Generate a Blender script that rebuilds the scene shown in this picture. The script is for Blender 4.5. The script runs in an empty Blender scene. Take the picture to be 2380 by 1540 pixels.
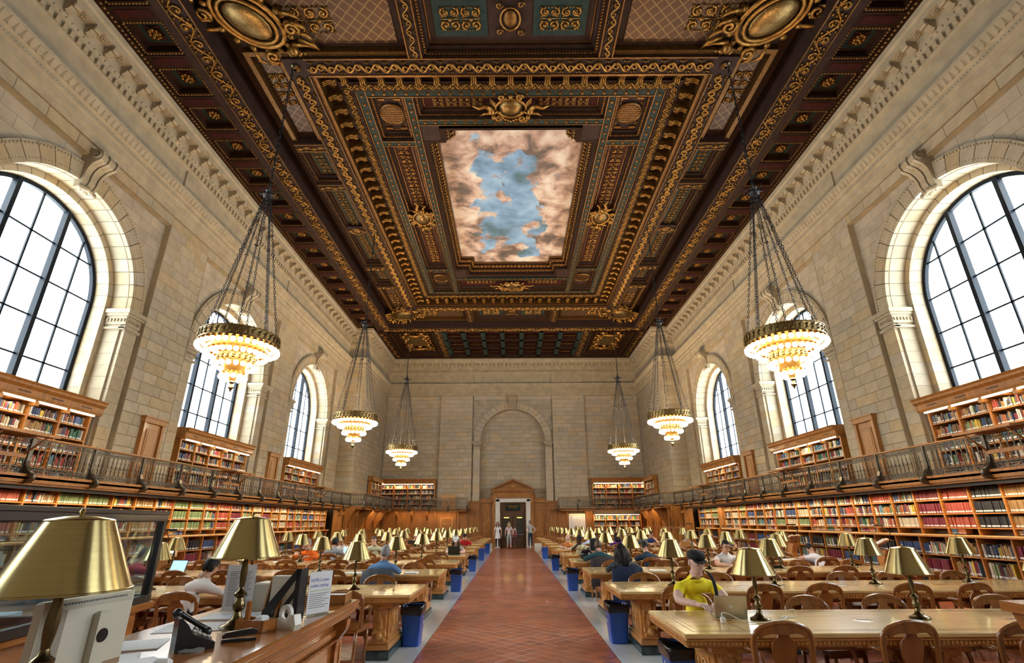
import bpy, math, random
import numpy as np
from mathutils import Matrix, Vector
PI = math.pi
rnd = random.Random(7)
SC = bpy.context.scene
COL = SC.collection
# ------------------------------------------------------------------ camera, world, exposure
CAM_H = 1.63
pitch, roll = math.radians(20.64), math.radians(0.32)
F = Vector((0, math.cos(pitch), math.sin(pitch)))
U0 = Vector((0, -math.sin(pitch), math.cos(pitch)))
R0 = Vector((1, 0, 0))
RR = (R0*math.cos(roll) - U0*math.sin(roll)); UU = (R0*math.sin(roll) + U0*math.cos(roll))
cam_data = bpy.data.cameras.new('camera'); cam = bpy.data.objects.new('camera', cam_data); COL.objects.link(cam)
mw = Matrix.Identity(4)
for i in range(3):
    mw[i][0], mw[i][1], mw[i][2] = RR[i], UU[i], -F[i]
mw[0][3], mw[1][3], mw[2][3] = 0.0, 0.0, CAM_H
cam.matrix_world = mw
cam_data.sensor_width = 36; cam_data.sensor_fit = 'HORIZONTAL'; cam_data.lens = 1176/2380*36
cam_data.clip_start = 0.05; cam_data.clip_end = 500
SC.camera = cam
SC.view_settings.view_transform = 'Standard'; SC.view_settings.look = 'None'
SC.view_settings.gamma = 1; SC.view_settings.use_curve_mapping = False
SC.view_settings.exposure = 1.15
world = bpy.data.worlds.new('sky'); SC.world = world; world.use_nodes = True
wn = world.node_tree; wn.nodes.clear()
wo = wn.nodes.new('ShaderNodeOutputWorld'); wb = wn.nodes.new('ShaderNodeBackground')
wb.inputs[0].default_value = (0.86, 0.95, 1.0, 1); wb.inputs[1].default_value = 7.5
wn.links.new(wb.outputs[0], wo.inputs[0])
cy = SC.cycles
cy.max_bounces = 6; cy.diffuse_bounces = 4; cy.glossy_bounces = 3; cy.transmission_bounces = 3; cy.transparent_max_bounces = 12
cy.caustics_reflective = False; cy.caustics_refractive = False
cy.use_denoising = True
try: cy.denoiser = 'OPENIMAGEDENOISE'
except Exception: pass
cy.sample_clamp_indirect = 6.0
cy.use_adaptive_sampling = True; cy.adaptive_threshold = 0.03
WARM = (1.0, 0.76, 0.47)
def light_obj(name, kind, loc, energy, color, size=0.1, size_y=None, rot=(0,0,0), portal=False):
    L = bpy.data.lights.new(name, kind); L.energy = energy; L.color = color
    if kind == 'AREA':
        L.shape = 'RECTANGLE'; L.size = size; L.size_y = size_y or size
        if portal: L.cycles.is_portal = True
    elif kind == 'POINT': L.shadow_soft_size = size
    o = bpy.data.objects.new(name, L); o.location = loc; o.rotation_euler = rot; COL.objects.link(o)
    return o
# window centres (left side, right side) and the bays they belong to
WIN_L = [2.6, 10.5, 18.4, 26.3]
WIN_R = [2.8, 10.7, 18.6, 26.5]
for s, ws in ((-1, WIN_L), (1, WIN_R)):
    for y in ws:
        light_obj('window_portal', 'AREA', (s*11.75, y, 7.1), 1, (1,1,1), 4.6, 5.2, (PI/2, 0, s*PI/2), True)
CHANDELIERS = [(s*6.0, y) for y in (10.5, 19.25, 27.9) for s in (-1, 1)]
for x, y in CHANDELIERS:
    light_obj('chandelier_light', 'POINT', (x, y, 4.95), 360 if y<12 else (620 if y<24 else 1150), WARM, 0.35)

# ------------------------------------------------------------------ geometry builder
def rotz(a): return Matrix.Rotation(a, 4, 'Z')
def T(x, y, z): return Matrix.Translation((x, y, z))
class MB:
    def __init__(self): self.v=[]; self.f=[]; self.m=[]; self.c=[]; self.s=[]; self.M=None
    def add(self, vs, fs, mat=0, col=None, smooth=False, M=None):
        n = len(self.v)
        A = M if M is not None else self.M
        if M is not None and self.M is not None: A = self.M @ M
        if A is not None:
            a = np.array(A); w = np.asarray(vs, float) @ a[:3,:3].T + a[:3,3]
            self.v.extend(w.tolist())
        else: self.v.extend([tuple(p) for p in vs])
        for f in fs:
            self.f.append(tuple(i+n for i in f)); self.m.append(mat); self.s.append(smooth)
            self.c.append(col)
        return self
    def box(self, x0, y0, z0, x1, y1, z1, mat=0, col=None, M=None, b=0.0):
        if b <= 0:
            vs=[(x0,y0,z0),(x1,y0,z0),(x1,y1,z0),(x0,y1,z0),(x0,y0,z1),(x1,y0,z1),(x1,y1,z1),(x0,y1,z1)]
            return self.add(vs, [(0,3,2,1),(4,5,6,7),(0,1,5,4),(1,2,6,5),(2,3,7,6),(3,0,4,7)], mat, col, False, M)
        vs=[]
        for z,i in ((z0,b),(z0+b,0),(z1-b,0),(z1,b)):
            vs += [(x0+i,y0+i,z),(x1-i,y0+i,z),(x1-i,y1-i,z),(x0+i,y1-i,z)]
        fs=[(0,3,2,1),(12,13,14,15)]
        for k in range(3):
            for j in range(4): fs.append((4*k+j,4*k+(j+1)%4,4*k+4+(j+1)%4,4*k+4+j))
        return self.add(vs, fs, mat, col, False, M)
    def prism(self, poly, a, b, axis='x', mat=0, col=None, M=None, smooth=False):
        # poly of (p,q); axis x -> (t,p,q), y -> (p,t,q), z -> (p,q,t)
        n=len(poly)
        def P(t,p,q): return (t,p,q) if axis=='x' else ((p,t,q) if axis=='y' else (p,q,t))
        vs=[P(a,*p) for p in poly]+[P(b,*p) for p in poly]
        fs=[tuple(range(n))[::-1], tuple(range(n,2*n))]
        self.add(vs, fs, mat, col, False, M)
        return self.add(vs, [(i,(i+1)%n,n+(i+1)%n,n+i) for i in range(n)], mat, col, smooth, M)
    def lathe(self, prof, cx=0, cy=0, n=16, mat=0, col=None, M=None, smooth=True, close=False, a0=0, a1=2*PI, sx=1, sy=1):
        if smooth is True and len(prof)>2:      # keep profile corners crisp: split the lathe at sharp turns
            cuts=[0]
            for j in range(1,len(prof)-1):
                a=Vector((prof[j][0]-prof[j-1][0],prof[j][1]-prof[j-1][1])); b=Vector((prof[j+1][0]-prof[j][0],prof[j+1][1]-prof[j][1]))
                if a.length>1e-7 and b.length>1e-7 and a.angle(b)>.75: cuts.append(j)
            cuts.append(len(prof)-1)
            if len(cuts)>2:
                for p_,q_ in zip(cuts[:-1],cuts[1:]): self.lathe(prof[p_:q_+1],cx,cy,n,mat,col,M,2 if True else 1,close,a0,a1,sx,sy)
                return self
        full = abs(a1-a0-2*PI) < 1e-6
        smooth=bool(smooth)
        k = n if full else n+1
        vs=[]
        for r,z in prof:
            for i in range(k):
                t=a0+(a1-a0)*i/n; vs.append((cx+sx*r*math.cos(t), cy+sy*r*math.sin(t), z))
        fs=[]
        for j in range(len(prof)-1):
            for i in range(n):
                i2=(i+1)%k
                fs.append((j*k+i, j*k+i2, (j+1)*k+i2, (j+1)*k+i))
        return self.add(vs, fs, mat, col, smooth, M)
    def tube(self, path, r, n=6, mat=0, col=None, M=None, caps=True, flat=1.0, up=None, smooth=True, closed=False):
        P=[Vector(p) for p in path]; m=len(P)
        rs = r if isinstance(r,(list,tuple)) else [r]*m
        vs=[]; prev=Vector(up) if up else None
        for i,p in enumerate(P):
            if closed: d=P[(i+1)%m]-P[i-1]
            else: d=(P[min(i+1,m-1)]-P[max(i-1,0)])
            if d.length<1e-9: d=Vector((0,0,1))
            d.normalize()
            if prev is None: prev=Vector((0,0,1)) if abs(d.z)<.9 else Vector((1,0,0))
            a=prev-d*prev.dot(d)
            if a.length<1e-6: a=d.orthogonal()
            a.normalize(); b=d.cross(a)
            if not up: prev=a
            for k in range(n):
                t=2*PI*k/n; q=p+a*(math.cos(t)*rs[i])+b*(math.sin(t)*rs[i]*flat); vs.append(tuple(q))
        fs=[]
        for i in range(m if closed else m-1):
            i2=(i+1)%m
            for k in range(n): fs.append((i*n+k, i*n+(k+1)%n, i2*n+(k+1)%n, i2*n+k))
        if caps and not closed: fs += [tuple(range(n))[::-1], tuple(range((m-1)*n, m*n))]
        return self.add(vs, fs, mat, col, smooth, M)
    def ball(self, c, r, n=8, m=5, mat=0, col=None, M=None, sx=1, sy=1, sz=1, half=False):
        prof=[]; lo = 0 if half else -PI/2
        vs=[]
        for j in range(m+1):
            t=lo+(PI/2-lo)*j/m
            for i in range(n):
                p=2*PI*i/n; vs.append((c[0]+sx*r*math.cos(t)*math.cos(p), c[1]+sy*r*math.cos(t)*math.sin(p), c[2]+sz*r*math.sin(t)))
        fs=[]
        for j in range(m):
            for i in range(n): fs.append((j*n+i,j*n+(i+1)%n,(j+1)*n+(i+1)%n,(j+1)*n+i))
        return self.add(vs, fs, mat, col, True, M)
    def nub(self, c, r, h, mat=0, col=None, M=None, sx=1, sy=1):   # low-poly stud pointing to -z
        x,y,z=c
        vs=[(x-r*sx,y-r*sy,z),(x+r*sx,y-r*sy,z),(x+r*sx,y+r*sy,z),(x-r*sx,y+r*sy,z),(x-.5*r*sx,y-.5*r*sy,z-h),(x+.5*r*sx,y-.5*r*sy,z-h),(x+.5*r*sx,y+.5*r*sy,z-h),(x-.5*r*sx,y+.5*r*sy,z-h)]
        return self.add(vs, [(4,5,6,7),(0,1,5,4),(1,2,6,5),(2,3,7,6),(3,0,4,7)], mat, col, False, M)
    def mesh(self, name, mats):
        me=bpy.data.meshes.new(name)
        me.from_pydata(self.v, [], self.f)
        for m in mats: me.materials.append(m)
        if self.m: 
            me.polygons.foreach_set('material_index', self.m)
            me.polygons.foreach_set('use_smooth', self.s)
        if any(c is not None for c in self.c):
            at=me.attributes.new('col','FLOAT_COLOR','FACE')
            arr=np.array([(c if len(c)==4 else (*c,1)) if c is not None else (1,1,1,1) for c in self.c],dtype=np.float32).ravel()
            at.data.foreach_set('color', arr)
        me.update()
        return me
    def build(self, name, mats, parent=None, kind=None, label=None, loc=None):
        if not isinstance(mats,(list,tuple)): mats=[mats]
        o=bpy.data.objects.new(name, self.mesh(name, mats)); COL.objects.link(o)
        if parent is not None: o.parent=parent
        if kind: o['kind']=kind
        if label: o['label']=label
        if loc is not None: o.location=loc
        return o
def put(name, mesh, parent=None, M=None, label=None, color=None, kind=None):
    o=bpy.data.objects.new(name, mesh); COL.objects.link(o)
    if parent is not None: o.parent=parent
    if M is not None: o.matrix_local=M
    if label: o['label']=label
    if color: o.color=(*color[:3],1)
    if kind: o['kind']=kind
    return o
def thing(name, label, cat, loc=(0,0,0), rz=0, group=None):
    o=bpy.data.objects.new(name,None); COL.objects.link(o); o.empty_display_size=.1
    o.location=loc; o.rotation_euler=(0,0,rz); o['label']=label; o['category']=cat
    if group: o['group']=group
    return o
def tag(o,label,cat,group=None):
    o['label']=label; o['category']=cat
    if group: o['group']=group
    return o
def struct(o): o['kind']='structure'; return o
def copy_tree(o, parent=None, M=None):
    c=o.copy(); COL.objects.link(c)
    if parent is not None: c.parent=parent
    for ch in o.children: copy_tree(ch, c)
    return c
ORD=['first','second','third','fourth','fifth','sixth','seventh','eighth','ninth','tenth','eleventh','twelfth','thirteenth','fourteenth','fifteenth','sixteenth','seventeenth','eighteenth','nineteenth','twentieth']
def ordn(i):
    if i<20: return ORD[i]
    n=i+1; suf='th' if 10<=n%100<=20 else {1:'st',2:'nd',3:'rd'}.get(n%10,'th'); return f'{n}{suf}'
def project(x,y,z):
    d=Vector((x,y,z))-Vector((0,0,CAM_H)); zc=d.dot(F)
    if zc<0.05: return None
    return 1190+1176*d.dot(RR)/zc, 770-1176*d.dot(UU)/zc, 1176/zc

# ------------------------------------------------------------------ materials
def new_mat(name):
    m=bpy.data.materials.new(name); m.use_nodes=True; nt=m.node_tree; return m, nt, nt.nodes['Principled BSDF']
def base_sock(nt, src, col):
    """colour socket from constant, face attribute or object colour"""
    if src=='attr':
        n=nt.nodes.new('ShaderNodeAttribute'); n.attribute_name='col'; return n.outputs['Color']
    if src=='obj':
        n=nt.nodes.new('ShaderNodeObjectInfo'); return n.outputs['Color']
    n=nt.nodes.new('ShaderNodeRGB'); n.outputs[0].default_value=(*col,1); return n.outputs[0]
def mat(name, col=(.8,.8,.8), rough=.5, metal=0, src=None, nscale=0, namt=0.0, stretch=(1,1,1), bump=0, emit=None, estr=0, spec=.5, coat=0, detail=4, alpha=None, sheen=0, rand=0):
    m,nt,p=new_mat(name)
    c=base_sock(nt,src,col)
    if rand:
        oi=nt.nodes.new('ShaderNodeObjectInfo'); mr=nt.nodes.new('ShaderNodeMapRange')
        mr.inputs[3].default_value=1-rand; mr.inputs[4].default_value=1+rand; nt.links.new(oi.outputs['Random'],mr.inputs[0])
        mx=nt.nodes.new('ShaderNodeVectorMath'); mx.operation='SCALE'; nt.links.new(c,mx.inputs[0]); nt.links.new(mr.outputs[0],mx.inputs['Scale']); c=mx.outputs[0]
    if nscale:
        tc=nt.nodes.new('ShaderNodeTexCoord'); mp=nt.nodes.new('ShaderNodeMapping'); mp.inputs['Scale'].default_value=stretch
        nz=nt.nodes.new('ShaderNodeTexNoise'); nz.inputs['Scale'].default_value=nscale; nz.inputs['Detail'].default_value=detail; nz.inputs['Roughness'].default_value=.6
        nt.links.new(tc.outputs['Object'],mp.inputs[0]); nt.links.new(mp.outputs[0],nz.inputs['Vector'])
        if namt:
            mr=nt.nodes.new('ShaderNodeMapRange'); mr.inputs[1].default_value=.3; mr.inputs[2].default_value=.7
            mr.inputs[3].default_value=1-namt; mr.inputs[4].default_value=1+namt
            nt.links.new(nz.outputs['Fac'],mr.inputs[0])
            mx=nt.nodes.new('ShaderNodeVectorMath'); mx.operation='SCALE'; nt.links.new(c,mx.inputs[0]); nt.links.new(mr.outputs[0],mx.inputs['Scale']); c=mx.outputs[0]
        if bump:
            bp=nt.nodes.new('ShaderNodeBump'); bp.inputs['Strength'].default_value=bump; bp.inputs['Distance'].default_value=.01
            nt.links.new(nz.outputs['Fac'],bp.inputs['Height']); nt.links.new(bp.outputs[0],p.inputs['Normal'])
    nt.links.new(c,p.inputs['Base Color'])
    p.inputs['Roughness'].default_value=rough; p.inputs['Metallic'].default_value=metal
    p.inputs['Specular IOR Level'].default_value=spec
    if coat: p.inputs['Coat Weight'].default_value=coat; p.inputs['Coat Roughness'].default_value=.08
    if sheen: p.inputs['Sheen Weight'].default_value=sheen
    if emit: p.inputs['Emission Color'].default_value=(*emit,1); p.inputs['Emission Strength'].default_value=estr
    return m
def glass_mat(name, tint=(1,1,1), refl=.06, rough=.02):
    m=bpy.data.materials.new(name); m.use_nodes=True; nt=m.node_tree; nt.nodes.clear()
    o=nt.nodes.new('ShaderNodeOutputMaterial'); mx=nt.nodes.new('ShaderNodeMixShader'); t=nt.nodes.new('ShaderNodeBsdfTransparent'); g=nt.nodes.new('ShaderNodeBsdfGlossy')
    t.inputs[0].default_value=(*tint,1); g.inputs['Roughness'].default_value=rough; mx.inputs[0].default_value=refl
    nt.links.new(t.outputs[0],mx.inputs[1]); nt.links.new(g.outputs[0],mx.inputs[2]); nt.links.new(mx.outputs[0],o.inputs[0]); return m
def ashlar_mat(name, cdir):
    """stone courses for curved or remote surfaces; cdir 'x' or 'y' = horizontal direction of the wall"""
    m,nt,p=new_mat(name)
    tc=nt.nodes.new('ShaderNodeTexCoord'); sp=nt.nodes.new('ShaderNodeSeparateXYZ'); cb=nt.nodes.new('ShaderNodeCombineXYZ')
    nt.links.new(tc.outputs['Object'],sp.inputs[0])
    nt.links.new(sp.outputs['X' if cdir=='x' else 'Y'],cb.inputs[0]); nt.links.new(sp.outputs['Z'],cb.inputs[1])
    br=nt.nodes.new('ShaderNodeTexBrick'); br.inputs['Scale'].default_value=1; br.inputs['Brick Width'].default_value=.78; br.inputs['Row Height'].default_value=.31
    br.inputs['Mortar Size'].default_value=.006; br.inputs['Mortar Smooth'].default_value=.2
    br.inputs['Color1'].default_value=(.46,.385,.28,1); br.inputs['Color2'].default_value=(.385,.32,.235,1); br.inputs['Mortar'].default_value=(.20,.17,.13,1)
    nt.links.new(cb.outputs[0],br.inputs['Vector'])
    nz=nt.nodes.new('ShaderNodeTexNoise'); nz.inputs['Scale'].default_value=2.2; nz.inputs['Detail'].default_value=5; nt.links.new(tc.outputs['Object'],nz.inputs['Vector'])
    mr=nt.nodes.new('ShaderNodeMapRange'); mr.inputs[1].default_value=.3; mr.inputs[2].default_value=.7; mr.inputs[3].default_value=.85; mr.inputs[4].default_value=1.13
    nt.links.new(nz.outputs['Fac'],mr.inputs[0])
    sc=nt.nodes.new('ShaderNodeVectorMath'); sc.operation='SCALE'; nt.links.new(br.outputs['Color'],sc.inputs[0]); nt.links.new(mr.outputs[0],sc.inputs['Scale'])
    nt.links.new(sc.outputs[0],p.inputs['Base Color']); p.inputs['Roughness'].default_value=.85
    bp=nt.nodes.new('ShaderNodeBump'); bp.inputs['Distance'].default_value=.006; bp.inputs['Strength'].default_value=.6; bp.invert=True
    nt.links.new(br.outputs['Fac'],bp.inputs['Height']); nt.links.new(bp.outputs[0],p.inputs['Normal'])
    return m
STONE_C=(.41,.335,.225)
M={}
M['stone']=mat('limestone',STONE_C,.85,nscale=2.5,namt=.14,bump=.15,spec=.3,rand=.04)
M['stone_attr']=mat('limestone_blocks',STONE_C,.85,src='attr',nscale=3,namt=.10,bump=.15,spec=.3)
M['stone_obj']=mat('limestone_block',STONE_C,.85,src='obj',nscale=3,namt=.10,bump=.15,spec=.3)
M['mortar']=mat('mortar',(.27,.22,.155),.95)
M['ash_x']=ashlar_mat('ashlar_x','x'); M['ash_y']=ashlar_mat('ashlar_y','y')
M['oak']=mat('oak_panelling',(.33,.135,.028),.42,nscale=5,namt=.30,stretch=(3,3,.35),bump=.05,coat=.15)
M['oak_l']=mat('honey_oak',(.52,.24,.062),.35,nscale=6,namt=.25,stretch=(.6,4,4),bump=.03,coat=.3)
M['oak_top']=mat('varnished_table_oak',(.74,.50,.21),.22,nscale=4,namt=.16,stretch=(.35,3,3),coat=.5)
M['chair']=mat('chair_wood',(.27,.095,.018),.30,nscale=9,namt=.25,stretch=(2,2,.6),coat=.4,rand=.18)
M['desk']=mat('desk_mahogany',(.34,.115,.022),.25,nscale=5,namt=.25,stretch=(4,.5,4),coat=.5)
M['shelf']=mat('shelf_wood',(.42,.165,.030),.45,nscale=5,namt=.25,stretch=(3,.4,3))
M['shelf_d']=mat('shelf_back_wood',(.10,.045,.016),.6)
M['iron']=mat('dark_bronze_iron',(.13,.11,.085),.35,metal=.85,nscale=20,namt=.3)
M['chain']=mat('dark_chain_iron',(.03,.03,.032),.5,metal=.6)
M['black']=mat('black_plastic',(.012,.012,.014),.3)
M['blackm']=mat('black_frame_paint',(.012,.012,.014),.35,coat=.2)
M['brass']=mat('brushed_brass',(.50,.39,.17),.27,metal=1,nscale=3,namt=.06,stretch=(.6,.6,40),rand=.08)
M['brass_d']=mat('aged_brass',(.16,.115,.055),.28,metal=1,nscale=15,namt=.25)
M['gold']=mat('gilding',(.29,.145,.033),.36,metal=.85,nscale=9,namt=.35,bump=.2)
M['gold_d']=mat('dull_gilding',(.16,.075,.019),.42,metal=.75,nscale=9,namt=.35,bump=.2)
M['wood_d']=mat('dark_ceiling_wood',(.024,.0085,.0035),.6,nscale=4,namt=.35,stretch=(1,1,1),spec=.15)
M['wood_p']=mat('mauve_brown_beam_paint',(.034,.017,.013),.6,nscale=4,namt=.3,spec=.15)
M['teal']=mat('teal_green_paint',(.018,.032,.028),.6,nscale=6,namt=.3,spec=.15)
M['maroon']=mat('maroon_paint',(.040,.007,.006),.6,nscale=6,namt=.3,spec=.15)
M['bronzeband']=mat('pierced_bronze',(.22,.14,.05),.35,metal=.9,nscale=30,namt=.5,bump=.4)
M['tile_attr']=mat('terracotta_tiles',(.3,.1,.05),.33,src='attr',nscale=5,namt=.12,coat=.25)
M['tile_obj']=mat('terracotta_tile',(.3,.1,.05),.33,src='obj',nscale=5,namt=.12,coat=.25)
M['grout']=mat('grey_grout',(.17,.085,.06),.7)
M['marble']=mat('pale_marble',(.74,.78,.78),.16,nscale=7,namt=.07,coat=.4)
M['marble_w']=mat('white_marble',(.74,.72,.69),.3,nscale=3,namt=.06)
M['marble_g']=mat('dark_green_marble',(.03,.05,.05),.2,nscale=12,namt=.7)
M['frame']=mat('window_iron',(.006,.009,.014),.5,spec=.15)
M['glass']=glass_mat('window_glass',(.97,.99,1),.05)
M['cglass']=glass_mat('case_glass',(.86,.93,.96),.09)
M['acryl']=glass_mat('clear_acrylic',(.93,.96,.97),.10)
M['book_o']=mat('book_cover',(.5,.5,.5),.55,src='obj'); M['book_a']=mat('book_covers',(.5,.5,.5),.55,src='attr')
M['label']=mat('white_spine_label',(.75,.74,.70),.6); M['pages']=mat('page_edges',(.62,.56,.44),.8)
M['white']=mat('white_paper',(.80,.81,.84),.7); M['paper2']=mat('cream_paper',(.78,.74,.62),.7)
M['bin']=mat('blue_bin_plastic',(.010,.075,.42),.35); M['liner']=mat('black_bin_liner',(.008,.008,.010),.18,nscale=14,bump=.8)
M['bulb']=mat('lit_bulb_glass',(1,.9,.7),.3,emit=(1,.86,.60),estr=16)
M['tubelight']=mat('fluorescent_tube',(1,1,1),.3,emit=(1,.85,.6),estr=3.2)
for k in ('bulb','tubelight'): M[k].cycles.emission_sampling='NONE'
M['silver']=mat('aluminium_shell',(.58,.56,.52),.30,metal=.8)
M['cream']=mat('cream_plastic',(.62,.58,.47),.35,coat=.2); M['grey']=mat('grey_plastic',(.25,.25,.25),.4)
M['cable']=mat('white_cable',(.75,.75,.73),.4)
for k_ in ('brass','brass_d'):
    nt_=M[k_].node_tree; p_=nt_.nodes['Principled BSDF']; tg=nt_.nodes.new('ShaderNodeTangent'); tg.direction_type='RADIAL'; tg.axis='Z'
    p_.inputs['Anisotropic'].default_value=.85 if k_=='brass' else .4; p_.inputs['Anisotropic Rotation'].default_value=.25; nt_.links.new(tg.outputs[0],p_.inputs['Tangent'])
def painting():
    m,nt,p=new_mat('painted_clouds')
    tc=nt.nodes.new('ShaderNodeTexCoord')
    def noise(s,d,off,dist=0.0):
        mp=nt.nodes.new('ShaderNodeMapping'); mp.inputs['Location'].default_value=off; n=nt.nodes.new('ShaderNodeTexNoise'); n.inputs['Scale'].default_value=s; n.inputs['Detail'].default_value=d
        n.inputs['Distortion'].default_value=dist; n.inputs['Roughness'].default_value=.58
        nt.links.new(tc.outputs['Object'],mp.inputs[0]); nt.links.new(mp.outputs[0],n.inputs['Vector']); return n.outputs['Fac']
    def ramp(f,st):
        r=nt.nodes.new('ShaderNodeValToRGB'); e=r.color_ramp.elements
        while len(e)<len(st): e.new(.5)
        for i,(q,c) in enumerate(st): e[i].position=q; e[i].color=(*c,1)
        nt.links.new(f,r.inputs[0]); return r.outputs[0]
    def mix(f,a,b):
        x=nt.nodes.new('ShaderNodeMix'); x.data_type='RGBA'; nt.links.new(f,x.inputs[0]); nt.links.new(a,x.inputs[6]); nt.links.new(b,x.inputs[7]); return x.outputs[2]
    cl=ramp(noise(.95,9,(5,3,1),.35),[(.30,(.06,.05,.045)),(.40,(.15,.105,.085)),(.49,(.40,.26,.20)),(.56,(.55,.42,.34)),(.63,(.64,.56,.47)),(.72,(.66,.64,.56))])
    sk=ramp(noise(.6,3,(1,7,2)),[(.35,(.07,.14,.18)),(.5,(.17,.30,.48)),(.65,(.28,.44,.62))])
    # distance from the middle: clouds crowd the rim, blue opens down the centre
    sp=nt.nodes.new('ShaderNodeSeparateXYZ'); nt.links.new(tc.outputs['Object'],sp.inputs[0])
    def m2(op,a,b=None,v=None):
        n=nt.nodes.new('ShaderNodeMath'); n.operation=op; nt.links.new(a,n.inputs[0])
        if b is not None: nt.links.new(b,n.inputs[1])
        if v is not None: n.inputs[1].default_value=v
        return n.outputs[0]
    ax=m2('ABSOLUTE',m2('MULTIPLY',sp.outputs['X'],v=1/2.6)); ay=m2('ABSOLUTE',m2('MULTIPLY',sp.outputs['Y'],v=1/5.4))
    rim=m2('MAXIMUM',m2('POWER',ax,v=1.6),m2('POWER',ay,v=3.0))
    nn=noise(.75,7,(2.3,.4,0),.3)
    q=m2('ADD',m2('MULTIPLY',nn,v=2.3),rim)
    cov=ramp(q,[(0,(0,0,0)),(.66,(0,0,0)),(.71,(1,1,1)),(1,(1,1,1))])
    nt.nodes[-1]
    fac=nt.nodes.new('ShaderNodeMapRange'); fac.inputs[1].default_value=1.37; fac.inputs[2].default_value=1.49; nt.links.new(q,fac.inputs[0])
    out=mix(fac.outputs[0],sk,cl)
    nt.links.new(out,p.inputs['Base Color']); p.inputs['Roughness'].default_value=.7
    return m
M['painting']=painting()
def lattice():
    m,nt,p=new_mat('gilt_lattice'); tc=nt.nodes.new('ShaderNodeTexCoord'); mp=nt.nodes.new('ShaderNodeMapping'); mp.inputs['Rotation'].default_value=(0,0,PI/4); mp.inputs['Scale'].default_value=(4.2,4.2,4.2)
    vo=nt.nodes.new('ShaderNodeTexBrick'); vo.offset=0; vo.inputs['Brick Width'].default_value=1; vo.inputs['Row Height'].default_value=1; vo.inputs['Scale'].default_value=1; vo.inputs['Mortar Size'].default_value=.07
    vo.inputs['Color1'].default_value=(.06,.027,.012,1); vo.inputs['Color2'].default_value=(.075,.034,.014,1); vo.inputs['Mortar'].default_value=(.16,.10,.04,1)
    nt.links.new(tc.outputs['Object'],mp.inputs[0]); nt.links.new(mp.outputs[0],vo.inputs['Vector']); nt.links.new(vo.outputs['Color'],p.inputs['Base Color']); p.inputs['Roughness'].default_value=.4; p.inputs['Metallic'].default_value=.4
    return m
M['lattice']=lattice()
def cloth(name,c,rough=.85,**k): return mat(name,c,rough,nscale=40,namt=.10,bump=.15,**k)
# ------------------------------------------------------------------ pieces (stones, tiles ...) : largest ones single, the rest joined
PIECES={}
def piece(key, v, f, col):
    c=np.mean(np.array(v),axis=0); q=project(*c)
    size=0
    if q and -40<q[0]<2420 and -40<q[1]<1580:
        pts=[project(*p) for p in v[:8]]
        if all(pts): size=(max(p[0] for p in pts)-min(p[0] for p in pts))*(max(p[1] for p in pts)-min(p[1] for p in pts))
    PIECES.setdefault(key,[]).append((size,v,f,col,c))
def tint(key,f):
    PIECES[key]=[(s,v,fc,(c[0]*f[0],c[1]*f[1],c[2]*f[2]),cc) for s,v,fc,c,cc in PIECES[key]]
def flush_pieces(key, parent, name, mat_o, mat_a, limit=290, stuffname=None):
    L=sorted(PIECES.pop(key,[]), key=lambda t:-t[0])
    rest=MB()
    for i,(s,v,f,col,c) in enumerate(L):
        if i<limit and s>60:
            me=bpy.data.meshes.new(name); me.from_pydata([tuple(np.array(p)-c) for p in v],[],f); me.materials.append(mat_o)
            o=bpy.data.objects.new(name,me); COL.objects.link(o); o.parent=parent; o.location=c; o.color=(*col,1)
        else: rest.add(v,f,0,col)
    if rest.v: rest.build(stuffname or name, mat_a, parent, kind='stuff')
def stone_col(lo=.90, hi=1.09):
    k=rnd.uniform(lo,hi); t=rnd.random(); r,g,b=STONE_C
    if t<.16: return (r*k*1.04,g*k*.97,b*k*.86)
    if t<.34: return (r*k*.97,g*k*1.0,b*k*1.10)
    return (r*k,g*k,b*k)
def block_geo(u0,u1,z0,z1,d,th,mapf,g=.0035,b=.009):
    """a dressed block on a wall plane; mapf(u,z,d)->xyz, d grows into the wall"""
    u0+=g;u1-=g;z0+=g;z1-=g
    v=[mapf(u0,z0,d+b),mapf(u1,z0,d+b),mapf(u1,z1,d+b),mapf(u0,z1,d+b),
       mapf(u0+b,z0+b,d),mapf(u1-b,z0+b,d),mapf(u1-b,z1-b,d),mapf(u0+b,z1-b,d),
       mapf(u0,z0,d+th),mapf(u1,z0,d+th),mapf(u1,z1,d+th),mapf(u0,z1,d+th)]
    f=[(4,5,6,7)]+[(i,(i+1)%4,4+(i+1)%4,4+i) for i in range(4)]+[(8+i,8+(i+1)%4,(i+1)%4,i) for i in range(4)]
    return v,f
def blockwork(key,u0,u1,z0,z1,d,mapf,course=.305,wmin=.5,wmax=.95,th=.05):
    n=max(1,round((z1-z0)/course)); h=(z1-z0)/n
    for r in range(n):
        u=u0-(rnd.random()*.5 if u1-u0>1.2 else 0); 
        while u<u1-1e-6:
            w=rnd.uniform(wmin,wmax); a=max(u,u0); e=min(u+w,u1)
            if u1-e<.22: e=u1; u=u1
            else: u+=w
            if e-a>.08:
                v,f=block_geo(a,e,z0+r*h,z0+(r+1)*h,d,th,mapf); piece(key,v,f,stone_col())
def wedge(r0,r1,a0,a1,d0,d1,zc,mapf,n=2,g=.004):
    v=[];f=[]
    a0+=g;a1-=g
    for i in range(n+1):
        a=a0+(a1-a0)*i/n
        for r,d in ((r0,d0),(r1,d0),(r1,d1),(r0,d1)): v.append(mapf(r*math.cos(a),zc+r*math.sin(a),d))
    for i in range(n):
        for k in range(4): f.append((4*i+k,4*i+(k+1)%4,4*i+4+(k+1)%4,4*i+4+k))
    f+= [(3,2,1,0),tuple(4*n+k for k in range(4))]
    return v,f
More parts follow.
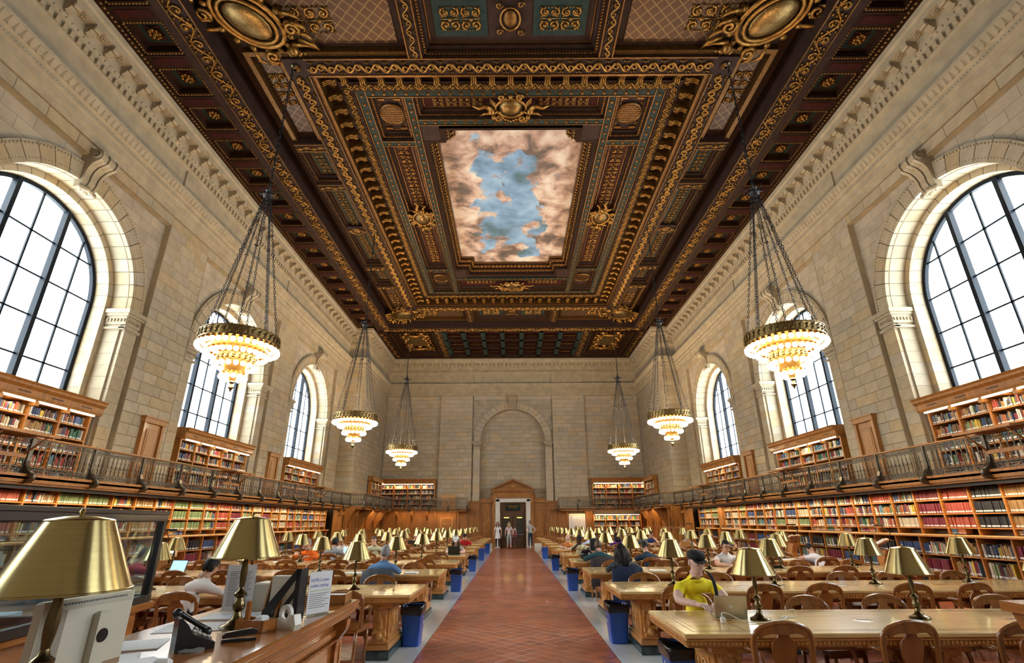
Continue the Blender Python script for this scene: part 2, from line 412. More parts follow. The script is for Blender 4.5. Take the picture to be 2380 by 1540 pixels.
# ------------------------------------------------------------------ floor
fm=MB(); fm.box(-11.5,-2.2,-.4,11.5,39.2,-.012)
floor=struct(fm.build('floor',M['grout']))
def clip(poly,ax,lim,keep_less):
    out=[]
    for i in range(len(poly)):
        a,b=poly[i],poly[(i+1)%len(poly)]
        ia=(a[ax]<=lim)==keep_less or a[ax]==lim; ib=(b[ax]<=lim)==keep_less or b[ax]==lim
        if ia: out.append(a)
        if ia!=ib:
            t=(lim-a[ax])/(b[ax]-a[ax]); out.append((a[0]+t*(b[0]-a[0]),a[1]+t*(b[1]-a[1])))
    return out
def tiles(x0,x1,y0,y1,s=.192):
    h=s/math.sqrt(2); cols=[(.44,.125,.062),(.48,.145,.075),(.40,.11,.058),(.34,.105,.066),(.46,.16,.092)]
    ny=int((y1-y0)/h)+2; nx=int((x1-x0)/(2*h))+2
    for j in range(-1,ny):
        for i in range(-1,nx):
            cx=x0+i*2*h+(h if j%2 else 0); cyy=y0+j*h; e=h-.0022
            poly=[(cx-e,cyy),(cx,cyy-e),(cx+e,cyy),(cx,cyy+e)]
            if cx+e<=x0 or cx-e>=x1 or cyy-e>=y1 or cyy+e<=y0: continue
            for ax,l,k in ((0,x0+.002,False),(0,x1-.002,True),(1,y0,False),(1,y1,True)):
                poly=clip(poly,ax,l,k)
                if len(poly)<3: break
            if len(poly)<3: continue
            m_=(sum(p[0] for p in poly)/len(poly),sum(p[1] for p in poly)/len(poly))
            zz=rnd.uniform(-.0008,.0004)
            n=len(poly)
            v=[(m_[0]+(p[0]-m_[0])*.985,m_[1]+(p[1]-m_[1])*.985,zz) for p in poly]+[(p[0],p[1],zz-.002) for p in poly]+[(p[0],p[1],-.02) for p in poly]
            f=[tuple(range(n))]+[(n+i_,n+(i_+1)%n,(i_+1)%n,i_) for i_ in range(n)]+[(2*n+i_,2*n+(i_+1)%n,n+(i_+1)%n,n+i_) for i_ in range(n)]
            k=rnd.uniform(.86,1.14); c=rnd.choice(cols)
            piece('tile',v,f,(c[0]*k,c[1]*k,c[2]*k))
AX0,AX1=-1.26,1.33
tiles(AX0,AX1,4.0,37.3)
tiles(1.95,9.5,4.0,37.3); tiles(-9.5,-1.88,5.0,37.3)
flush_pieces('tile',floor,'floor_tile',M['tile_obj'],M['tile_attr'],295)
for (a,b) in ((-1.875,AX0-.005),(AX1+.005,1.945)):
    k=0; y=4.0
    while y<37.3:
        m=MB(); m.box(a,y+.001,-.02,b,min(y+3.3,37.3)-.001,.0)
        m.build('marble_border_slab',M['marble'],floor); y+=3.3
# ------------------------------------------------------------------ side walls
ARC_R, ARC_Z = 2.37, 7.2
def archpoly(r,z0,n=24):
    return [(r,z0)]+[(r*math.cos(PI*i/n),ARC_Z+r*math.sin(PI*i/n)) for i in range(n+1)]+[(-r,z0)]
def side_wall(s,wins,name):
    g=MB(); Ya,Yb=-2.2,31.0
    root=None
    XM=lambda yc:(lambda u,z,d:(s*(10.5+d),yc+u,z))
    # backing of piers and full height shell
    edges=[Ya]+sum([[y-2.97,y+2.97] for y in wins],[])+[Yb]
    for i in range(0,len(edges),2):
        a,b=edges[i],edges[i+1]
        g.box(*sorted((s*10.53,s*11.6))[:1],a,0,sorted((s*10.53,s*11.6))[1],b,13.45,0) if b>a else None
    for yc in wins:
        mp=XM(yc)
        x0,x1=sorted((s*10.53,s*11.6)); g.box(x0,yc-2.97,10.25,x1,yc+2.97,13.45,0)
        x0,x1=sorted((s*10.7,s*11.6)); g.box(x0,yc-2.97,0,x1,yc+2.97,2.38,0)
        # recess returns and spandrel with arched opening
        P=archpoly(ARC_R,2.38,28)
        Q=[]
        for (u,z) in P:
            if z<=ARC_Z: Q.append((2.97 if u>0 else -2.97,z))
            else:
                t=min(2.97/abs(u) if abs(u)>1e-6 else 1e9,(10.25-ARC_Z)/(z-ARC_Z)); Q.append((u*t,ARC_Z+(z-ARC_Z)*t))
        # exact corners
        for i,q in enumerate(Q):
            pass
        v=[mp(u,z,.18) for u,z in P]+[mp(u,z,.18) for u,z in Q]; n=len(P)
        f=[(i,i+1,n+i+1,n+i) for i in range(n-1)]
        g.add(v,f,1)
        for i in range(n-1):   # corners of the recess
            qa,qb=Q[i],Q[i+1]
            if abs(abs(qa[0])-2.97)<1e-6 and abs(qb[0])<2.969 and qa[1]<10.25: g.add([mp(*qa,.18),mp(qa[0],10.25,.18),mp(*qb,.18)],[(0,1,2)],1)
            if abs(abs(qb[0])-2.97)<1e-6 and abs(qa[0])<2.969 and qb[1]<10.25: g.add([mp(*qa,.18),mp(qb[0],10.25,.18),mp(*qb,.18)],[(0,1,2)],1)
        for a,b,c in ((-2.962,-2.97,0),(2.962,2.97,0)):
            g.add([mp(a,2.38,0),mp(a,10.25,0),mp(a,10.25,.2),mp(a,2.38,.2)],[(0,1,2,3)],2)
        g.add([mp(-2.97,10.244,0),mp(2.97,10.244,0),mp(2.97,10.244,.2),mp(-2.97,10.244,.2)],[(0,1,2,3)],2)
        # reveals behind the dressed stones
        for r,d0,d1 in ((ARC_R+.01,.18,.66),(2.21,.64,1.12)):
            P=archpoly(r,2.38,28); n=len(P)
            g.add([mp(u,z,d0) for u,z in P]+[mp(u,z,d1) for u,z in P],[(i,i+1,n+i+1,n+i) for i in range(n-1)],0,None,True)
        P=archpoly(ARC_R+.02,2.38,28);Q=archpoly(2.2,2.38,28);n=len(P)
        g.add([mp(u,z,.66) for u,z in P]+[mp(u,z,.66) for u,z in Q],[(i,i+1,n+i+1,n+i) for i in range(n-1)],0)
        P=archpoly(2.2,2.38,28);Q=[(max(-2.97,min(2.97,u*1.4)),2.38 if z==2.38 else min(10.3,ARC_Z+(z-ARC_Z)*1.42)) for u,z in P]
        g.add([mp(u,z,1.1) for u,z in P]+[mp(u,z,1.1) for u,z in Q],[(i,i+1,n+i+1,n+i) for i in range(n-1)],0)
        x0,x1=sorted((s*11.5,s*11.6)); g.box(x0,yc-2.25,2.38,x1,yc+2.25,4.6,0)
        x0,x1=sorted((s*11.2,s*11.62)); g.box(x0,yc-2.25,4.5,x1,yc+2.25,4.62,0)
    w=struct(g.build(name,[M['mortar'],M['ash_y'],M['stone']]))
    key=name
    for i in range(0,len(edges),2):
        a,b=edges[i],edges[i+1]
        if b<5: 
            mp=XM(0); 
            for (p,q) in ((a,b),): 
                v,f=block_geo(p,q,2.4,10.6,0,.03,mp); w2=MB().add(v,f); w2.build('plain_stone_face',M['ash_y'],w)
            continue
        blockwork(key,a,b,2.38,10.58,0.0,XM(0))
    for yc in wins:
        if yc<5: continue
        mp=XM(yc); blockwork(key,-2.97,2.97,10.27,10.58,0.0,mp)
        # arch ring, reveals, jambs
        N=21
        for i in range(N):
            a0,a1=PI*i/N,PI*(i+1)/N
            v,f=wedge(2.37,2.86,a0,a1,.08,.2,ARC_Z,mp); piece(key,v,f,stone_col(.95,1.06))
            for r0,r1,d0,d1 in ((2.36,2.45,.2,.64),(2.2,2.36,.64,.70),(2.2,2.3,.70,1.1)):
                v,f=wedge(r0,r1,a0,a1,d0,d1,ARC_Z,mp); piece(key,v,f,stone_col(.94,1.1))
        nz=15; h=(ARC_Z-2.4)/nz
        for sg in (-1,1):
            for k in range(nz):
                z0=2.4+k*h; z1=z0+h-.006
                for (ua,ub,d0,d1) in ((2.40,2.86,.08,.2),(2.36,2.45,.2,.64),(2.2,2.36,.64,.70),(2.2,2.3,.70,1.1)):
                    a,b=sorted((sg*ua,sg*ub)); m=MB()
                    m.box(a,z0,d0,b,z1,d1); piece(key,[mp(p[0],p[1],p[2]) for p in m.v],m.f,stone_col(.94,1.1))
    flush_pieces(key,w,'stone_block',M['stone_obj'],M['stone_attr'],290)
    # carved mouldings : imposts, keystones, ring beads
    for yc in wins:
        if yc<5: continue
        mp=XM(yc)
        for sg in (-1,1):
            m=MB()
            for (ua,ub,d0,d1,z0,z1) in ((2.30,2.90,.03,.2,6.62,6.68),(2.32,2.88,.05,.62,6.74,6.98),(2.28,2.93,.0,.64,6.98,7.05),(2.24,2.97,-.04,.66,7.05,7.17),(2.3,2.9,.04,.64,6.60,6.66)):
                a,b=sorted((sg*ua,sg*ub)); t=MB(); t.box(a,z0,d0,b,z1,d1); m.add([mp(p[0],p[1],p[2]) for p in t.v],t.f)
            for k in range(7):   # egg course
                u=sg*(2.36+.075*k); c=mp(u,6.86,.04); m.ball(c,.03,6,4,sz=1.8)
            for k in range(6):
                c=mp(sg*2.31,6.86,.1+.09*k); m.ball(c,.03,6,4,sz=1.8)
            m.build('impost_moulding',M['stone'],w)
        m=MB()
        for i in range(96):
            a=PI*(i+.5)/96
            for r,rr in ((2.78,.032),(2.47,.018)):
                c=mp(r*math.cos(a),ARC_Z+r*math.sin(a),.075); m.ball(c,rr,5,3)
        for i in range(32):
            for sg in(-1,1):
                pass
        m.build('carved_arch_moulding',M['stone'],w,kind='stuff')
        # keystone console: scroll profile (d,z)
        prof=[(.2,9.35),(.12,9.36),(.05,9.42),(.02,9.5),(-.02,9.62),(-.02,9.75),(-.06,9.9),(-.14,10.02),(-.24,10.08),(-.33,10.13),(-.36,10.25),(-.33,10.36),(-.24,10.42),(-.12,10.42),(.0,10.45),(.2,10.45)]
        m=MB()
        for (a,b,o) in ((-.27,-.19,.0),(-.17,-.07,.03),(-.05,.05,.0),(.07,.17,.03),(.19,.27,.0)):
            pr=[(d+o if d<.15 else d,z) for d,z in prof]; k=len(pr)
            tp=1.0
            vs=[mp(a*(.8+.25*(z-9.35)),z,d) for d,z in pr]+[mp(b*(.8+.25*(z-9.35)),z,d) for d,z in pr]
            m.add(vs,[tuple(range(k)),tuple(range(k,2*k))[::-1]]+[(i,(i+1)%k,k+(i+1)%k,k+i) for i in range(k)])
        for sg in (-1,1): 
            for k in range(20):
                pass
            pth=[mp(sg*.29,10.25+.13*(1-t/22)*math.sin(t*.6),-.2+.13*(1-t/22)*math.cos(t*.6)) for t in range(20)]
            m.tube(pth,.022,5)
        for k in range(5):
            m.ball(mp((-2+k)*.1,9.42-.03*abs(k-2),.02),.07,6,4)
        m.build('keystone',M['stone'],w)
    return w
wall_left=side_wall(-1,WIN_L,'wall_left'); wall_right=side_wall(1,WIN_R,'wall_right')
# ------------------------------------------------------------------ windows
def clip_arch(poly,r,zc):
    """clip a convex polygon with the arch (circle above zc)"""
    out=poly
    n=40
    pts=[(r*math.cos(PI*i/n),zc+r*math.sin(PI*i/n)) for i in range(n+1)]
    for i in range(n):
        a,b=pts[i],pts[i+1]; nx,nz=(b[1]-a[1]),-(b[0]-a[0])
        res=[]
        for k in range(len(out)):
            p,q=out[k],out[(k+1)%len(out)]
            dp=(p[0]-a[0])*nx+(p[1]-a[1])*nz; dq=(q[0]-a[0])*nx+(q[1]-a[1])*nz
            if dp<=0: res.append(p)
            if (dp<=0)!=(dq<=0): t=dp/(dp-dq); res.append((p[0]+t*(q[0]-p[0]),p[1]+t*(q[1]-p[1])))
        out=res
        if len(out)<3: return []
    return out
wi=0
for s,ws in ((-1,WIN_L),(1,WIN_R)):
    for yc in ws:
        wi+=1
        root=bpy.data.objects.new(f'window_{wi}',None); COL.objects.link(root); root['kind']='structure'; root.location=(s*11.5,yc,4.62)
        L=lambda u,z,d:(s*d,u,z-4.62)
        R=2.2; m=MB(); n=32
        P=archpoly(R,4.62,n); Q=archpoly(R-.10,4.62,n); k=len(P)
        for A,Bq,d0,d1 in ((P,Q,0,.10),):
            vs=[L(u,z,d0) for u,z in A]+[L(u,z,d0) for u,z in Bq]+[L(u,z,d1) for u,z in A]+[L(u,z,d1) for u,z in Bq]
            fs=[]
            for i in range(k-1): fs+=[(i,i+1,k+i+1,k+i),(2*k+i,3*k+i,3*k+i+1,2*k+i+1),(k+i,k+i+1,3*k+i+1,3*k+i),(i,2*k+i,2*k+i+1,i+1)]
            m.add(vs,fs)
        t=MB(); t.box(-R,4.62,-.01,R,4.74,.11); m.add([L(*p) for p in t.v],t.f)
        m.build('window_frame',M['frame'],root)
        us=[-1.41,-.705,0,.705,1.41]
        for u in us:
            thick=abs(abs(u)-.705)<.01
            w=.055 if thick else .022; top=ARC_Z+math.sqrt((R-.06)**2-u*u)
            t=MB(); t.box(u-w,4.7,-.05 if thick else .03,u+w,top,.10 if thick else .07)
            mm=MB(); mm.add([L(*p) for p in t.v],t.f); mm.build('mullion' if thick else 'glazing_bar',M['frame'],root)
        for z in (5.36,6.33,7.30,8.27):
            half=R-.06 if z<=ARC_Z else math.sqrt((R-.06)**2-(z-ARC_Z)**2)
            t=MB(); t.box(-half,z-.020,.03,half,z+.020,.07); mm=MB(); mm.add([L(*p) for p in t.v],t.f); mm.build('glazing_bar',M['frame'],root)
        zs=[4.72,5.36,6.33,7.30,8.27,9.45]; uu=[-2.12]+us+[2.12]
        for a,b in zip(uu[:-1],uu[1:]):
            for c,d in zip(zs[:-1],zs[1:]):
                poly=[(a,c),(a,d),(b,d),(b,c)]
                poly=clip_arch(poly,R-.08,ARC_Z) if d>ARC_Z else poly
                if len(poly)<3: continue
                vs=[L(u,z,.045) for u,z in poly]+[L(u,z,.052) for u,z in poly]; q=len(poly)
                MB().add(vs,[tuple(range(q)),tuple(range(q,2*q))[::-1]]+[(i,(i+1)%q,q+(i+1)%q,q+i) for i in range(q)]).build('pane',M['glass'],root)
# ------------------------------------------------------------------ end section: piers and far wall
YE=37.6
for s,nm in ((-1,'wall_pier_left'),(1,'wall_pier_right')):
    g=MB(); x0,x1=sorted((s*9.48,s*11.6)); g.box(x0,31.03,0,x1,38.4,13.45)
    w=struct(g.build(nm,M['mortar']))
    x0,x1=sorted((s*9.45,s*10.5))
    blockwork(nm,x0,x1,2.38,10.58,0,lambda u,z,d:(u,31.0+d,z))
    blockwork(nm,31.0,34.0,2.38,10.58,0,lambda u,z,d:(s*(9.45+d),u,z))
    blockwork(nm,34.0,37.2,2.38,10.1,0,lambda u,z,d:(s*(9.45+.012+d),u,z))
    blockwork(nm,37.2,37.6,2.38,10.58,0,lambda u,z,d:(s*(9.45+d),u,z)); blockwork(nm,34.0,37.2,10.1,10.58,0,lambda u,z,d:(s*(9.45+d),u,z))
    flush_pieces(nm,w,'stone_block',M['stone_obj'],M['stone_attr'],290)
g=MB()
for a,b in ((-9.6,-2.4),(2.4,9.6)): g.box(a,YE+.1,0,b,38.9,13.45,0)
g.box(-2.4,YE+.1,9.6,2.4,38.9,13.45,0)
n=28
P=archpoly(2.37,3.0,n); Q=[]
for (u,z) in P:
    if z<=ARC_Z: Q.append((2.97 if u>0 else -2.97,z))
    else:
        t=min(2.97/abs(u) if abs(u)>1e-6 else 1e9,(10.5-ARC_Z)/(z-ARC_Z)); Q.append((u*t,ARC_Z+(z-ARC_Z)*t))
k=len(P)
g.add([(u,YE+.05,z) for u,z in P]+[(u,YE+.05,z) for u,z in Q],[(i,i+1,k+i+1,k+i) for i in range(k-1)],1)
for i in range(k-1):
    qa,qb=Q[i],Q[i+1]
    for p_,q_ in ((qa,qb),(qb,qa)):
        if abs(abs(p_[0])-2.97)<1e-6 and abs(q_[0])<2.969 and p_[1]<10.5: g.add([(p_[0],YE+.05,p_[1]),(p_[0],YE+.05,10.5),(q_[0],YE+.05,q_[1])],[(0,1,2)],1)
g.add([(u,YE+.05,z) for u,z in P]+[(u,YE+.5,z) for u,z in P],[(i,i+1,k+i+1,k+i) for i in range(k-1)],1)
g.box(-1.3,YE+.62,3.3,1.3,YE+1.2,9.7,0); g.box(-2.6,YE+.62,0,-1.0,YE+1.2,9.7,0); g.box(1.0,YE+.62,0,2.6,YE+1.2,9.7,0)
wall_far=struct(g.build('wall_far',[M['mortar'],M['ash_x']]))
F0=lambda off:(lambda u,z,d:(u,YE+off+d,z))
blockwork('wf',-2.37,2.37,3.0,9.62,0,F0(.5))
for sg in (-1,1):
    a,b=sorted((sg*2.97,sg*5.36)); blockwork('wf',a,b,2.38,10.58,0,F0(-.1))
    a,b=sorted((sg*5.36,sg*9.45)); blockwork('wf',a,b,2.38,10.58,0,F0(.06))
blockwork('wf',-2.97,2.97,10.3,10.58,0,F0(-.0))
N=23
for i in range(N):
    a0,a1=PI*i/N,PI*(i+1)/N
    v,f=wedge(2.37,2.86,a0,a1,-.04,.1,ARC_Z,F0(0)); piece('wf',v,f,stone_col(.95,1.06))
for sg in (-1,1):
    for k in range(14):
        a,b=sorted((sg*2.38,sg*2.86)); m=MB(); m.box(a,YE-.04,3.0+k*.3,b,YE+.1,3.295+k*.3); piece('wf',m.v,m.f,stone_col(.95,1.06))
tint('wf',(1.22,1.25,1.32))  # far wall blocks painted lighter and greyer, standing in for more light there
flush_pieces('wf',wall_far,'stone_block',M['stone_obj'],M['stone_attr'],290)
for sg in (-1,1):
    m=MB()
    for ua,ub,z0,z1,d in ((2.32,2.9,6.66,6.72,.06),(2.34,2.88,6.76,6.98,.08),(2.28,2.94,6.98,7.06,.11),(2.25,2.97,7.06,7.17,.15)):
        a,b=sorted((sg*ua,sg*ub)); m.box(a,YE-d,z0,b,YE+.4,z1)
    for k in range(6): m.ball((sg*(2.38+.09*k),YE-.09,6.86),.035,6,4,sz=1.6)
    m.build('impost_moulding',M['stone'],wall_far)
m=MB()
for i in range(5): m.prism([(YE+.1,9.5),(YE-.1,9.5),(YE-.16,9.8),(YE-.22,10.3),(YE-.3,10.42),(YE-.3,10.55),(YE+.1,10.55)],-.26+.105*i,-.26+.105*i+.09,'x')
m.build('keystone',M['stone'],wall_far)
g=MB(); g.box(-11.62,-2.6,13.3,-10.56,38.9,15.1); g.box(10.56,-2.6,13.3,11.62,38.9,15.1); g.box(-11.6,YE+.15,13.3,11.6,38.9,15.1); g.box(-11.6,-2.6,13.3,11.6,-2.2,15.1)
g.box(-10.6,31.1,13.35,-9.5,38,15.1); g.box(9.5,31.1,13.35,10.6,38,15.1)
struct(g.build('wall_attic',M['wood_d']))
g=MB(); g.box(-11.6,-2.6,0,11.6,-2.2,13.45); struct(g.build('wall_back_added',M['ash_x']))  # unseen wall, added close behind the camera to cut light from rear windows
# ------------------------------------------------------------------ stone entablature and cornice round the room
path=[(-10.5,-2.2),(-10.5,31.0),(-9.45,31.0),(-9.45,YE),(9.45,YE),(9.45,31.0),(10.5,31.0),(10.5,-2.2)]
def offs(p):
    out=[]
    for i,(x,y) in enumerate(path):
        def nrm(a,b):
            dx,dy=b[0]-a[0],b[1]-a[1]; l=math.hypot(dx,dy); return (dy/l,-dx/l)
        n1=nrm(path[i-1],path[i]) if i>0 else None; n2=nrm(path[i],path[i+1]) if i<len(path)-1 else None
        if n1 and n2: out.append((x+p*(n1[0]+n2[0]),y+p*(n1[1]+n2[1])))
        else: nn=n1 or n2; out.append((x+p*nn[0],y+p*nn[1]))
    return out
prof=[(0,10.58),(.05,10.58),(.05,10.80),(.09,10.82),(.09,11.02),(.13,11.05),(.13,11.20),(.20,11.26),(.27,11.42),(.28,11.50),(.02,11.52),(.02,12.28),(.07,12.30),(.09,12.38),(.09,12.58),(.15,12.62),(.17,12.74),(.17,13.0),(.45,13.02),(.45,13.18),(.50,13.24),(.50,13.41)]
g=MB(); vs=[]
for p,z in prof: vs+= [(x,y,z) for x,y in offs(p)]
k=len(path); g.add(vs,[(j*k+i,j*k+i+1,(j+1)*k+i+1,(j+1)*k+i) for j in range(len(prof)-1) for i in range(k-1)])
cornice=struct(g.build('trim_1',M['stone']))
# carved members
md=MB(); md.prism([(0,13.0),(0,12.80),(.05,12.76),(.12,12.80),(.18,12.88),(.24,12.86),(.28,12.91),(.28,13.0)],-.085,.085,'x')
for e in (-.1,.1): md.tube([(e,.235+.035*math.cos(t),12.92+.035*math.sin(t)) for t in [i*.9 for i in range(8)]],.012,4)
md.box(-.1,0,12.98,.1,.29,13.01); md.box(-.05,.0,12.74,.05,.06,12.80)
md_me=md.mesh('modillion',[M['stone']])
rs=MB(); rs.box(-.1,-.1,-.02,.1,.1,0)
for k in range(6): a=k*PI/3; rs.ball((.05*math.cos(a),.05*math.sin(a),-.03),.032,5,3,sz=.7)
rs.ball((0,0,-.035),.025,5,3)
rs_me=rs.mesh('cornice_rosette',[M['stone']])
dn=MB(); dn.box(-.055,-.01,12.40,.055,.075,12.57,b=.012); dn_me=dn.mesh('dentil',[M['stone']])
leafs=MB(); cnt={'d':0}
for i in range(k if False else len(path)-1):
    (x0,y0),(x1,y1)=path[i],path[i+1]; L=math.hypot(x1-x0,y1-y0); dx,dy=(x1-x0)/L,(y1-y0)/L
    ang=math.atan2(dy,dx)
    nrm=(dy,-dx)
    # local frame: x along path, y inward
    base=Matrix(((dx,nrm[0],0,0),(dy,nrm[1],0,0),(0,0,1,0),(0,0,0,1)))
    def at(t,off=0): return Matrix.Translation((x0+dx*t,y0+dy*t,0))@base
    nM=max(1,int(L/.6)); st=L/nM
    for j in range(nM):
        t=(j+.5)*st; Yp=y0+dy*t
        if Yp<5.2: continue
        put('modillion',md_me,cornice,at(t)@Matrix.Translation((0,.17,0)))
        if j<nM-1: put('cornice_rosette',rs_me,cornice,at(t+st/2)@Matrix.Translation((0,.31,13.02)))
    nD=int(L/.2); st=L/nD
    for j in range(nD):
        t=(j+.5)*st; Yp=y0+dy*t
        if Yp<4.6: continue
        if Yp<20 and cnt['d']<290: put('dentil',dn_me,cornice,at(t)@Matrix.Translation((0,.09,0))); cnt['d']+=1
        else: leafs.box(-.055,.08,12.40,.055,.165,12.57,M=at(t))
    nL=int(L/.17); st=L/nL
    for j in range(nL):
        t=(j+.5)*st; Yp=y0+dy*t
        if Yp<4.6: continue
        Mx=at(t)
        leafs.add([(-.075,.17,11.24),(.075,.17,11.24),(.0,.285,11.42),(-.02,.2,11.40),(0,.23,11.24)],[(0,4,2),(4,1,2),(0,2,3)],M=Mx)
        leafs.ball((0,.165,12.68),.035,4,3,M=Mx)
        leafs.ball((0,.142,11.12),.018,4,2,M=Mx); leafs.ball((.085,.142,11.12),.018,4,2,M=Mx)
leafs.build('carved_leaf_moulding',M['stone'],cornice,kind='stuff')
# frieze pilaster slabs
for s,ws in ((-1,WIN_L),(1,WIN_R)):
    for a,b in zip(ws[:-1],ws[1:]):
        m=MB(); x0,x1=sorted((s*10.42,s*10.5)); m.box(x0,a+2.95,11.51,x1,b-2.95,12.29,b=.01)
        m.build('frieze_slab',M['stone'],cornice)
for sg in (-1,1):
    m=MB(); a,b=sorted((sg*2.97,sg*5.36)); m.box(a,YE-.1,11.51,b,YE,12.29,b=.01); m.build('frieze_slab',M['stone'],cornice)
# ------------------------------------------------------------------ ceiling
g=MB(); g.box(-11.6,-2.6,15.0,11.6,38.9,15.2)
ceiling=struct(g.build('ceiling',M['wood_d']))
ZE=13.41
ZI=13.6
CY=19.4                     # middle of the painted bay
def spiral(cx,cy,r,turns,sgn=1,a0=0,n=12,z=0,r1=.18):
    return [(cx+r*(1-(1-r1)*i/n)*math.cos(a0+sgn*turns*2*PI*i/n),cy+r*(1-(1-r1)*i/n)*math.sin(a0+sgn*turns*2*PI*i/n),z) for i in range(n+1)]
def wave_run(L,w,p=.52):
    m=MB(); n=max(2,round(L/p)); p=L/n; A=w*.27
    pts=[]
    for i in range(n*8+1):
        x=-L/2+L*i/(n*8); pts.append((x,A*math.sin(2*PI*i/8),-.02))
    m.tube(pts,w*.15,5,flat=.5,up=(0,0,1))
    for k in range(n):
        x=-L/2+p*(k+.25)
        m.tube(spiral(x,A*.15,w*.25,1.05,-1,PI*.55,9,-.035),w*.105,4,flat=.6)
        m.tube(spiral(x+p*.5,-A*.15,w*.25,1.05,-1,-PI*.45,9,-.035),w*.105,4,flat=.6)
        for (bx,by,br) in ((.0,-.33,.05),(.12,-.38,.04),(-.12,-.38,.045),(.5,.33,.05),(.38,.38,.04),(.62,.38,.045)):
            m.ball((x+bx*p,by*w,-.02),br*w*2.0,4,2)
    return m
def vine_run(L,w,p=.95):
    m=MB(); n=max(1,round(L/p)); p=L/n; A=w*.33
    pts=[(-L/2+L*i/(n*8),A*math.sin(2*PI*i/8),-.02) for i in range(n*8+1)]
    m.tube(pts,w*.075,4)
    for k in range(n):
        for h in (0,1):
            x=-L/2+p*(k+.25+.5*h); sg=1 if h==0 else -1
            m.tube(spiral(x,-sg*A*.2,w*.31,1.2,sg,sg*PI*.5,10,-.035),w*.07,4)
            m.ball((x,-sg*A*.2,-.05),w*.13,5,3)
            for a in range(5):
                t=a*2*PI/5; m.ball((x+w*.15*math.cos(t),-sg*A*.2+w*.15*math.sin(t),-.035),w*.08,4,2)
            for (bx,by) in ((.2,.34),(-.2,.36),(.36,.2),(-.36,.16),(.05,.45),(.5,.38),(-.5,.36),(.6,.12),(-.6,.1)):
                m.ball((x+bx*w,sg*by*w,-.025),w*.10,4,2,sx=1.5)
    return m
def bead_run(L,p,r,mat_=0):
    m=MB(); n=max(1,round(L/p))
    for i in range(n): m.nub((-L/2+L*(i+.5)/n,0,0),r,r*.8)
    return m
def dentil_runm(L,p,w,d,h):
    m=MB(); n=max(1,round(L/p))
    for i in range(n):
        x=-L/2+L*(i+.5)/n; m.box(x-w/2,-d/2,-h,x+w/2,d/2,0)
    return m
RUNS={}
def run(kind,L,*a):
    key=(kind,round(L,2),a)
    if key not in RUNS:
        fn={'wave':wave_run,'vine':vine_run,'bead':bead_run,'dent':dentil_runm}[kind]
        mm=M['gold'] if kind in('wave','vine') else M['gold_d']
        RUNS[key]=fn(round(L,2),*a).mesh({'wave':'gilded_wave_scroll','vine':'gilded_vine_scroll','bead':'gilded_beading','dent':'gilded_dentil_row'}[kind],[mm])
    return RUNS[key]
def lay(kind,cx,cy,z,L,ang,parent,*a):
    me=run(kind,L,*a); o=put(me.name.split('.')[0],me,parent,Matrix.Translation((cx,cy,z))@rotz(ang)); o['kind']='stuff'; return o
def beam(x0,x1,y0,y1,z0,z1,ornament='wave',w=.42,name='ceiling_beam',ang=None,stripe=True):
    """beam hanging between z1 (top) and z0 (soffit) with ornament along its length; ends square"""
    m=MB(); m.box(x0,y0,z0,x1,y1,z1,0)
    L=max(x1-x0,y1-y0); hor=(x1-x0)>=(y1-y0); cx,cy_=(x0+x1)/2,(y0+y1)/2; half=w/2+.03
    if stripe:
        for s in (-1,1):
            if hor: m.box(x0,cy_+s*half-.018,z0-.03,x1,cy_+s*half+.018,z0,1)
            else: m.box(cx+s*half-.018,y0,z0-.03,cx+s*half+.018,y1,z0,1)
    o=m.build(name,[M['wood_p'],M['gold_d']],ceiling)
    if ornament: 
        me=run(ornament,L-.06,w); q=put(me.name.split('.')[0],me,o,Matrix.Translation((cx,cy_,z0))@rotz(0 if hor else PI/2)); q['kind']='stuff'
    return o
def frame_steps(x0,x1,y0,y1,steps,matl):
    """stepped picture-frame rising into a coffer : steps=[(inset,z)]"""
    m=MB(); 
    for (i0,z0),(i1,z1) in zip(steps[:-1],steps[1:]):
        A=[(x0+i0,y0+i0,z0),(x1-i0,y0+i0,z0),(x1-i0,y1-i0,z0),(x0+i0,y1-i0,z0)]
        B=[(x0+i1,y0+i1,z1),(x1-i1,y0+i1,z1),(x1-i1,y1-i1,z1),(x0+i1,y1-i1,z1)]
        m.add(A+B,[(k,(k+1)%4,4+(k+1)%4,4+k) for k in range(4)])
    return m
def rosette_mesh(r,petals=8,name='rosette'):
    m=MB()
    for k in range(petals):
        a=2*PI*k/petals; m.ball((r*.6*math.cos(a),r*.6*math.sin(a),-.02),r*.30,5,3,sz=.8)
    for k in range(petals): 
        a=2*PI*(k+.5)/petals; m.ball((r*.88*math.cos(a),r*.88*math.sin(a),-.01),r*.16,4,2)
    m.ball((0,0,-.05),r*.26,7,4)
    m.lathe([(r*.36,-.01),(r*.40,-.05),(r*.32,-.07)],n=10)
    return m.mesh(name,[M['gold']])
ros_me=rosette_mesh(.21)
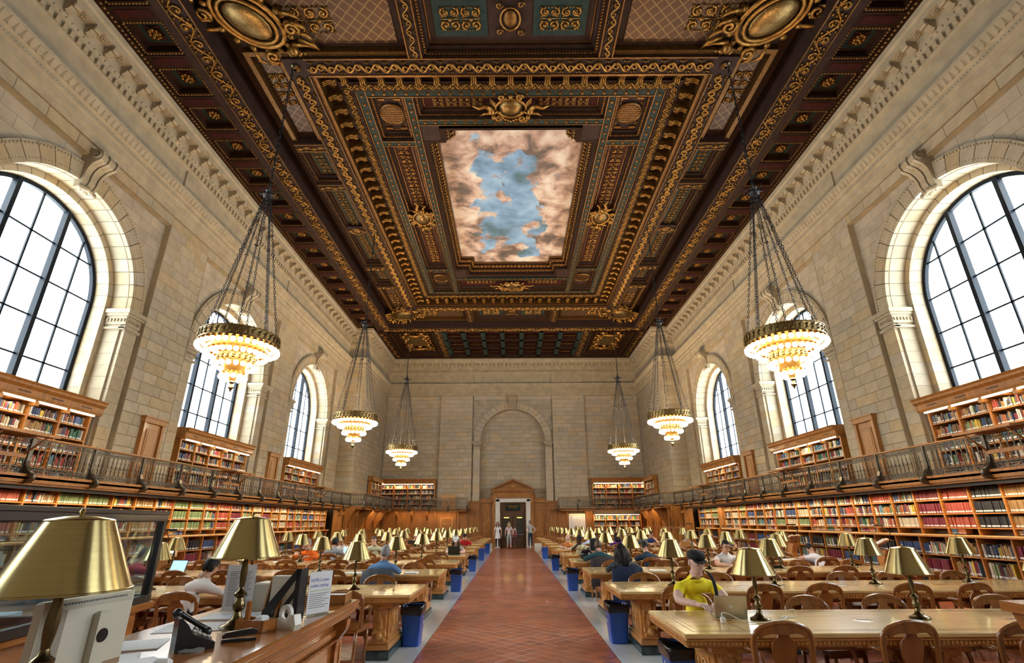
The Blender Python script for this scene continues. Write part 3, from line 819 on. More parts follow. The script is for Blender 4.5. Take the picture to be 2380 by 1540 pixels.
# --- rosette coffers along the long walls
def coffer(cx,cy,w,l,parent):
    st=[(0,ZE),(.0,ZE+.02),(.10,ZE+.03),(.12,ZE+.22),(.2,ZE+.24)]
    m=frame_steps(cx-w/2,cx+w/2,cy-l/2,cy+l/2,st,0)
    o=m.build('coffer',M['wood_d'],parent)
    p=MB(); p.box(cx-w/2+.1,cy-l/2+.1,ZE+.24,cx+w/2-.1,cy+l/2-.1,ZE+.28); p.build('coffer_panel',M['teal'],o)
    q=MB(); q.box(cx-.2,cy-.2,ZE+.215,cx+.2,cy+.2,ZE+.24); q.build('coffer_centre',M['maroon'],o)
    for s in (-1,1):
        lay('bead',cx+s*(w/2-.05),cy,ZE+.02,l-.1,PI/2,o,.085,.030); lay('bead',cx,cy+s*(l/2-.05),ZE+.02,w-.1,0,o,.085,.030)
    put('rosette',ros_me,o,Matrix.Translation((cx,cy,ZE+.2)))
def slab(name,x0,x1,y0,y1,z0,z1,mt,parent=None):
    return MB().box(x0,y0,z0,x1,y1,z1).build(name,M[mt],parent or ceiling)
for s in (-1,1):
    xs=sorted((s*8.62,s*9.86))
    y=4.0+(.25 if s>0 else 0)
    slab('ceiling_border',*sorted((s*9.82,s*10.02)),-2.2,31.5,ZE-.01,ZE+.5,'wood_d')
    slab('ceiling_border',*sorted((s*8.46,s*8.72)),-2.2,31.0,ZE+.0,ZE+.5,'wood_p')
    lay('bead',s*9.90,17.5,ZE-.01,27,PI/2,ceiling,.12,.035)
    c0=4.0+(.27 if s>0 else 0); i=0
    ys=[c0+1.4*j for j in range(20) if c0+1.4*j<30.9]
    for yy in ys:
        coffer(s*9.27,yy,1.10,1.0,ceiling)
    yp=-2.2
    for yy in ys+[None]:
        a=yp; b=(yy-.5) if yy else 31.0
        m=MB(); x0,x1=sorted((s*8.72,s*9.82)); m.box(x0,a,ZE,x1,b,ZE+.3,0)
        if b-a<1: 
            xa,xb=sorted((s*8.85,s*9.7)); m.box(xa,(a+b)/2-.11,ZE-.012,xb,(a+b)/2+.11,ZE,1)
        m.build('ceiling_rib',[M['wood_d'],M['maroon']],ceiling); yp=(yy+.5) if yy else 31
    # vine beam (long)
    beam(*sorted((s*7.90,s*8.46)),8.5,30.5,ZE-.02,ZE+1.0,'vine',.45)
    beam(*sorted((s*7.90,s*8.46)),-2.2,7.7,ZE-.02,ZE+1.0,'vine',.45)
# cross beams near and far
for (a,b) in ((7.7,8.5),(30.5,31.2)):
    beam(-7.9,7.9,a,b,ZE-.02,ZE+1.0,'vine',.44)
    for s in (-1,1):
        o=MB().box(*( [sorted((s*7.9,s*8.46))[0],a,ZE-.02,sorted((s*7.9,s*8.46))[1],b,ZE+1.0])).build('beam_crossing',M['wood_p'],ceiling)
        put('rosette',ros_me,o,Matrix.Translation((s*8.18,(a+b)/2,ZE-.02)))
slab('ceiling_boards',-7.9,7.9,-2.2,7.7,ZE+.5,ZE+.6,'wood_d')
# deep dark channel
m=MB()
for s in (-1,1):
    x0,x1=sorted((s*7.35,s*7.92)); m.box(x0,8.4,14.25,x1,30.6,14.35)
m.box(-7.9,8.4,14.25,7.9,8.75,14.35); m.box(-7.9,29.95,14.25,7.9,30.6,14.35)
m.build('ceiling_channel',M['wood_d'],ceiling)
# --- inner wave beams
XI0,XI1=5.72,6.34; YN0,YN1=10.40,10.95; YF0,YF1=27.55,28.15
for s in (-1,1):
    x0,x1=sorted((s*XI0,s*XI1)); beam(x0,x1,YN1,YF0,ZI,ZI+.6,'wave',.49)
for y0,y1 in ((YN0,YN1),(YF0,YF1)):
    beam(-XI0,XI0,y0,y1,ZI,ZI+.6,'wave',.49)
    for s in (-1,1):
        o=slab('beam_crossing',*sorted((s*XI0,s*XI1)),y0,y1,ZI,ZI+.6,'wood_p'); 
        mm=MB().lathe([(.05,0),(.12,-.01),(.14,-.04),(.09,-.07),(.04,-.09)],n=14); mm.build('hanging_boss',M['brass_d'],o,loc=(s*(XI0+XI1)/2,(y0+y1)/2,ZI))
# --- outer panel ring between wave beam and channel
CB=[13.92,16.1,22.7,24.9]
NX=2.62
def arabesque(w,l,key={}):
    k=(round(w,2),round(l,2))
    if k in key: return key[k]
    m=MB(); n=max(1,round(l/(w*.9))); p=l/n
    for i in range(n):
        cy_=-l/2+p*(i+.5)
        for sx in (-1,1):
            for sy in (-1,1):
                m.tube(spiral(sx*w*.22,cy_+sy*p*.22,w*.17,1.3,sx*sy,PI/2*(1-sx),10,-.02),w*.045,4)
                m.ball((sx*w*.22,cy_+sy*p*.22,-.03),w*.085,5,3)
                m.ball((sx*w*.38,cy_+sy*p*.40,-.02),w*.05,4,2,sx=1.4)
                m.ball((sx*w*.40,cy_+sy*p*.08,-.02),w*.04,4,2,sy=1.6)
                m.ball((sx*w*.08,cy_+sy*p*.36,-.02),w*.045,4,2,sy=1.6)
        m.ball((0,cy_,-.03),w*.09,6,3)
        m.tube([(0,cy_-p*.45,-.02),(0,cy_+p*.45,-.02)],w*.02,4)
    key[k]=m.mesh('gilded_arabesque',[M['gold']]); return key[k]
def panel(x0,x1,y0,y1,z,fill='teal',orn=True,deep=.3,name='ceiling_panel'):
    st=[(0,z),(.04,z+.0),(.05,z+.06),(.12,z+.10),(.14,z+deep*.6),(.20,z+deep*.75),(.22,z+deep)]
    o=frame_steps(x0,x1,y0,y1,st,0).build(name,M['wood_d'],ceiling)
    i=.2; MB().box(x0+i,y0+i,z+deep,x1-i,y1-i,z+deep+.03).build('panel_field',M[fill],o)
    w,l=x1-x0,y1-y0
    for s in (-1,1):
        lay('dent',(x0+x1)/2+s*(w/2-.085),(y0+y1)/2,z+.10,l-.16,PI/2,o,.085,.05,.05,.05)
        lay('dent',(x0+x1)/2,(y0+y1)/2+s*(l/2-.085),z+.10,w-.16,0,o,.085,.05,.05,.05)
    m=MB(); a=.24
    for s in (-1,1):
        m.box((x0+x1)/2+s*(w/2-a)-.012,y0+a,z+deep-.02,(x0+x1)/2+s*(w/2-a)+.012,y1-a,z+deep); m.box(x0+a,(y0+y1)/2+s*(l/2-a)-.012,z+deep-.02,x1-a,(y0+y1)/2+s*(l/2-a)+.012,z+deep)
    m.build('gilt_fillet',M['gold_d'],o)
    if orn:
        ww,ll=w-.6,l-.6
        if ll>=ww: put('gilded_arabesque',arabesque(ww,ll),o,Matrix.Translation(((x0+x1)/2,(y0+y1)/2,z+deep)))['kind']='stuff'
        else: put('gilded_arabesque',arabesque(ll,ww),o,Matrix.Translation(((x0+x1)/2,(y0+y1)/2,z+deep))@rotz(PI/2))['kind']='stuff'
    return o
XO=7.35
for s in (-1,1):
    x0,x1=sorted((s*XI1,s*XO))
    for c in CB:
        beam(x0,x1,c-.2,c+.2,ZI,ZI+.5,'wave',.26)
    for a,b in zip(CB[:-1],CB[1:]):
        p=panel(x0,x1,a+.2,b-.2,ZI+.02)
    # small medallion across the long panel
    m=MB(); cx=(x0+x1)/2; m.box(cx-.42,19.1,ZI+.15,cx+.42,19.75,ZI+.34,0); m.ball((cx,19.42,ZI+.14),.17,12,5,1,sx=1.2,sz=.35)
    m.tube([(cx+.25*math.cos(t),19.42+.22*math.sin(t),ZI+.12) for t in [2*PI*i/16 for i in range(16)]],.025,5,2,closed=True)
    for q in (-1,1):
        m.tube(spiral(cx+q*.3,19.42,.1,1.2,q,0,9,ZI+.12),.022,4,2)
    m.build('oval_medallion',[M['wood_p'],M['gold_d'],M['gold']],p)
for (ya,yb,nearf) in ((8.5,YN0,True),(YF1,30.0,False)):
    for s in (-1,1): beam(s*NX-.2,s*NX+.2,ya,yb,ZI,ZI+.5,'wave',.30)
    o=panel(-NX+.2,NX-.2,ya,yb,ZI+.02,'wood_p',False)
    ca=(ya+yb)/2
    for s in (-1,1):
        put('gilded_arabesque',arabesque(.8,1.1),o,Matrix.Translation((s*1.3,ca,ZI+.3))@rotz(PI/2))['kind']='stuff'
        MB().box(s*1.3-.7,ca-.5,ZI+.29,s*1.3+.7,ca+.5,ZI+.315).build('inset_field',M['teal'],o)
    m=MB(); m.ball((0,ca,ZI+.28),.2,12,5,1,sy=1.3,sz=.4); m.tube([(.26*math.cos(t),ca+.32*math.sin(t),ZI+.26) for t in [2*PI*i/16 for i in range(16)]],.03,5,0,closed=True)
    for q in (-1,1):
        for r_ in (-1,1): m.tube(spiral(q*.28,ca+r_*.38,.1,1.2,q*r_,0,9,ZI+.26),.025,4)
    m.build('shield_medallion',[M['gold'],M['gold_d']],o)
    # L-shaped corner panels with lattice and big oval cartouche
    for s in (-1,1):
        xa,xb=sorted((s*(NX+.2),s*XO))
        yc0,yc1=(ya,CB[0]-.2) if nearf else (CB[-1]+.2,yb)
        ycorn=(ya,yb)
        # two arms
        arm1=(xa,xb,ya,yb); x2,x3=sorted((s*XI1,s*XO)); arm2=(x2,x3,*((yb,CB[0]-.2) if nearf else (CB[-1]+.2,ya)))
        for j,(p0,p1,q0,q1) in enumerate((arm1,arm2)):
            mm=MB(); zt=ZI+.3; mm.box(p0,q0,zt,p1,q1,zt+.03)
            o2=mm.build('corner_panel',M['wood_d'],ceiling)
            MB().box(p0+.26,q0+.26 if j==0 or not nearf else q0-.2,zt-.02,p1-.26,q1-.26 if j==0 or nearf else q1+.2,zt).build('lattice_field',M['lattice'],o2)
            L1=(p1-p0); L2=(q1-q0)
            for e in (-1,1):
                if j==0: lay('dent',(p0+p1)/2,(q0+q1)/2+e*(L2/2-.09),zt-.12,L1-.2,0,o2,.085,.05,.05,.05); MB().box(p0,(q0+q1)/2+e*(L2/2-.07)-.07,zt-.2,p1,(q0+q1)/2+e*(L2/2-.07)+.07,zt-.1 if False else zt).build('panel_moulding',M['gold_d'],o2)
                else: lay('dent',(p0+p1)/2+e*(L1/2-.09),(q0+q1)/2,zt-.12,L2-.1,PI/2,o2,.085,.05,.05,.05); MB().box((p0+p1)/2+e*(L1/2-.07)-.07,q0,zt-.2,(p0+p1)/2+e*(L1/2-.07)+.07,q1,zt).build('panel_moulding',M['gold_d'],o2)
            if j==0: put('gilded_arabesque',arabesque(.9,1.5),o2,Matrix.Translation((s*5.35,(q0+q1)/2,zt-.02))@rotz(PI/2))['kind']='stuff'
            else: put('gilded_arabesque',arabesque(.62,1.3),o2,Matrix.Translation(((p0+p1)/2,(q0+q1)/2-(.35 if nearf else -.35),zt-.02)))['kind']='stuff'
        # cartouche
        cx,cyy=s*6.75,(9.35 if nearf else 29.2)
        m=MB(); Mx=Matrix.Translation((cx,cyy,ZI+.12))@rotz(-PI/4 if (s>0)==nearf else PI/4)@Matrix.Scale(1.22,4)
        m.M=Mx
        m.ball((0,0,0),.36,16,6,1,sx=1.5,sy=1,sz=.32)
        m.tube([(.60*math.cos(t),.42*math.sin(t),-.02) for t in [2*PI*i/20 for i in range(20)]],.045,6,0,closed=True)
        m.tube([(.74*math.cos(t),.54*math.sin(t),.03) for t in [2*PI*i/20 for i in range(20)]],.06,6,0,closed=True)
        for i in range(16):
            t=2*PI*i/16; m.ball((.86*math.cos(t),.66*math.sin(t),.03),.075,5,3,sx=1.3)
        for q in (-1,1):
            for r_ in (-1,1):
                m.tube(spiral(q*.72,r_*.48,.17,1.4,q*r_,0,12,-.04),.04,5)
            for e_ in (-1,1):
                for k_ in range(4): m.tube([(q*(.35+.2*k_),e_*(.62-.10*k_),.02),(q*(.55+.22*k_),e_*(.80-.12*k_),-.02),(q*(.80+.22*k_),e_*(.78-.14*k_),.02)],[.05,.05,.012],5)
            m.ball((q*.98,0,-.03),.13,7,4); m.ball((q*1.12,.0,0),.09,6,3); m.ball((q*1.2,.08,0),.06,5,3); m.ball((q*1.2,-.08,0),.06,5,3)
            m.tube([(q*.9,.1,0),(q*1.15,.3,.02),(q*1.4,.35,.05)],[.06,.04,.01],5); m.tube([(q*.9,-.1,0),(q*1.15,-.3,.02),(q*1.4,-.35,.05)],[.06,.04,.01],5)
        m.build('gilded_cartouche',[M['gold'],M['bronzeband']],ceiling)
# --- inner raised field with modillions
ZF=14.05
def ringbox(m,xo,yo0,yo1,xi,yi0,yi1,z0,z1,mt=0):
    m.box(-xo,yo0,z0,xo,yi0,z1,mt); m.box(-xo,yi1,z0,xo,yo1,z1,mt); m.box(-xo,yi0,z0,-xi,yi1,z1,mt); m.box(xi,yi0,z0,xo,yi1,z1,mt)
m=MB(); ringbox(m,5.74,YN1-.02,YF0+.02,5.60,YN1+.12,YF0-.12,ZI+.05,ZI+.5,0); m.build('ceiling_moulding',M['gold_d'],ceiling)
m=MB(); ringbox(m,5.62,YN1+.1,YF0-.1,5.15,YN1+.58,YF0-.58,ZF-.02,ZF+.1,0); m.build('cove_soffit',M['wood_d'],ceiling)
m=MB(); ringbox(m,5.17,YN1+.56,YF0-.56,4.80,YN1+.92,YF0-.92,ZF-.10,ZF+.1,0); lf=m.build('leaf_band',M['wood_d'],ceiling)
for s in (-1,1):
    lay('vine',s*4.985,CY-.15,ZF-.10,15.0,PI/2,lf,.26,.42); 
for yy in (YN1+.74,YF0-.74): lay('vine',0,yy,ZF-.10,9.9,0,lf,.26,.42)
mo=MB(); mo.prism([(0,-.02),(0,-.26),(.06,-.30),(.14,-.24),(.26,-.20),(.34,-.26),(.44,-.20),(.44,-.02)],-.085,.085,'x')
for e in(-.06,0,.06): mo.tube([(e,.0,-.27),(e,.07,-.32),(e,.16,-.25),(e,.27,-.22),(e,.36,-.27),(e,.45,-.2)],.022,4)
for e in (-.07,.07): mo.ball((e,.40,-.24),.05,5,3)
mo_me=mo.mesh('ceiling_modillion',[M['gold']])
ro2=rosette_mesh(.11,6,'cove_rosette')
def modrow(x0,y0,x1,y1,nrm):
    L=math.hypot(x1-x0,y1-y0); n=round(L/.56); a=math.atan2(nrm[1],nrm[0])-PI/2
    for i in range(n):
        t=(i+.5)/n; x,y=x0+(x1-x0)*t,y0+(y1-y0)*t
        put('ceiling_modillion',mo_me,ceiling,Matrix.Translation((x,y,ZF-.0))@rotz(a))
        if i<n-1:
            t=(i+1)/n; x,y=x0+(x1-x0)*t+nrm[0]*.22,y0+(y1-y0)*t+nrm[1]*.22
            put('cove_rosette',ro2,ceiling,Matrix.Translation((x,y,ZF-.03)))
modrow(-5.6,YN1+.15,-5.6,YF0-.15,(1,0)); modrow(5.6,YN1+.15,5.6,YF0-.15,(-1,0))
modrow(-5.2,YN1+.12,5.2,YN1+.12,(0,1)); modrow(-5.2,YF0-.12,5.2,YF0-.12,(0,-1))
m=MB(); ringbox(m,5.75,YN1-.02,YF0+.02,5.62,YN1+.1,YF0-.1,ZI+.3,ZF+.1,0); m.build('cove_wall',M['teal'],ceiling)
# beaded straps and panels
YA,YB=YN1+.92,YF0-.92
def strap(x0,x1,y0,y1):
    o=slab('beaded_strap',x0,x1,y0,y1,ZF-.04,ZF+.12,'teal'); hor=(x1-x0)>(y1-y0); L=max(x1-x0,y1-y0)
    lay('bead',(x0+x1)/2,(y0+y1)/2,ZF-.04,L-.1,0 if hor else PI/2,o,.34,.062)
    lay('bead',(x0+x1)/2,(y0+y1)/2,ZF-.04,L-.3,0 if hor else PI/2,o,.17,.026)
    m=MB()
    for s in (-1,1):
        if hor: m.box(x0,(y0+y1)/2+s*((y1-y0)/2-.015)-.015,ZF-.065,x1,(y0+y1)/2+s*((y1-y0)/2-.015)+.015,ZF-.04)
        else: m.box((x0+x1)/2+s*((x1-x0)/2-.015)-.015,y0,ZF-.065,(x0+x1)/2+s*((x1-x0)/2-.015)+.015,y1,ZF-.04)
    m.build('gilt_fillet',M['gold_d'],o)
SX0,SX1=4.46,4.78; TX0,TX1=3.05,3.33
PYN,PYF=13.95,24.05      # ends of the painting
for s in (-1,1):
    strap(*sorted((s*SX0,s*SX1)),YA,YB); strap(*sorted((s*TX0,s*TX1)),YA+.28,YB-.28)
for y0,y1 in ((YA,YA+.28),(YB-.28,YB)): strap(-SX0,SX0,y0,y1)
PN1=13.35; PF0=24.65
for y0,y1 in ((PN1-.27,PN1),(PF0,PF0+.27)): strap(-TX0,TX0,y0,y1)
for s in (-1,1):
    for y0 in (14.2,23.7): strap(*sorted((s*TX1,s*SX0)),y0-.12,y0+.14)
def shield(cx,cy,z,ang,parent):
    m=MB(); m.M=Matrix.Translation((cx,cy,z))@rotz(ang)
    m.ball((0,0,0),.38,14,5,1,sx=1.05,sy=.85,sz=.32)
    m.tube([(.45*math.cos(t)*(1+.1*math.cos(2*t)),.38*math.sin(t),-.03) for t in [2*PI*i/20 for i in range(20)]],.05,6,0,closed=True)
    for q in (-1,1):
        m.tube(spiral(q*.38,.42,.15,1.4,q,0,11,-.06),.045,5); m.tube(spiral(q*.28,-.46,.13,1.4,-q,0,11,-.06),.04,5)
        # winged cherub leaning on the shield
        m.ball((q*.62,.10,-.05),.13,8,5); m.ball((q*.56,.30,-.10),.085,8,5)
        m.tube([(q*.62,.0,-.05),(q*.82,-.12,-.06),(q*1.02,-.02,-.05),(q*1.22,-.12,-.04)],[.10,.075,.06,.03],6)
        m.tube([(q*.66,.15,-.06),(q*.86,.18,-.08),(q*1.0,.30,-.04)],[.06,.045,.03],5)
        m.tube([(q*.56,.18,-.08),(q*.42,.05,-.12),(q*.30,.10,-.12)],[.05,.04,.03],5)
        for w in range(3): m.tube([(q*.5,-.1-.05*w,-.04),(q*.66,-.25-.08*w,-.02)],[.05,.01],4)
    for w in range(5): m.ball(((-2+w)*.09,.44+.04*(2-abs(w-2)),-.06),.055,5,3)
    m.ball((0,-.5,-.05),.09,6,4)
    m.build('gilded_shield',[M['gold'],M['bronzeband']],parent)
def inner_panel(x0,x1,y0,y1,fill,orn=True):
    return panel(x0,x1,y0,y1,ZF,fill,orn,.26,'inner_panel')
for s in (-1,1):
    a,b=sorted((s*TX1,s*SX0))
    o=inner_panel(a,b,14.34,23.58,'maroon'); shield((a+b)/2,18.95,ZF+.02,PI/2*s,ceiling)
for y0,y1,yr in ((YA+.28,PN1-.27,1),(PF0+.27,YB-.28,-1)):
    inner_panel(-TX0,TX0,y0,y1,'maroon',False); shield(0,(y0+y1)/2,ZF-.02,0 if yr>0 else 0,ceiling)
    for s in (-1,1):
        put('gilded_arabesque',arabesque(.42,1.7),ceiling,Matrix.Translation((s*1.7,(y0+y1)/2,ZF+.24))@rotz(PI/2))['kind']='stuff'
    for s in (-1,1):
        a,b=sorted((s*TX1,s*SX0)); yy0,yy1=(YA+.28,14.08) if yr>0 else (23.84,YB-.28)
        o=inner_panel(a,b,yy0,yy1,'wood_p',False)
        cx,cyy=(a+b)/2,(yy0+yy1)/2; m=MB()
        m.lathe([(.36,0),(.40,-.04),(.44,-.03),(.46,0)],n=20,mat=0,M=T(cx,cyy,ZF+.2))
        for k in range(-4,5):
            h=math.sqrt(max(0,.36**2-(k*.08)**2))
            m.box(cx-h,cyy+k*.08-.014,ZF+.17,cx+h,cyy+k*.08+.014,ZF+.185); m.box(cx+k*.08-.014,cyy-h,ZF+.18,cx+k*.08+.014,cyy+h,ZF+.195)
        m.build('woven_grille',M['gold_d'],o)
        m=MB(); m.lathe([(.01,0),(.36,0)],n=18,M=T(cx,cyy,ZF+.23)); m.build('grille_opening',M['black'],o)
        q=MB()
        for sx in(-1,1):
            for sy in (-1,1):
                px,py=cx+sx*.40,cyy+sy*(yy1-yy0)*.5-sy*.34
                q.box(min(px,px-sx*.26),py-.03,ZF+.2,max(px,px-sx*.26),py+.03,ZF+.24); q.box(px-.03,min(py,py-sy*.3),ZF+.2,px+.03,max(py,py-sy*.3),ZF+.24)
                q.tube(spiral(cx+sx*.36,cyy+sy*.42,.06,1.2,sx*sy,0,8,ZF+.2),.015,4)
        q.build('gilt_key_moulding',M['gold_d'],o)
# painting with notched corners, in a stepped gilt frame
PX,PXN=2.62,1.98; nd=.60
out=[(-PXN,PYN),(PXN,PYN),(PXN,PYN+nd),(PX,PYN+nd),(PX,PYF-nd),(PXN,PYF-nd),(PXN,PYF),(-PXN,PYF),(-PXN,PYF-nd),(-PX,PYF-nd),(-PX,PYN+nd),(-PXN,PYN+nd)]
pc=(0,(PYN+PYF)/2)
m=MB(); m.prism([(x,y-pc[1]) for x,y in out],0,.02,'z'); pt=m.build('sky_painting',M['painting'],ceiling,loc=(0,pc[1],14.68))
def offp(o,d):
    n=len(o); r=[]
    for i in range(n):
        a,b,c=Vector(o[i-1]),Vector(o[i]),Vector(o[(i+1)%n]); e1=(b-a).normalized(); e2=(c-b).normalized()
        n1=Vector((e1.y,-e1.x)); n2=Vector((e2.y,-e2.x)); v=(n1+n2); r.append((b.x+d*v.x,b.y+d*v.y))
    return r
m=MB(); st=[(0,14.66,1),(.04,14.60,1),(.05,14.50,0),(.16,14.42,1),(.18,14.30,0),(.26,14.24,1),(.30,14.06,0),(.44,14.02,0)]
n=len(out); rings=[[(x,y,z) for x,y in offp(out,d)] for d,z,_ in st]
for j in range(len(st)-1):
    m.add(rings[j]+rings[j+1],[(i,(i+1)%n,n+(i+1)%n,n+i) for i in range(n)],st[j+1][2])
fr=m.build('painting_frame',[M['wood_d'],M['gold_d']],ceiling)
m=MB()
rr=offp(out,.22)
for i in range(n):
    a,b=Vector(rr[i]),Vector(rr[(i+1)%n]); L=(b-a).length; q=max(1,int(L/.14)); 
    for j in range(q):
        p=a.lerp(b,(j+.5)/q); m.ball((p.x,p.y,14.26),.045,4,3,sz=1.3)
rr=offp(out,.10)
for i in range(n):
    a,b=Vector(rr[i]),Vector(rr[(i+1)%n]); L=(b-a).length; q=max(1,int(L/.19))
    e=(b-a).normalized()
    for j in range(q):
        p=a.lerp(b,(j+.5)/q); m.tube([(p.x,p.y,14.40),(p.x+e.y*-.06,p.y+e.x*.06,14.52)],[.06,.03],4)
m.build('egg_and_leaf_moulding',M['gold'],fr,kind='stuff')
for s in (-1,1):
    a_,b_=sorted((s*2.42,s*3.06))
    for y0,y1 in ((13.35,14.12),(23.88,24.65)): slab('frame_corner_plate',a_,b_,y0,y1,ZF-.02,ZF+.1,'wood_p')
# --- last bay beyond the far vine beam: grid of small coffers between two figure panels
gx=4.6
slab('ceiling_border',-9.02,9.02,36.7,37.12,ZE-.01,ZE+.4,'wood_d')
for s in (-1,1):
    slab('ceiling_border',*sorted((s*8.3,s*9.02)),31.2,36.7,ZE-.01,ZE+.4,'wood_d')
    lay('vine',s*8.65,34,ZE-.01,5.2,PI/2,ceiling,.3)
    beam(*sorted((s*4.7,s*5.2)),31.2,36.7,ZE,ZE+.5,'vine',.30)
    o=panel(*sorted((s*5.25,s*8.25)),31.5,36.5,ZE+.02,'wood_d',True,.35)
    m=MB(); cx,cyy=s*6.75,34
    m.box(cx-.6,cyy-.9,ZE+.26,cx+.6,cyy+.9,ZE+.36,1)
    for sx in(-1,1):
        for sy in (-1,1):
            m.tube(spiral(cx+sx*.75,cyy+sy*1.1,.3,1.4,sx*sy,0,12,ZE+.25),.07,5); m.ball((cx+sx*.7,cyy+sy*.5,ZE+.24),.18,6,4)
    for sy in (-1,1):
        m.tube([(cx-.6,cyy+sy*1.25,ZE+.25),(cx-.2,cyy+sy*1.4,ZE+.2),(cx+.2,cyy+sy*1.3,ZE+.2),(cx+.7,cyy+sy*1.45,ZE+.26)],[.09,.14,.12,.05],6)
    m.build('figure_cartouche',[M['gold'],M['bronzeband']],ceiling)
slab('ceiling_boards',-4.7,4.7,31.2,36.7,ZE+.45,ZE+.55,'maroon')
for i in range(8):
    x=-4.6+9.2*i/7; slab('grid_rib',x-.14,x+.14,31.3,36.6,ZE+.02,ZE+.45,'teal')
for j in range(4):
    y=31.4+5.1*j/3; slab('grid_rib',-4.6,4.6,y-.14,y+.14,ZE+.02,ZE+.45,'wood_d')
for i in range(7):
    for j in range(3):
        x=-4.6+9.2*(i+.5)/7; y=31.4+5.1*(j+.5)/3; put('rosette',ros_me,ceiling,Matrix.Translation((x,y,ZE+.40)))
        for s in(-1,1): lay('bead',x,y+s*.68,ZE+.3,1.0,0,ceiling,.1,.03)
# ------------------------------------------------------------------ doors, wood fittings of the far wall
def bx(name,mt,parent,*b,bev=0): 
    return MB().box(*b,b=bev).build(name,M[mt] if isinstance(mt,str) else mt,parent)
def st_empty(name,loc=(0,0,0)):
    o=bpy.data.objects.new(name,None); COL.objects.link(o); o['kind']='structure'; o.location=loc; return o
YW=37.5
portal=st_empty('door_1')
m=MB()
for s in (-1,1):
    a,b=sorted((s*.90,s*1.24)); m.box(a,YW-.18,0,b,YW+.6,3.21,b=.01); a,b=sorted((s*.96,s*1.18)); m.box(a,YW-.22,0,b,YW-.17,3.14)
m.box(-.90,YW-.18,2.93,.90,YW+.6,3.21,b=.01); m.box(-1.18,YW-.22,2.99,1.18,YW-.17,3.15)
m.build('marble_door_frame',M['marble_w'],portal)
m=MB(); m.box(-1.42,YW-.30,3.22,1.42,YW+.1,3.66); m.box(-1.50,YW-.42,3.66,1.50,YW+.1,3.72); m.box(-1.56,YW-.48,3.72,1.56,YW+.1,3.79)
for i in range(15): m.box(-1.4+.195*i,YW-.40,3.60,-1.4+.195*i+.09,YW-.28,3.67)
m.build('door_entablature',M['oak'],portal)
m=MB()
m.prism([(-1.56,3.79),(1.56,3.79),(0,4.47)],YW-.30,YW+.1,'y')
m.prism([(-1.60,3.79),(-1.42,3.79),(0,4.40),(1.42,3.79),(1.60,3.79),(0,4.52)],YW-.50,YW+.1,'y')
for i in range(12):
    for s in (-1,1):
        x=s*(.1+i*.115); z=4.33-abs(x)*.43; m.box(x-.03,YW-.45,z-.05,x+.03,YW-.30,z+.02)
m.build('pediment',M['oak'],portal)
m=MB(); m.ball((0,YW-.31,3.98),.12,8,4,sx=1.6)
for s in (-1,1): m.tube([(s*(.15+.05*i),YW-.31,3.95+.03*math.sin(i)) for i in range(12)],.025,4)
for s in (-1,1): m.tube([(s*(.1+.08*i),YW-.31,3.44+.05*math.sin(i*1.2)) for i in range(13)],.025,4)
m.build('pediment_carving',M['oak_l'],portal)
for s in (-1,1):
    m=MB(); m.prism([(YW+.1,2.7),(YW-.22,2.72),(YW-.26,2.9),(YW-.24,3.2),(YW-.34,3.45),(YW-.34,3.62),(YW+.1,3.62)],s*1.33-.09,s*1.33+.09,'x'); m.box(s*1.33-.1,YW-.2,0,s*1.33+.1,YW+.1,2.72)
    m.tube([(s*1.33,YW-.3+.04*math.cos(t),3.5+.05*math.sin(t)) for t in [i*.8 for i in range(9)]],.03,5)
    m.build('console_bracket',M['oak'],portal)
for s in (-1,1):   # shoulder scrolls
    P=[(1.43,3.0),(3.05,3.0),(3.05,3.04),(2.35,3.04),(2.25,3.12),(2.05,3.20),(1.90,3.17),(1.80,3.10),(1.68,3.18),(1.58,3.32),(1.55,3.5),(1.43,3.6)]
    m=MB(); pp=[(s*x,z) for x,z in P]; m.prism(pp,YW-.14,YW+.1,'y'); m.tube([(s*x,YW-.15,z) for x,z in P[3:]],.03,5); m.build('shoulder_scroll',M['oak'],portal)
# dark leaves with glass
for s in (-1,1):
    d=MB(); a,b=sorted((s*.02,s*.88)); gl=sorted((s*.22,s*.70))
    z0,z1=0.02,2.15
    y0,y1=YW+.12,YW+.18
    d.box(a,y0,z0,gl[0],y1,z1); d.box(gl[1],y0,z0,b,y1,z1); d.box(gl[0],y0,z0,gl[1],y1,.45); d.box(gl[0],y0,z1-.2,gl[1],y1,z1)
    leaf=d.build('door_leaf',M['oak_dk'] if 'oak_dk' in M else M['shelf_d'],portal)
    MB().box(gl[0],y0+.02,.45,gl[1],y0+.03,z1-.2).build('door_pane',M['cglass'],leaf)
    MB().tube([(s*.08,y0-.04,1.0),(s*.08,y0-.06,1.05),(s*.08,y0-.06,1.35),(s*.08,y0-.04,1.4)],.015,6).build('door_handle',M['brass'],leaf)
bx('door_transom','shelf_d',portal,-.9,YW+.1,2.15,.9,YW+.2,2.93)
sg=MB().box(-.52,YW+.05,2.38,.52,YW+.10,2.82).build('transom_sign',M['teal'],portal)
m=MB()
for r,(z,n_) in enumerate(((2.70,13),(2.60,9))):
    for i in range(n_): m.box(-.42+.84*i/13+(.13 if r else 0),YW+.035,z-.03,-.42+.84*i/13+.045+(.13 if r else 0),YW+.05,z+.03)
m.build('gilt_lettering_row',M['gold'],sg,kind='stuff')
bx('lobby_floor','oak',portal,-2,YW+.3,-.1,2,YW+4,.0); g=MB(); g.box(-2,YW+3.9,0,2,YW+4,3.2); g.box(-2,YW+.7,2.95,2,YW+4,3.05); g.box(-2.1,YW+.7,0,-2,YW+4,3); g.box(2,YW+.7,0,2.1,YW+4,3)
g.build('lobby_wall',M['shelf_d'],portal)
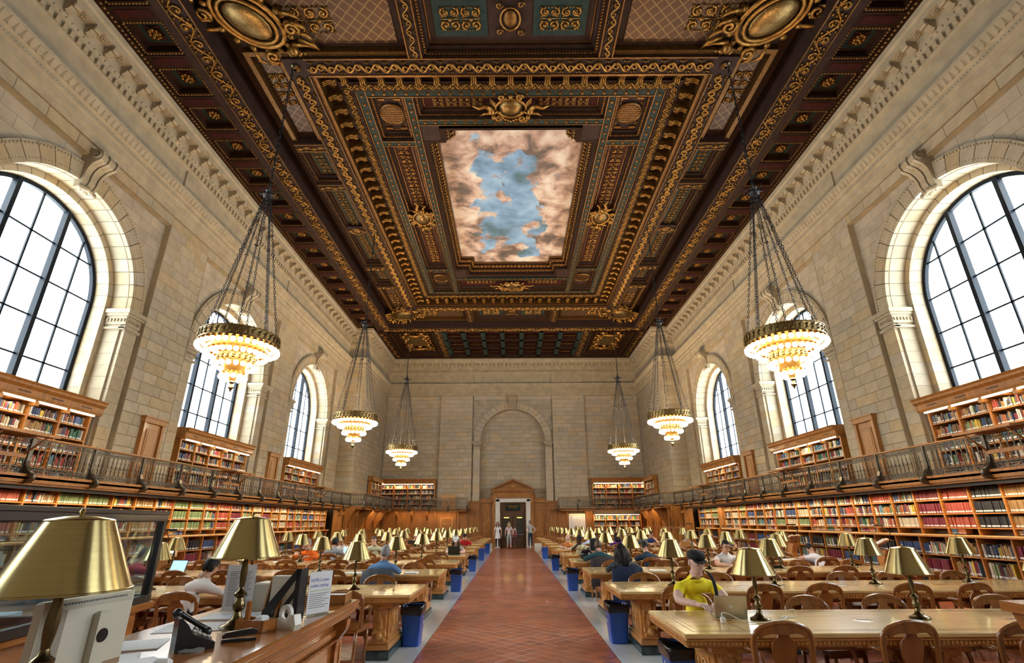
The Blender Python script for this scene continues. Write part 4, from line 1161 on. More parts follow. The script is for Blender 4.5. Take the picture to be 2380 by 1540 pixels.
for s in (-1,1):
    o=MB().lathe([(.02,0),(.17,-.02),(.20,.05),(.12,.11),(.02,.12)],n=14).build('lobby_lamp',M['lobbyglow'] if 'lobbyglow' in M else mat('lobby_lamp_glow',(1,.8,.2),.4,emit=(1,.72,.12),estr=2.2),portal,loc=(s*.47,YW+1.2,1.93))
# wainscot on both sides of the door
for s in (-1,1):
    root=st_empty('trim_2' if s<0 else 'trim_3')
    a,b=sorted((s*1.43,s*3.12)); bx('wainscot_board','oak',root,a,YW-.06,0.28,b,YW+.1,2.98)
    bx('wainscot_cornice','oak',root,a,YW-.16,2.92,b,YW+.1,3.0,bev=.01); bx('wainscot_rail','oak',root,a,YW-.12,2.45,b,YW,2.55,bev=.01)
    bx('stone_plinth','marble_w',root,a,YW-.14,0,b,YW+.1,.28)
    for (u0,u1,zz0,zz1) in ((1.55,2.15,.5,2.35),(2.30,2.62,.5,2.35),(2.72,3.05,.5,2.35),(1.55,2.15,2.6,2.88),(2.3,3.05,2.6,2.88)):
        u0,u1=sorted((s*u0,s*u1)); m=frame_steps(0,0,0,0,[(0,0)],0)
        m=MB()
        for (p,q,r_,t_) in ((u0,u0+.04,zz0,zz1),(u1-.04,u1,zz0,zz1),(u0,u1,zz0,zz0+.04),(u0,u1,zz1-.04,zz1)): m.box(p,YW-.10,r_,q,YW-.05,t_)
        pn=m.build('wood_panel',M['oak'],root)
        if zz1-zz0>1 and u1-u0>.5:
            c=(u0+u1)/2; q=MB(); q.tube([(c,YW-.07,zz0+.15),(c,YW-.07,zz1-.15)],.02,4)
            for i in range(6):
                z=zz0+.3+.27*i
                for e in (-1,1): q.tube([(c+e*x_,YW-.075,z+z_) for x_,_,z_ in [(p_[0],0,p_[1]) for p_ in spiral(.12,0,.085,1.3,e,0,9)]],.018,4)
            q.build('carved_arabesque',M['oak_l'],pn)
    for z in (0,):
        u0,u1=sorted((s*2.2,s*2.26)); bx('wainscot_pilaster','oak',root,u0,YW-.13,.28,u1,YW-.05,2.95)
# ------------------------------------------------------------------ bookcases and books
BOOKS=[]      # dicts: case, bay, row, index, matrix pieces
PAL_MIX=[(.30,.04,.03),(.42,.08,.05),(.05,.09,.22),(.03,.05,.12),(.04,.14,.08),(.02,.02,.025),(.55,.48,.35),(.62,.58,.48),(.24,.12,.05),(.38,.22,.08),(.60,.42,.05),(.10,.22,.30),(.15,.15,.16),(.45,.14,.04),(.20,.28,.12),(.20,.02,.04),(.66,.62,.55),(.12,.06,.04)]
CNAME={(.30,.04,.03):'dark red',(.42,.08,.05):'red',(.05,.09,.22):'blue',(.03,.05,.12):'navy',(.04,.14,.08):'dark green',(.02,.02,.025):'black',(.55,.48,.35):'tan',(.62,.58,.48):'cream',(.24,.12,.05):'brown',(.38,.22,.08):'light brown',(.60,.42,.05):'yellow',(.10,.22,.30):'teal',(.15,.15,.16):'grey',(.45,.14,.04):'orange brown',(.20,.28,.12):'olive green',(.20,.02,.04):'maroon',(.66,.62,.55):'white',(.12,.06,.04):'dark brown'}
def fill(case,bay,row,org,ud,nd,w,h,style,depth=.19,fullness=.95,bw=(.022,.05)):
    """org = left-bottom corner at the shelf front; ud along the shelf, nd towards the reader"""
    u=.01; i=0; end=w*fullness if rnd.random()<.35 else w-.008
    setc=None
    if style=='red': setc=(.42,.08,.05)
    elif style=='dred': setc=(.20,.02,.04)
    elif style=='brown': setc=(.38,.22,.08)
    elif style=='green': setc=(.20,.28,.12)
    elif style=='tan': setc=(.55,.48,.35)
    elif style=='dark': setc=(.02,.02,.025)
    elif style=='blue': setc=(.05,.09,.22)
    base_c=rnd.choice(PAL_MIX); sh=rnd.uniform(.72,.9)
    while True:
        if setc: c=setc; bw_=.042; hh=h*.84
        else:
            if rnd.random()<.55: base_c=rnd.choice(PAL_MIX)
            c=base_c; bw_=rnd.uniform(*bw); hh=h*rnd.uniform(.62,.93)
        if u+bw_>end: break
        k=rnd.uniform(.8,1.25) if not setc else rnd.uniform(.92,1.08)
        BOOKS.append(dict(case=case,bay=bay,row=row,i=i,c=c,col=tuple(min(.9,q*k*.8) for q in c),org=org,u=u,ud=ud,nd=nd,w=bw_*.94,h=hh,d=depth*rnd.uniform(.82,.98),back=rnd.uniform(.0,.03)))
        u+=bw_; i+=1
CASES={}
def case_obj(name,label,cat,group=None):
    o=thing(name,label,cat,(0,0,0),0,group); return o
SETS=['mix']*9+['red','brown','green','dark','tan','blue','dred']
def lower_run(s,Y0,Y1,xf,name,special):
    """shelving under the gallery: s side, xf = |x| of the face of the upper shelves"""
    nb=round((Y1-Y0)/.79); w=(Y1-Y0)/nb; xb=xf+.30; 
    zs=[1.34,1.47,1.76,2.06,2.34]
    zl=[.12,.52,.90]
    for side_i,(b0,b1) in enumerate([(k,min(k+4,nb)) for k in range(0,nb,4)]):
        y0,y1=Y0+b0*w,Y0+b1*w
        c=case_obj('wall_bookcase',(f"oak wall shelving unit under the {'left' if s<0 else 'right'} gallery, {ordn(side_i)} from the camera" if not name.startswith('far') else 'small oak wall shelving unit beyond the cupboard door, right side'),'bookcase')
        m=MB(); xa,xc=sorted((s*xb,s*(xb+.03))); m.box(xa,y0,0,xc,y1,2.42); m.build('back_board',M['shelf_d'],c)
        for k in range(b0,b1+(1 if b1==nb else 0)):
            y=Y0+k*w; xa,xc=sorted((s*xf,s*xb)); bx('upright','shelf',c,xa,y-.018,1.3,xc,y+.018,2.42); xa,xc=sorted((s*(xf-.12),s*xb)); bx('upright','shelf',c,xa,y-.018,0,xc,y+.018,1.27)
        for z in zs[1:]:
            xa,xc=sorted((s*(xf+.005),s*xb)); bx('shelf_board','shelf',c,xa,y0,z-.022,xc,y1,z)
        for z in zl:
            xa,xc=sorted((s*(xf-.11),s*xb)); bx('shelf_board','shelf',c,xa,y0,z-.024,xc,y1,z)
        xa,xc=sorted((s*(xf-.10),s*xb)); bx('plinth_board','shelf',c,xa,y0,0,xc,y1,.1)
        for k in range(b0,b1):
            y=Y0+k*w+.02; ww=w-.04
            # seen from the room: left side has +Y to the left? keep the reading direction from the aisle
            org_y,ud=( (y,(0,1,0)) if s>0 else (y+ww,(0,-1,0)) )
            ud=(0,1,0) if s<0 else (0,-1,0); oy=y if s<0 else y+ww
            st=special(k)
            for r,(z,z2) in enumerate(zip(zl,zl[1:]+[1.24])):
                if rnd.random()<.06: continue
                fill(name,k,r,(s*(xf-.08),oy,z),ud,(-s,0,0),ww,(z2-z)-.05,rnd.choice(['mix','mix','mix','blue','dred','dark']),.2,.8)
            for r,(z,z2) in enumerate(zip(zs,zs[1:])):
                if r==0:
                    if rnd.random()<.6: fill(name,k,3,(s*(xf+.03),oy,1.34),ud,(-s,0,0),ww,.12,'mix',.16,.6,(.05,.16))
                    continue
                fill(name,k,3+r,(s*(xf+.03),oy,z),ud,(-s,0,0),ww,(z2-z)-.035,st if st!='mix' else rnd.choice(SETS+['mix']*9),.2)
    # counter ledge as one long board
    xa,xc=sorted((s*(xf-.22),s*xb)); o=bx('shelf_ledge','oak_l',None,xa,Y0,1.27,xc,Y1,1.325,bev=.012); tag(o,f"{'short' if name.startswith('far') else 'long'} oak ledge running along the {'left' if s<0 else 'right'} wall shelving",'ledge')
def spR(k):
    # k counts from Y0 ; nearer bays hold uniform sets
    return {0:'dark',1:'brown',2:'brown',3:'dark',4:'red',5:'dred',6:'mix'}.get(k,'mix')
def spL(k):
    return {2:'tan',3:'red',5:'green',6:'green',8:'brown',9:'mix',10:'green',11:'green',13:'red',14:'mix',16:'tan',19:'tan'}.get(k,'mix')
XF=9.72
lower_run(1,8.2,24.8,XF,'lower right shelving',spR)
lower_run(-1,7.4,28.0,XF,'lower left shelving',spL)
lower_run(1,25.5,28.2,XF,'far lower right shelving',lambda k:'mix')
d=thing('cupboard_door','tall narrow oak cupboard door between the right wall shelves','door'); 
bx('door_board','oak',d,XF-.02,24.85,1.33,XF+.2,25.45,2.40); m=MB()
for (a,b,c_,e) in ((24.92,24.97,1.42,2.3),(25.33,25.38,1.42,2.3),(24.92,25.38,1.42,1.47),(24.92,25.38,2.25,2.3)): m.box(XF-.04,a,c_,XF,b,e)
m.build('door_moulding',M['oak'],d)
def upper_case(s,yc,label,far=None):
    """tall bookcase standing in a window recess on the gallery"""
    c=thing('gallery_bookcase',label,'bookcase',group='bookcases along the gallery')
    hw=2.10; nb=5; w=2*hw/nb; xf=10.56; xb=10.86
    zs=[2.50,2.86,3.22,3.56,3.88,4.18]
    def B(nm,mt,u0,u1,x0,x1,z0,z1,bev=0):
        xa,xc=sorted((s*x0,s*x1)); return bx(nm,mt,c,xa,yc+u0,z0,xc,yc+u1,z1,bev=bev)
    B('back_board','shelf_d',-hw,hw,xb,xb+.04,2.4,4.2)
    for k in range(nb+1): B('upright','shelf',-hw+k*w-.025,-hw+k*w+.025,xf,xb,2.4,4.2)
    for z in zs: B('shelf_board','shelf',-hw,hw,xf+.01,xb,z-.028,z)
    m=MB(); 
    P=[(xb+.1,4.18),(xf-.16,4.18),(xf-.18,4.24),(xf-.18,4.36),(xf-.24,4.42),(xf-.24,4.47),(xf-.28,4.52),(xb+.6,4.58)]
    m.prism([(s*x,z) for x,z in P],yc-hw-.12,yc+hw+.12,'y'); co=m.build('bookcase_cornice',M['oak'],c)
    for k in range(nb):
        if k%1==0: B('vent_slot','shelf_d',-hw+k*w+.27,-hw+k*w+.57,xf-.19,xf-.17,4.285,4.315)
    for k in (1,2,3,4): B('cornice_bracket','oak_l',-hw+k*w-.05,-hw+k*w+.05,xf-.14,xf,4.06,4.17,bev=.015)
    for k in range(nb): B('strip_lamp','tubelight',-hw+k*w+.06,-hw+(k+1)*w-.06,xf-.14,xf-.09,4.145,4.175)
    for k in range(nb):
        y=yc-hw+k*w+.03; ww=w-.06
        ud=(0,1,0) if s<0 else (0,-1,0); oy=y if s<0 else y+ww
        for r,(z,z2) in enumerate(zip(zs,zs[1:])):
            fill(('gallery bookcase %s'%label.split(' above ')[-1]),k,r,(s*(xf+.035),oy,z),ud,(-s,0,0),ww,(z2-z)-.06,'mix',.2,.96,(.025,.055))
    light_obj('bookcase_strip','AREA',(s*(xf-.13),yc,4.13),26,(1,.78,.48),4.0,.06,(0,s*math.radians(18),PI/2 if False else 0))
    return c
for s,ws in ((-1,WIN_L),(1,WIN_R)):
    for k,yc in enumerate(ws[1:]):
        upper_case(s,yc,f"oak gallery bookcase with lit cornice under the {ordn(k)} {'left' if s<0 else 'right'} window from the camera")
# far wall cases (gallery level and, on the right, ground level)
def far_case(x0,x1,z0,ztop,nb,rows,label,y=37.42,cornice=True,depth=.3,lamp=True,nm='gallery_bookcase'):
    c=thing(nm,label,'bookcase'); w=(x1-x0)/nb; yb=y+.02
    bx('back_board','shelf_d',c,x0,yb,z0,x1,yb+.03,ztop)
    yf=y-depth+.02
    for k in range(nb+1): bx('upright','shelf',c,x0+k*w-.03,yf,z0,x0+k*w+.03,yb,ztop)
    hs=(ztop-z0-.06)/rows; zs=[z0+.06+hs*i for i in range(rows)]
    for z in zs: bx('shelf_board','shelf',c,x0,yf+.01,z-.03,x1,yb,z)
    if cornice:
        MB().prism([(yb,ztop),(yf-.1,ztop),(yf-.14,ztop+.2),(yf-.22,ztop+.28),(yf-.22,ztop+.33),(yb,ztop+.33)],x0-.1,x1+.1,'x').build('bookcase_cornice',M['oak'],c)
    for k in range(nb):
        for r,z in enumerate(zs): fill(label,k,r,(x0+k*w+.04,yf+.04,z),(1,0,0),(0,-1,0),w-.08,hs-.07,'mix',.2,.98,(.03,.06))
    if lamp:
        light_obj('bookcase_strip','AREA',((x0+x1)/2,yf-.06,ztop-.03),20,(1,.70,.34),x1-x0-.2,.06,(math.radians(-14),0,0))
        bx('strip_lamp','tubelight',c,x0+.1,yf-.02,ztop-.05,x1-.1,yf+.02,ztop-.02)
    return c
far_case(-9.3,-5.5,2.4,4.2,4,5,'oak gallery bookcase on the far wall, left of the door')
far_case(5.6,9.3,2.4,4.2,4,5,'oak gallery bookcase on the far wall, right of the door')
far_case(5.55,8.8,.1,2.12,4,5,'oak ground-floor bookcase under the gallery at far right',cornice=False,nm='wall_bookcase')
for s in (-1,1):
    c=thing('corner_bookcase',f"narrow oak bookcase on the {'left' if s<0 else 'right'} pier of the far gallery",'bookcase')
    xw=9.44
    xa,xb_=sorted((s*(xw-.28),s*xw)); bx('back_board','shelf_d',c,*sorted((s*(xw-.02),s*xw))[:1],34.3,2.4,sorted((s*(xw-.02),s*xw))[1],36.9,4.2)
    for y in (34.3,35.1,35.9,36.85): bx('upright','shelf',c,xa,y,2.4,xb_,y+.06,4.2)
    for z in (2.5,2.9,3.3,3.7,4.05): bx('shelf_board','shelf',c,xa,34.3,z-.03,xb_,36.9,z)
    bx('bookcase_cornice','oak',c,sorted((s*(xw-.4),s*xw))[0],34.2,4.2,sorted((s*(xw-.4),s*xw))[1],37.0,4.5,bev=.03)
    for k,y in enumerate((34.36,35.16,35.96)):
        ud=(0,1,0) if s<0 else (0,-1,0); oy=y if s<0 else y+.72
        for r,z in enumerate((2.5,2.9,3.3,3.7)): fill('corner bookcase',k,r,(s*(xw-.25),oy,z),ud,(-s,0,0),.72,.33,'mix',.18)
# place the books: the 295 that show largest are things of their own
bk=MB()
def bookmesh(m,label_mat=1):
    # unit book: x = thickness, y = depth (0 front .. 1 back), z = height
    v=[(0,0,0),(1,0,0),(1,0,.10),(0,0,.10),(1,0,.24),(0,0,.24),(1,0,1),(0,0,1),(0,1,0),(1,1,0),(1,1,1),(0,1,1)]
    m.add(v,[(0,1,2,3),(5,4,6,7),(0,3,5,7,11,8),(1,9,10,6,4,2),(8,11,10,9),(0,8,9,1)],0); m.add(v,[(3,2,4,5)],label_mat); m.add(v,[(7,6,10,11)],2)
bookmesh(bk); book_me=bk.mesh('book',[M['book_o'],M['label'],M['pages']])
for b in BOOKS:
    ud,nd=Vector(b['ud']),Vector(b['nd']); o=Vector(b['org'])+ud*b['u']-nd*b['back']
    b['o']=o; q=project(*(o+Vector((0,0,b['h']/2)))); b['s']=0
    if q and 0<q[0]<2380 and 0<q[1]<1540:
        hid = (b['case'].startswith('lower') and b['row']<3 and q[1]>1300) or (b['case']=='lower left shelving' and q[0]<370) or q[1]>1380 or ('gallery' in b['case'] and b['row']<2)
        b['s']=q[2]*b['h']*(.3 if hid else 1)*(1.0 if b['w']*q[2]>4 else .8)
BOOKS.sort(key=lambda b:-b['s'])
stuff={}
for n_,b in enumerate(BOOKS):
    ud,nd,o=Vector(b['ud']),Vector(b['nd']),b['o']
    X=ud*b['w']; Yv=-nd*b['d']; Z=Vector((0,0,b['h']))
    Mx=Matrix(((X.x,Yv.x,0,o.x),(X.y,Yv.y,0,o.y),(X.z,Yv.z,Z.z,o.z),(0,0,0,1)))
    if n_<290:
        ob=put('book',book_me,None,Mx,color=b['col'])
        cn=CNAME[b['c']]; where=b['case']
        ob['label']=f"{cn} book, {ordn(b['i'])} from left, {ordn(b['row'])} shelf, {ordn(b['bay'])} bay, {where}"
        if 'gallery bookcase' in where:
            w_=where.replace('gallery bookcase ','').replace('oak ','').replace('with lit cornice under the ','')
            sd='left' if ' left ' in where else 'right'; k_='first' if 'first' in where else ('second' if 'second' in where else 'third')
            ob['label']=f"{cn} book, {ordn(b['i'])} from left, {ordn(b['row'])} shelf, {ordn(b['bay'])} bay, {k_} {sd} gallery case"
        ob['category']='book'; ob['group']='books on the library shelves'
    else:
        m=stuff.setdefault(b['case'],MB())
        v=[(0,0,0),(1,0,0),(1,0,.10),(0,0,.10),(1,0,.24),(0,0,.24),(1,0,1),(0,0,1),(0,1,0),(1,1,0),(1,1,1),(0,1,1)]
        m.add(v,[(0,1,2,3),(5,4,6,7),(0,3,5,7,11,8),(1,9,10,6,4,2)],0,b['col'],M=Mx)
        m.add([v[i] for i in (3,2,4,5)],[(0,1,2,3)],0,(.62,.61,.56),M=Mx); m.add([v[i] for i in (7,6,10,11)],[(0,1,2,3)],0,(.45,.40,.30),M=Mx)
for cs,m in stuff.items():
    o=m.build('shelved_books',M['book_a'],None,kind='stuff'); tag(o,('rows of mixed library books on '+cs.replace('oak ','').replace('with lit cornice ',''))[:110],'books')
print('books',len(BOOKS))
# ------------------------------------------------------------------ gallery: floor, fascia, railings
def rail_section(L):
    """local x 0..L, y=0, z=0 is gallery floor"""
    m=MB(); m.box(0,-.035,.80,L,.035,.845,b=.008); m.v=[(p[0],p[1],p[2]*.817) for p in m.v]; top=m.mesh('handrail',[M['oak']])
    m=MB(); m.box(0,-.012,.775,L,.012,.795); m.box(0,-.012,.655,L,.012,.672); m.box(0,-.012,.03,L,.012,.05); m.box(0,-.012,.155,L,.012,.17)
    n=round(L/.10)
    for i in range(n):
        x=L*(i+.5)/n
        for z,r in ((.715,.042),(.105,.042)):
            m.tube([(x+r*math.cos(t),0,z+r*math.sin(t)) for t in [2*PI*k/8 for k in range(8)]],.007,4,closed=True)
        m.ball((x,0,.715),.016,5,3); m.ball((x,0,.105),.016,5,3); m.box(x-.045,-.004,.705,x+.045,.004,.725); m.box(x-.045,-.004,.095,x+.045,.004,.115); m.box(x-.035,-.005,.672,x-.025,.005,.775); m.box(x-.035,-.005,.05,x-.025,.005,.155)
    m.v=[(p[0],p[1],p[2]*.817) for p in m.v]; fr=m.mesh('scroll_frieze',[M['iron']])
    return top,fr
bal=MB(); bal.lathe([(.011,.17),(.011,.26),(.020,.30),(.011,.33),(.014,.38),(.024,.41),(.014,.44),(.011,.50),(.019,.53),(.011,.56),(.011,.655)],n=6)
bal.v=[(p[0],p[1],p[2]*.817) for p in bal.v]; bal_me=bal.mesh('baluster',[M['iron']])
post=MB()
post.box(-.032,-.03,.0,.032,.03,.83,b=.006); post.box(-.02,-.02,.83,.02,.02,.86)
post.prism([(-.03,.30),(-.06,.18),(-.12,.08),(-.20,.02),(-.20,-.10),(-.16,-.20),(-.09,-.22),(-.03,-.12),(.02,-.05),(.03,.0),(.03,.3)],-.045,.045,'x')
post.tube([(0,-.16+.06*math.cos(t),-.07+.08*math.sin(t)) for t in [k*.8 for k in range(9)]],.05,6)
for k in range(4): post.ball((0,-.19+.02*k,-.16+.03*k),.045,5,3)
post.v=[(p[0],p[1],p[2]*.817) for p in post.v]; post_me=post.mesh('newel_bracket',[M['iron']])
ZG=2.52
secs={}
gal_n=[0]
def railing(p0,p1,label,n,detail,ends=(True,True)):
    """railing thing running p0->p1; the room is on the right-hand side of the direction (y<0 local)"""
    dx,dy=p1[0]-p0[0],p1[1]-p0[1]; L=math.hypot(dx,dy); a=math.atan2(dy,dx)
    t=thing('gallery_railing',label,'railing',(p0[0],p0[1],ZG),a)
    w=L/n
    key=round(w,3)
    if key not in secs: secs[key]=rail_section(w)
    top,fr=secs[key]
    for i in range(n):
        put('handrail',top,t,T(i*w,0,0)); put('scroll_frieze',fr,t,T(i*w,0,0))
        if i>0 or ends[0]: put('newel_bracket',post_me,t,T(i*w,0,0))
        nb=max(2,round(w/.125))
        if detail(i):
            for k in range(nb): put('baluster',bal_me,t,T(i*w+w*(k+.5)/nb,0,0))
        else:
            kk=('st',key)
            if kk not in secs:
                m=MB(); ar=np.array([v.co[:] for v in bal_me.vertices]); fs=[tuple(p.vertices) for p in bal_me.polygons]
                for k in range(nb): m.add((ar+np.array([w*(k+.5)/nb,0,0])).tolist(),fs,0,None,True)
                secs[kk]=m.mesh('baluster_row',[M['iron']])
            put('baluster_row',secs[kk],t,T(i*w,0,0),kind='stuff')
    if ends[1]: put('newel_bracket',post_me,t,T(n*w,0,0))
    return t
P9=1.553
# left side: room is towards +x ; direction running away (+Y) has the room on its right
yl0=9.75-3*P9; yr0=9.95-3*P9
railing((-9.15,yl0),(-9.15,yl0+P9*16),'long wrought iron railing of the left gallery',16,lambda i:3<=i<9)
railing((9.15,yr0+P9*16),(9.15,yr0),'long wrought iron railing of the right gallery',16,lambda i:7<=i<13)
yl1=yl0+P9*16; yr1=yr0+P9*16
railing((-9.15,yl1),(-8.35,yl1),'short railing across the left gallery corner',1,lambda i:True,(False,True))
railing((8.35,yr1),(9.15,yr1),'short railing across the right gallery corner',1,lambda i:True,(True,False))
railing((-8.35,yl1),(-8.35,36.6),'railing of the narrow left far gallery end',4,lambda i:False,(False,False))
railing((8.35,36.6),(8.35,yr1),'railing of the narrow right far gallery end',4,lambda i:False,(False,False))
railing((-8.35,36.6),(-3.12,36.6),'far gallery railing left of the doorway',4,lambda i:False)
railing((3.12,36.6),(8.35,36.6),'far gallery railing right of the doorway',4,lambda i:False)
for s in (-1,1):
    ye=yl1 if s<0 else yr1
    g=st_empty('gallery_left' if s<0 else 'gallery_right')
    sd=lambda a,b:sorted((s*a,s*b))
    def bb(nm,mt,x0,x1,y0,y1,z0,z1,bev=0):
        a,b=sd(x0,x1); return bx(nm,mt,g,a,y0,z0,b,y1,z1,bev=bev)
    # deck
    bb('gallery_deck','oak',9.05,10.9,-2.2,ye+.1,2.42,2.52); bb('gallery_deck','oak',8.25,10,ye-.1,37.5,2.42,2.52); bb('gallery_deck','oak',3.02,9.4,36.5,37.5,2.42,2.52)
    # fascia in three mouldings
    for (o,z0,z1,mt) in ((.03,2.47,2.52,'oak'),(.0,2.37,2.47,'oak'),(.012,2.415,2.425,'oak_l'),(-.04,2.33,2.37,'oak')):
        bb('fascia_board',mt,9.05-o,9.2,-2.2,ye-.0,z0,z1); bb('fascia_board',mt,8.25-o,8.4,ye-.1,36.5,z0,z1)
        a,b=sd(8.25-o,9.2); bx('fascia_board',mt,g,a,ye-.12-o,z0,b,ye,z1)
        a,b=sd(3.02,8.4); bx('fascia_board',mt,g,a,36.5-o,z0,b,36.65,z1)
        a,b=sd(3.02-o,3.1); bx('fascia_board',mt,g,a,36.5,z0,b,37.5,z1)
    bb('dark_cornice_moulding','blackm',9.20,9.31,-2.2,ye,2.27,2.36); bb('dark_cornice_moulding','iron',9.50,9.68,-2.2,ye,2.29,2.42)
    # gallery soffit lights over the shelves: real strip fittings
    n=7
    for k in range(n):
        y=8+3.0*k
        bb('strip_lamp','tubelight',9.40,9.45,y,y+1.6,2.375,2.405)
    light_obj('shelf_strip','AREA',(s*9.38,17.5,2.35),95,(1,.74,.42),.08,21,(0,s*math.radians(-28),0))
    for y in (33.5,):
        light_obj('corner_spot','AREA',(s*8.8,33.5,2.38),14,(1,.66,.3),.3,3.0,(0,s*math.radians(-20),0))
    light_obj('far_soffit_strip','AREA',(s*6.2,37.0,2.38),16,(1,.66,.30),4.5,.1,(0,0,0))
    # oak panelling under the far gallery and on the pier
    w=st_empty('trim_4' if s<0 else 'trim_5')
    def wb(nm,mt,x0,x1,y0,y1,z0,z1,bev=0):
        a,b=sd(x0,x1); return bx(nm,mt,w,a,y0,z0,b,y1,z1,bev=bev)
    y28=28.2 
    wb('panelling_board','oak',9.25,9.5,y28+.2,31.05,0,2.42); wb('panelling_board','oak',9.2,9.46,31.0,37.5,0,2.42)
    for k in range(9):
        y=y28+.3+k*1.0; 
        if y<37: wb('panelling_stile','oak',9.13,9.26,y,y+.12,0,2.42,.01)
    for z in (.12,1.25,2.05):
        wb('panelling_rail','oak',9.14,9.26,y28+.2,37.4,z,z+.12)
    if s<0:
        wb('panelling_board','oak',3.12,9.2,37.42,37.5,0,2.42)
        for x in (3.2,3.75,5.35,5.9,6.9,7.9,8.9): wb('panelling_stile','oak',x,x+.12,37.34,37.43,0,2.42,.01)
        d=st_empty('door_2'); 
        for (x0,x1,z0,z1,yy) in ((3.95,5.25,0,2.12,37.36),):
            a,b=sd(x0,x1); bx('door_surround','oak',d,a,yy,z0,b,yy+.08,z1,bev=.02)
        a,b=sd(4.15,5.05); lf=bx('door_leaf','oak_l',d,a,37.31,0.02,b,37.36,1.95,bev=.01)
        for z0,z1 in ((.2,.9),(1.0,1.55),(1.62,1.88)):
            a,b=sd(4.27,4.93); bx('door_moulding','oak',lf,a,37.295,z0,b,37.312,z1,bev=.01)
        for x in (5.95,7.0,8.05,9.0):
            m=MB(); m.prism([(37.42,1.55),(37.36,1.6),(37.34,1.75),(37.22,1.95),(37.0,2.08),(37.0,2.42),(37.42,2.42)],s*x-.06,s*x+.06,'x'); m.ball((s*x,37.33,1.66),.06,6,4); m.build('carved_bracket',M['oak'],w)
    else:
        wb('panelling_board','oak',3.12,3.85,37.42,37.5,0,2.42); wb('panelling_board','oak',5.0,5.5,37.42,37.5,0,2.42); wb('panelling_board','oak',8.85,9.2,37.42,37.5,0,2.42)
        for x in (3.2,3.7,5.05,5.4): wb('panelling_stile','oak',x,x+.1,37.34,37.43,0,2.42,.01)
        d=st_empty('door_3'); bx('marble_door_frame','marble_w',d,3.85,37.30,0,5.0,37.5,2.16,bev=.02)
        lf=bx('door_leaf','white',d,4.08,37.26,0.02,4.78,37.31,1.98,bev=.01); bx('door_moulding','marble_w',lf,4.18,37.24,.15,4.68,37.262,1.85,bev=.01)
    # arched brackets under the gallery corner
    for (x,y,a) in ((9.2,29.3,0),(9.2,30.2,0),(8.4,31.6,0),(8.4,33.4,0),(8.4,35.2,0)):
        m=MB(); pts=[(0,2.40),(.0,2.26),(.15,2.16),(.25,2.0),(.30,1.84),(.42,1.76),(.55,1.6),(.62,1.35),(.80,1.35),(.80,2.40)]
        xs=[(s*(x-.12+p),z) for p,z in pts] if x<9 else [(s*(x-.55+p*.7),z) for p,z in pts]
        m.prism(xs,y-.06,y+.06,'y'); m.ball((s*(x+.05),y,2.2),.07,6,4); m.build('arched_bracket',M['oak'],w)
    # doors on the gallery between the windows
    ws=WIN_L if s<0 else WIN_R
    for k in (1,2):
        yc=ws[k]+4.20 if s<0 else ws[k]+4.32
        d=st_empty(f"door_{4+(k-1)+(0 if s<0 else 2)}")
        def db(nm,mt,u0,u1,x0,x1,z0,z1,bev=0,par=None):
            a,b=sd(x0,x1); return bx(nm,mt,par or d,a,yc+u0*.88,z0,b,yc+u1*.88,z1,bev=bev)
        db('door_surround','oak',-.50,-.38,10.38,10.5,2.37,4.44,.012); db('door_surround','oak',.38,.50,10.38,10.5,2.37,4.44,.012)
        db('door_surround','oak',-.54,.54,10.36,10.5,4.34,4.50,.012); db('door_cap','oak',-.57,.57,10.33,10.5,4.48,4.52)
        lf=db('door_leaf','oak',-.38,.38,10.44,10.5,2.39,4.34)
        for z0,z1 in ((2.6,3.2),(3.35,4.18)):
            db('door_moulding','oak',-.26,.26,10.42,10.442,z0,z1,.012,lf); db('door_moulding','oak',-.20,.20,10.41,10.425,z0+.06,z1-.06,.008,lf)
        for z in (2.7,3.3,4.05): db('brass_hinge','brass',-.385,-.36,10.40,10.45,z,z+.13,0,lf)
        db('door_knob','brass',.30,.34,10.39,10.44,3.28,3.34,.01,lf)
    # reading shelves on the rail
    for k,y in enumerate((10.0,17.0,25.0)):
        yc=(y if k else 9.15)+(.0 if s<0 else .30)
        t=thing('reading_shelf',f"sloping wooden reading shelf hung on the {'left' if s<0 else 'right'} gallery rail, {ordn(k)} from the camera",'shelf',(s*9.15,yc,3.2))
        m=MB(); P=[(-.48,.02),(-.48,-.03),(.14,.06),(.14,.11)]
        m.prism([(s*(-p),z) for p,z in [(-.12,.06),(-.12,.02),(.50,-.04),(.50,.0)]],-.62,.62,'y'); m.build('shelf_board',M['oak'],t)
        for e in (-.45,.45):
            MB().tube([(-s*.42,e,-.03),(-s*.02,e,-.36)],.022,4).build('shelf_brace',M['oak'],t)
        MB().box(min(-s*.06,-s*.02),-.5,-.40,max(-s*.06,-s*.02),.5,-.33).build('shelf_rail',M['oak'],t)
        if k==1: 
            b=MB().box(-.14,-.2,0,.14,.2,.03).build('open_book',M['white'],None); b.location=(s*(9.15)-s*.2,yc,3.235); tag(b,f"open white book lying on the reading shelf of the {'left' if s<0 else 'right'} gallery",'book')
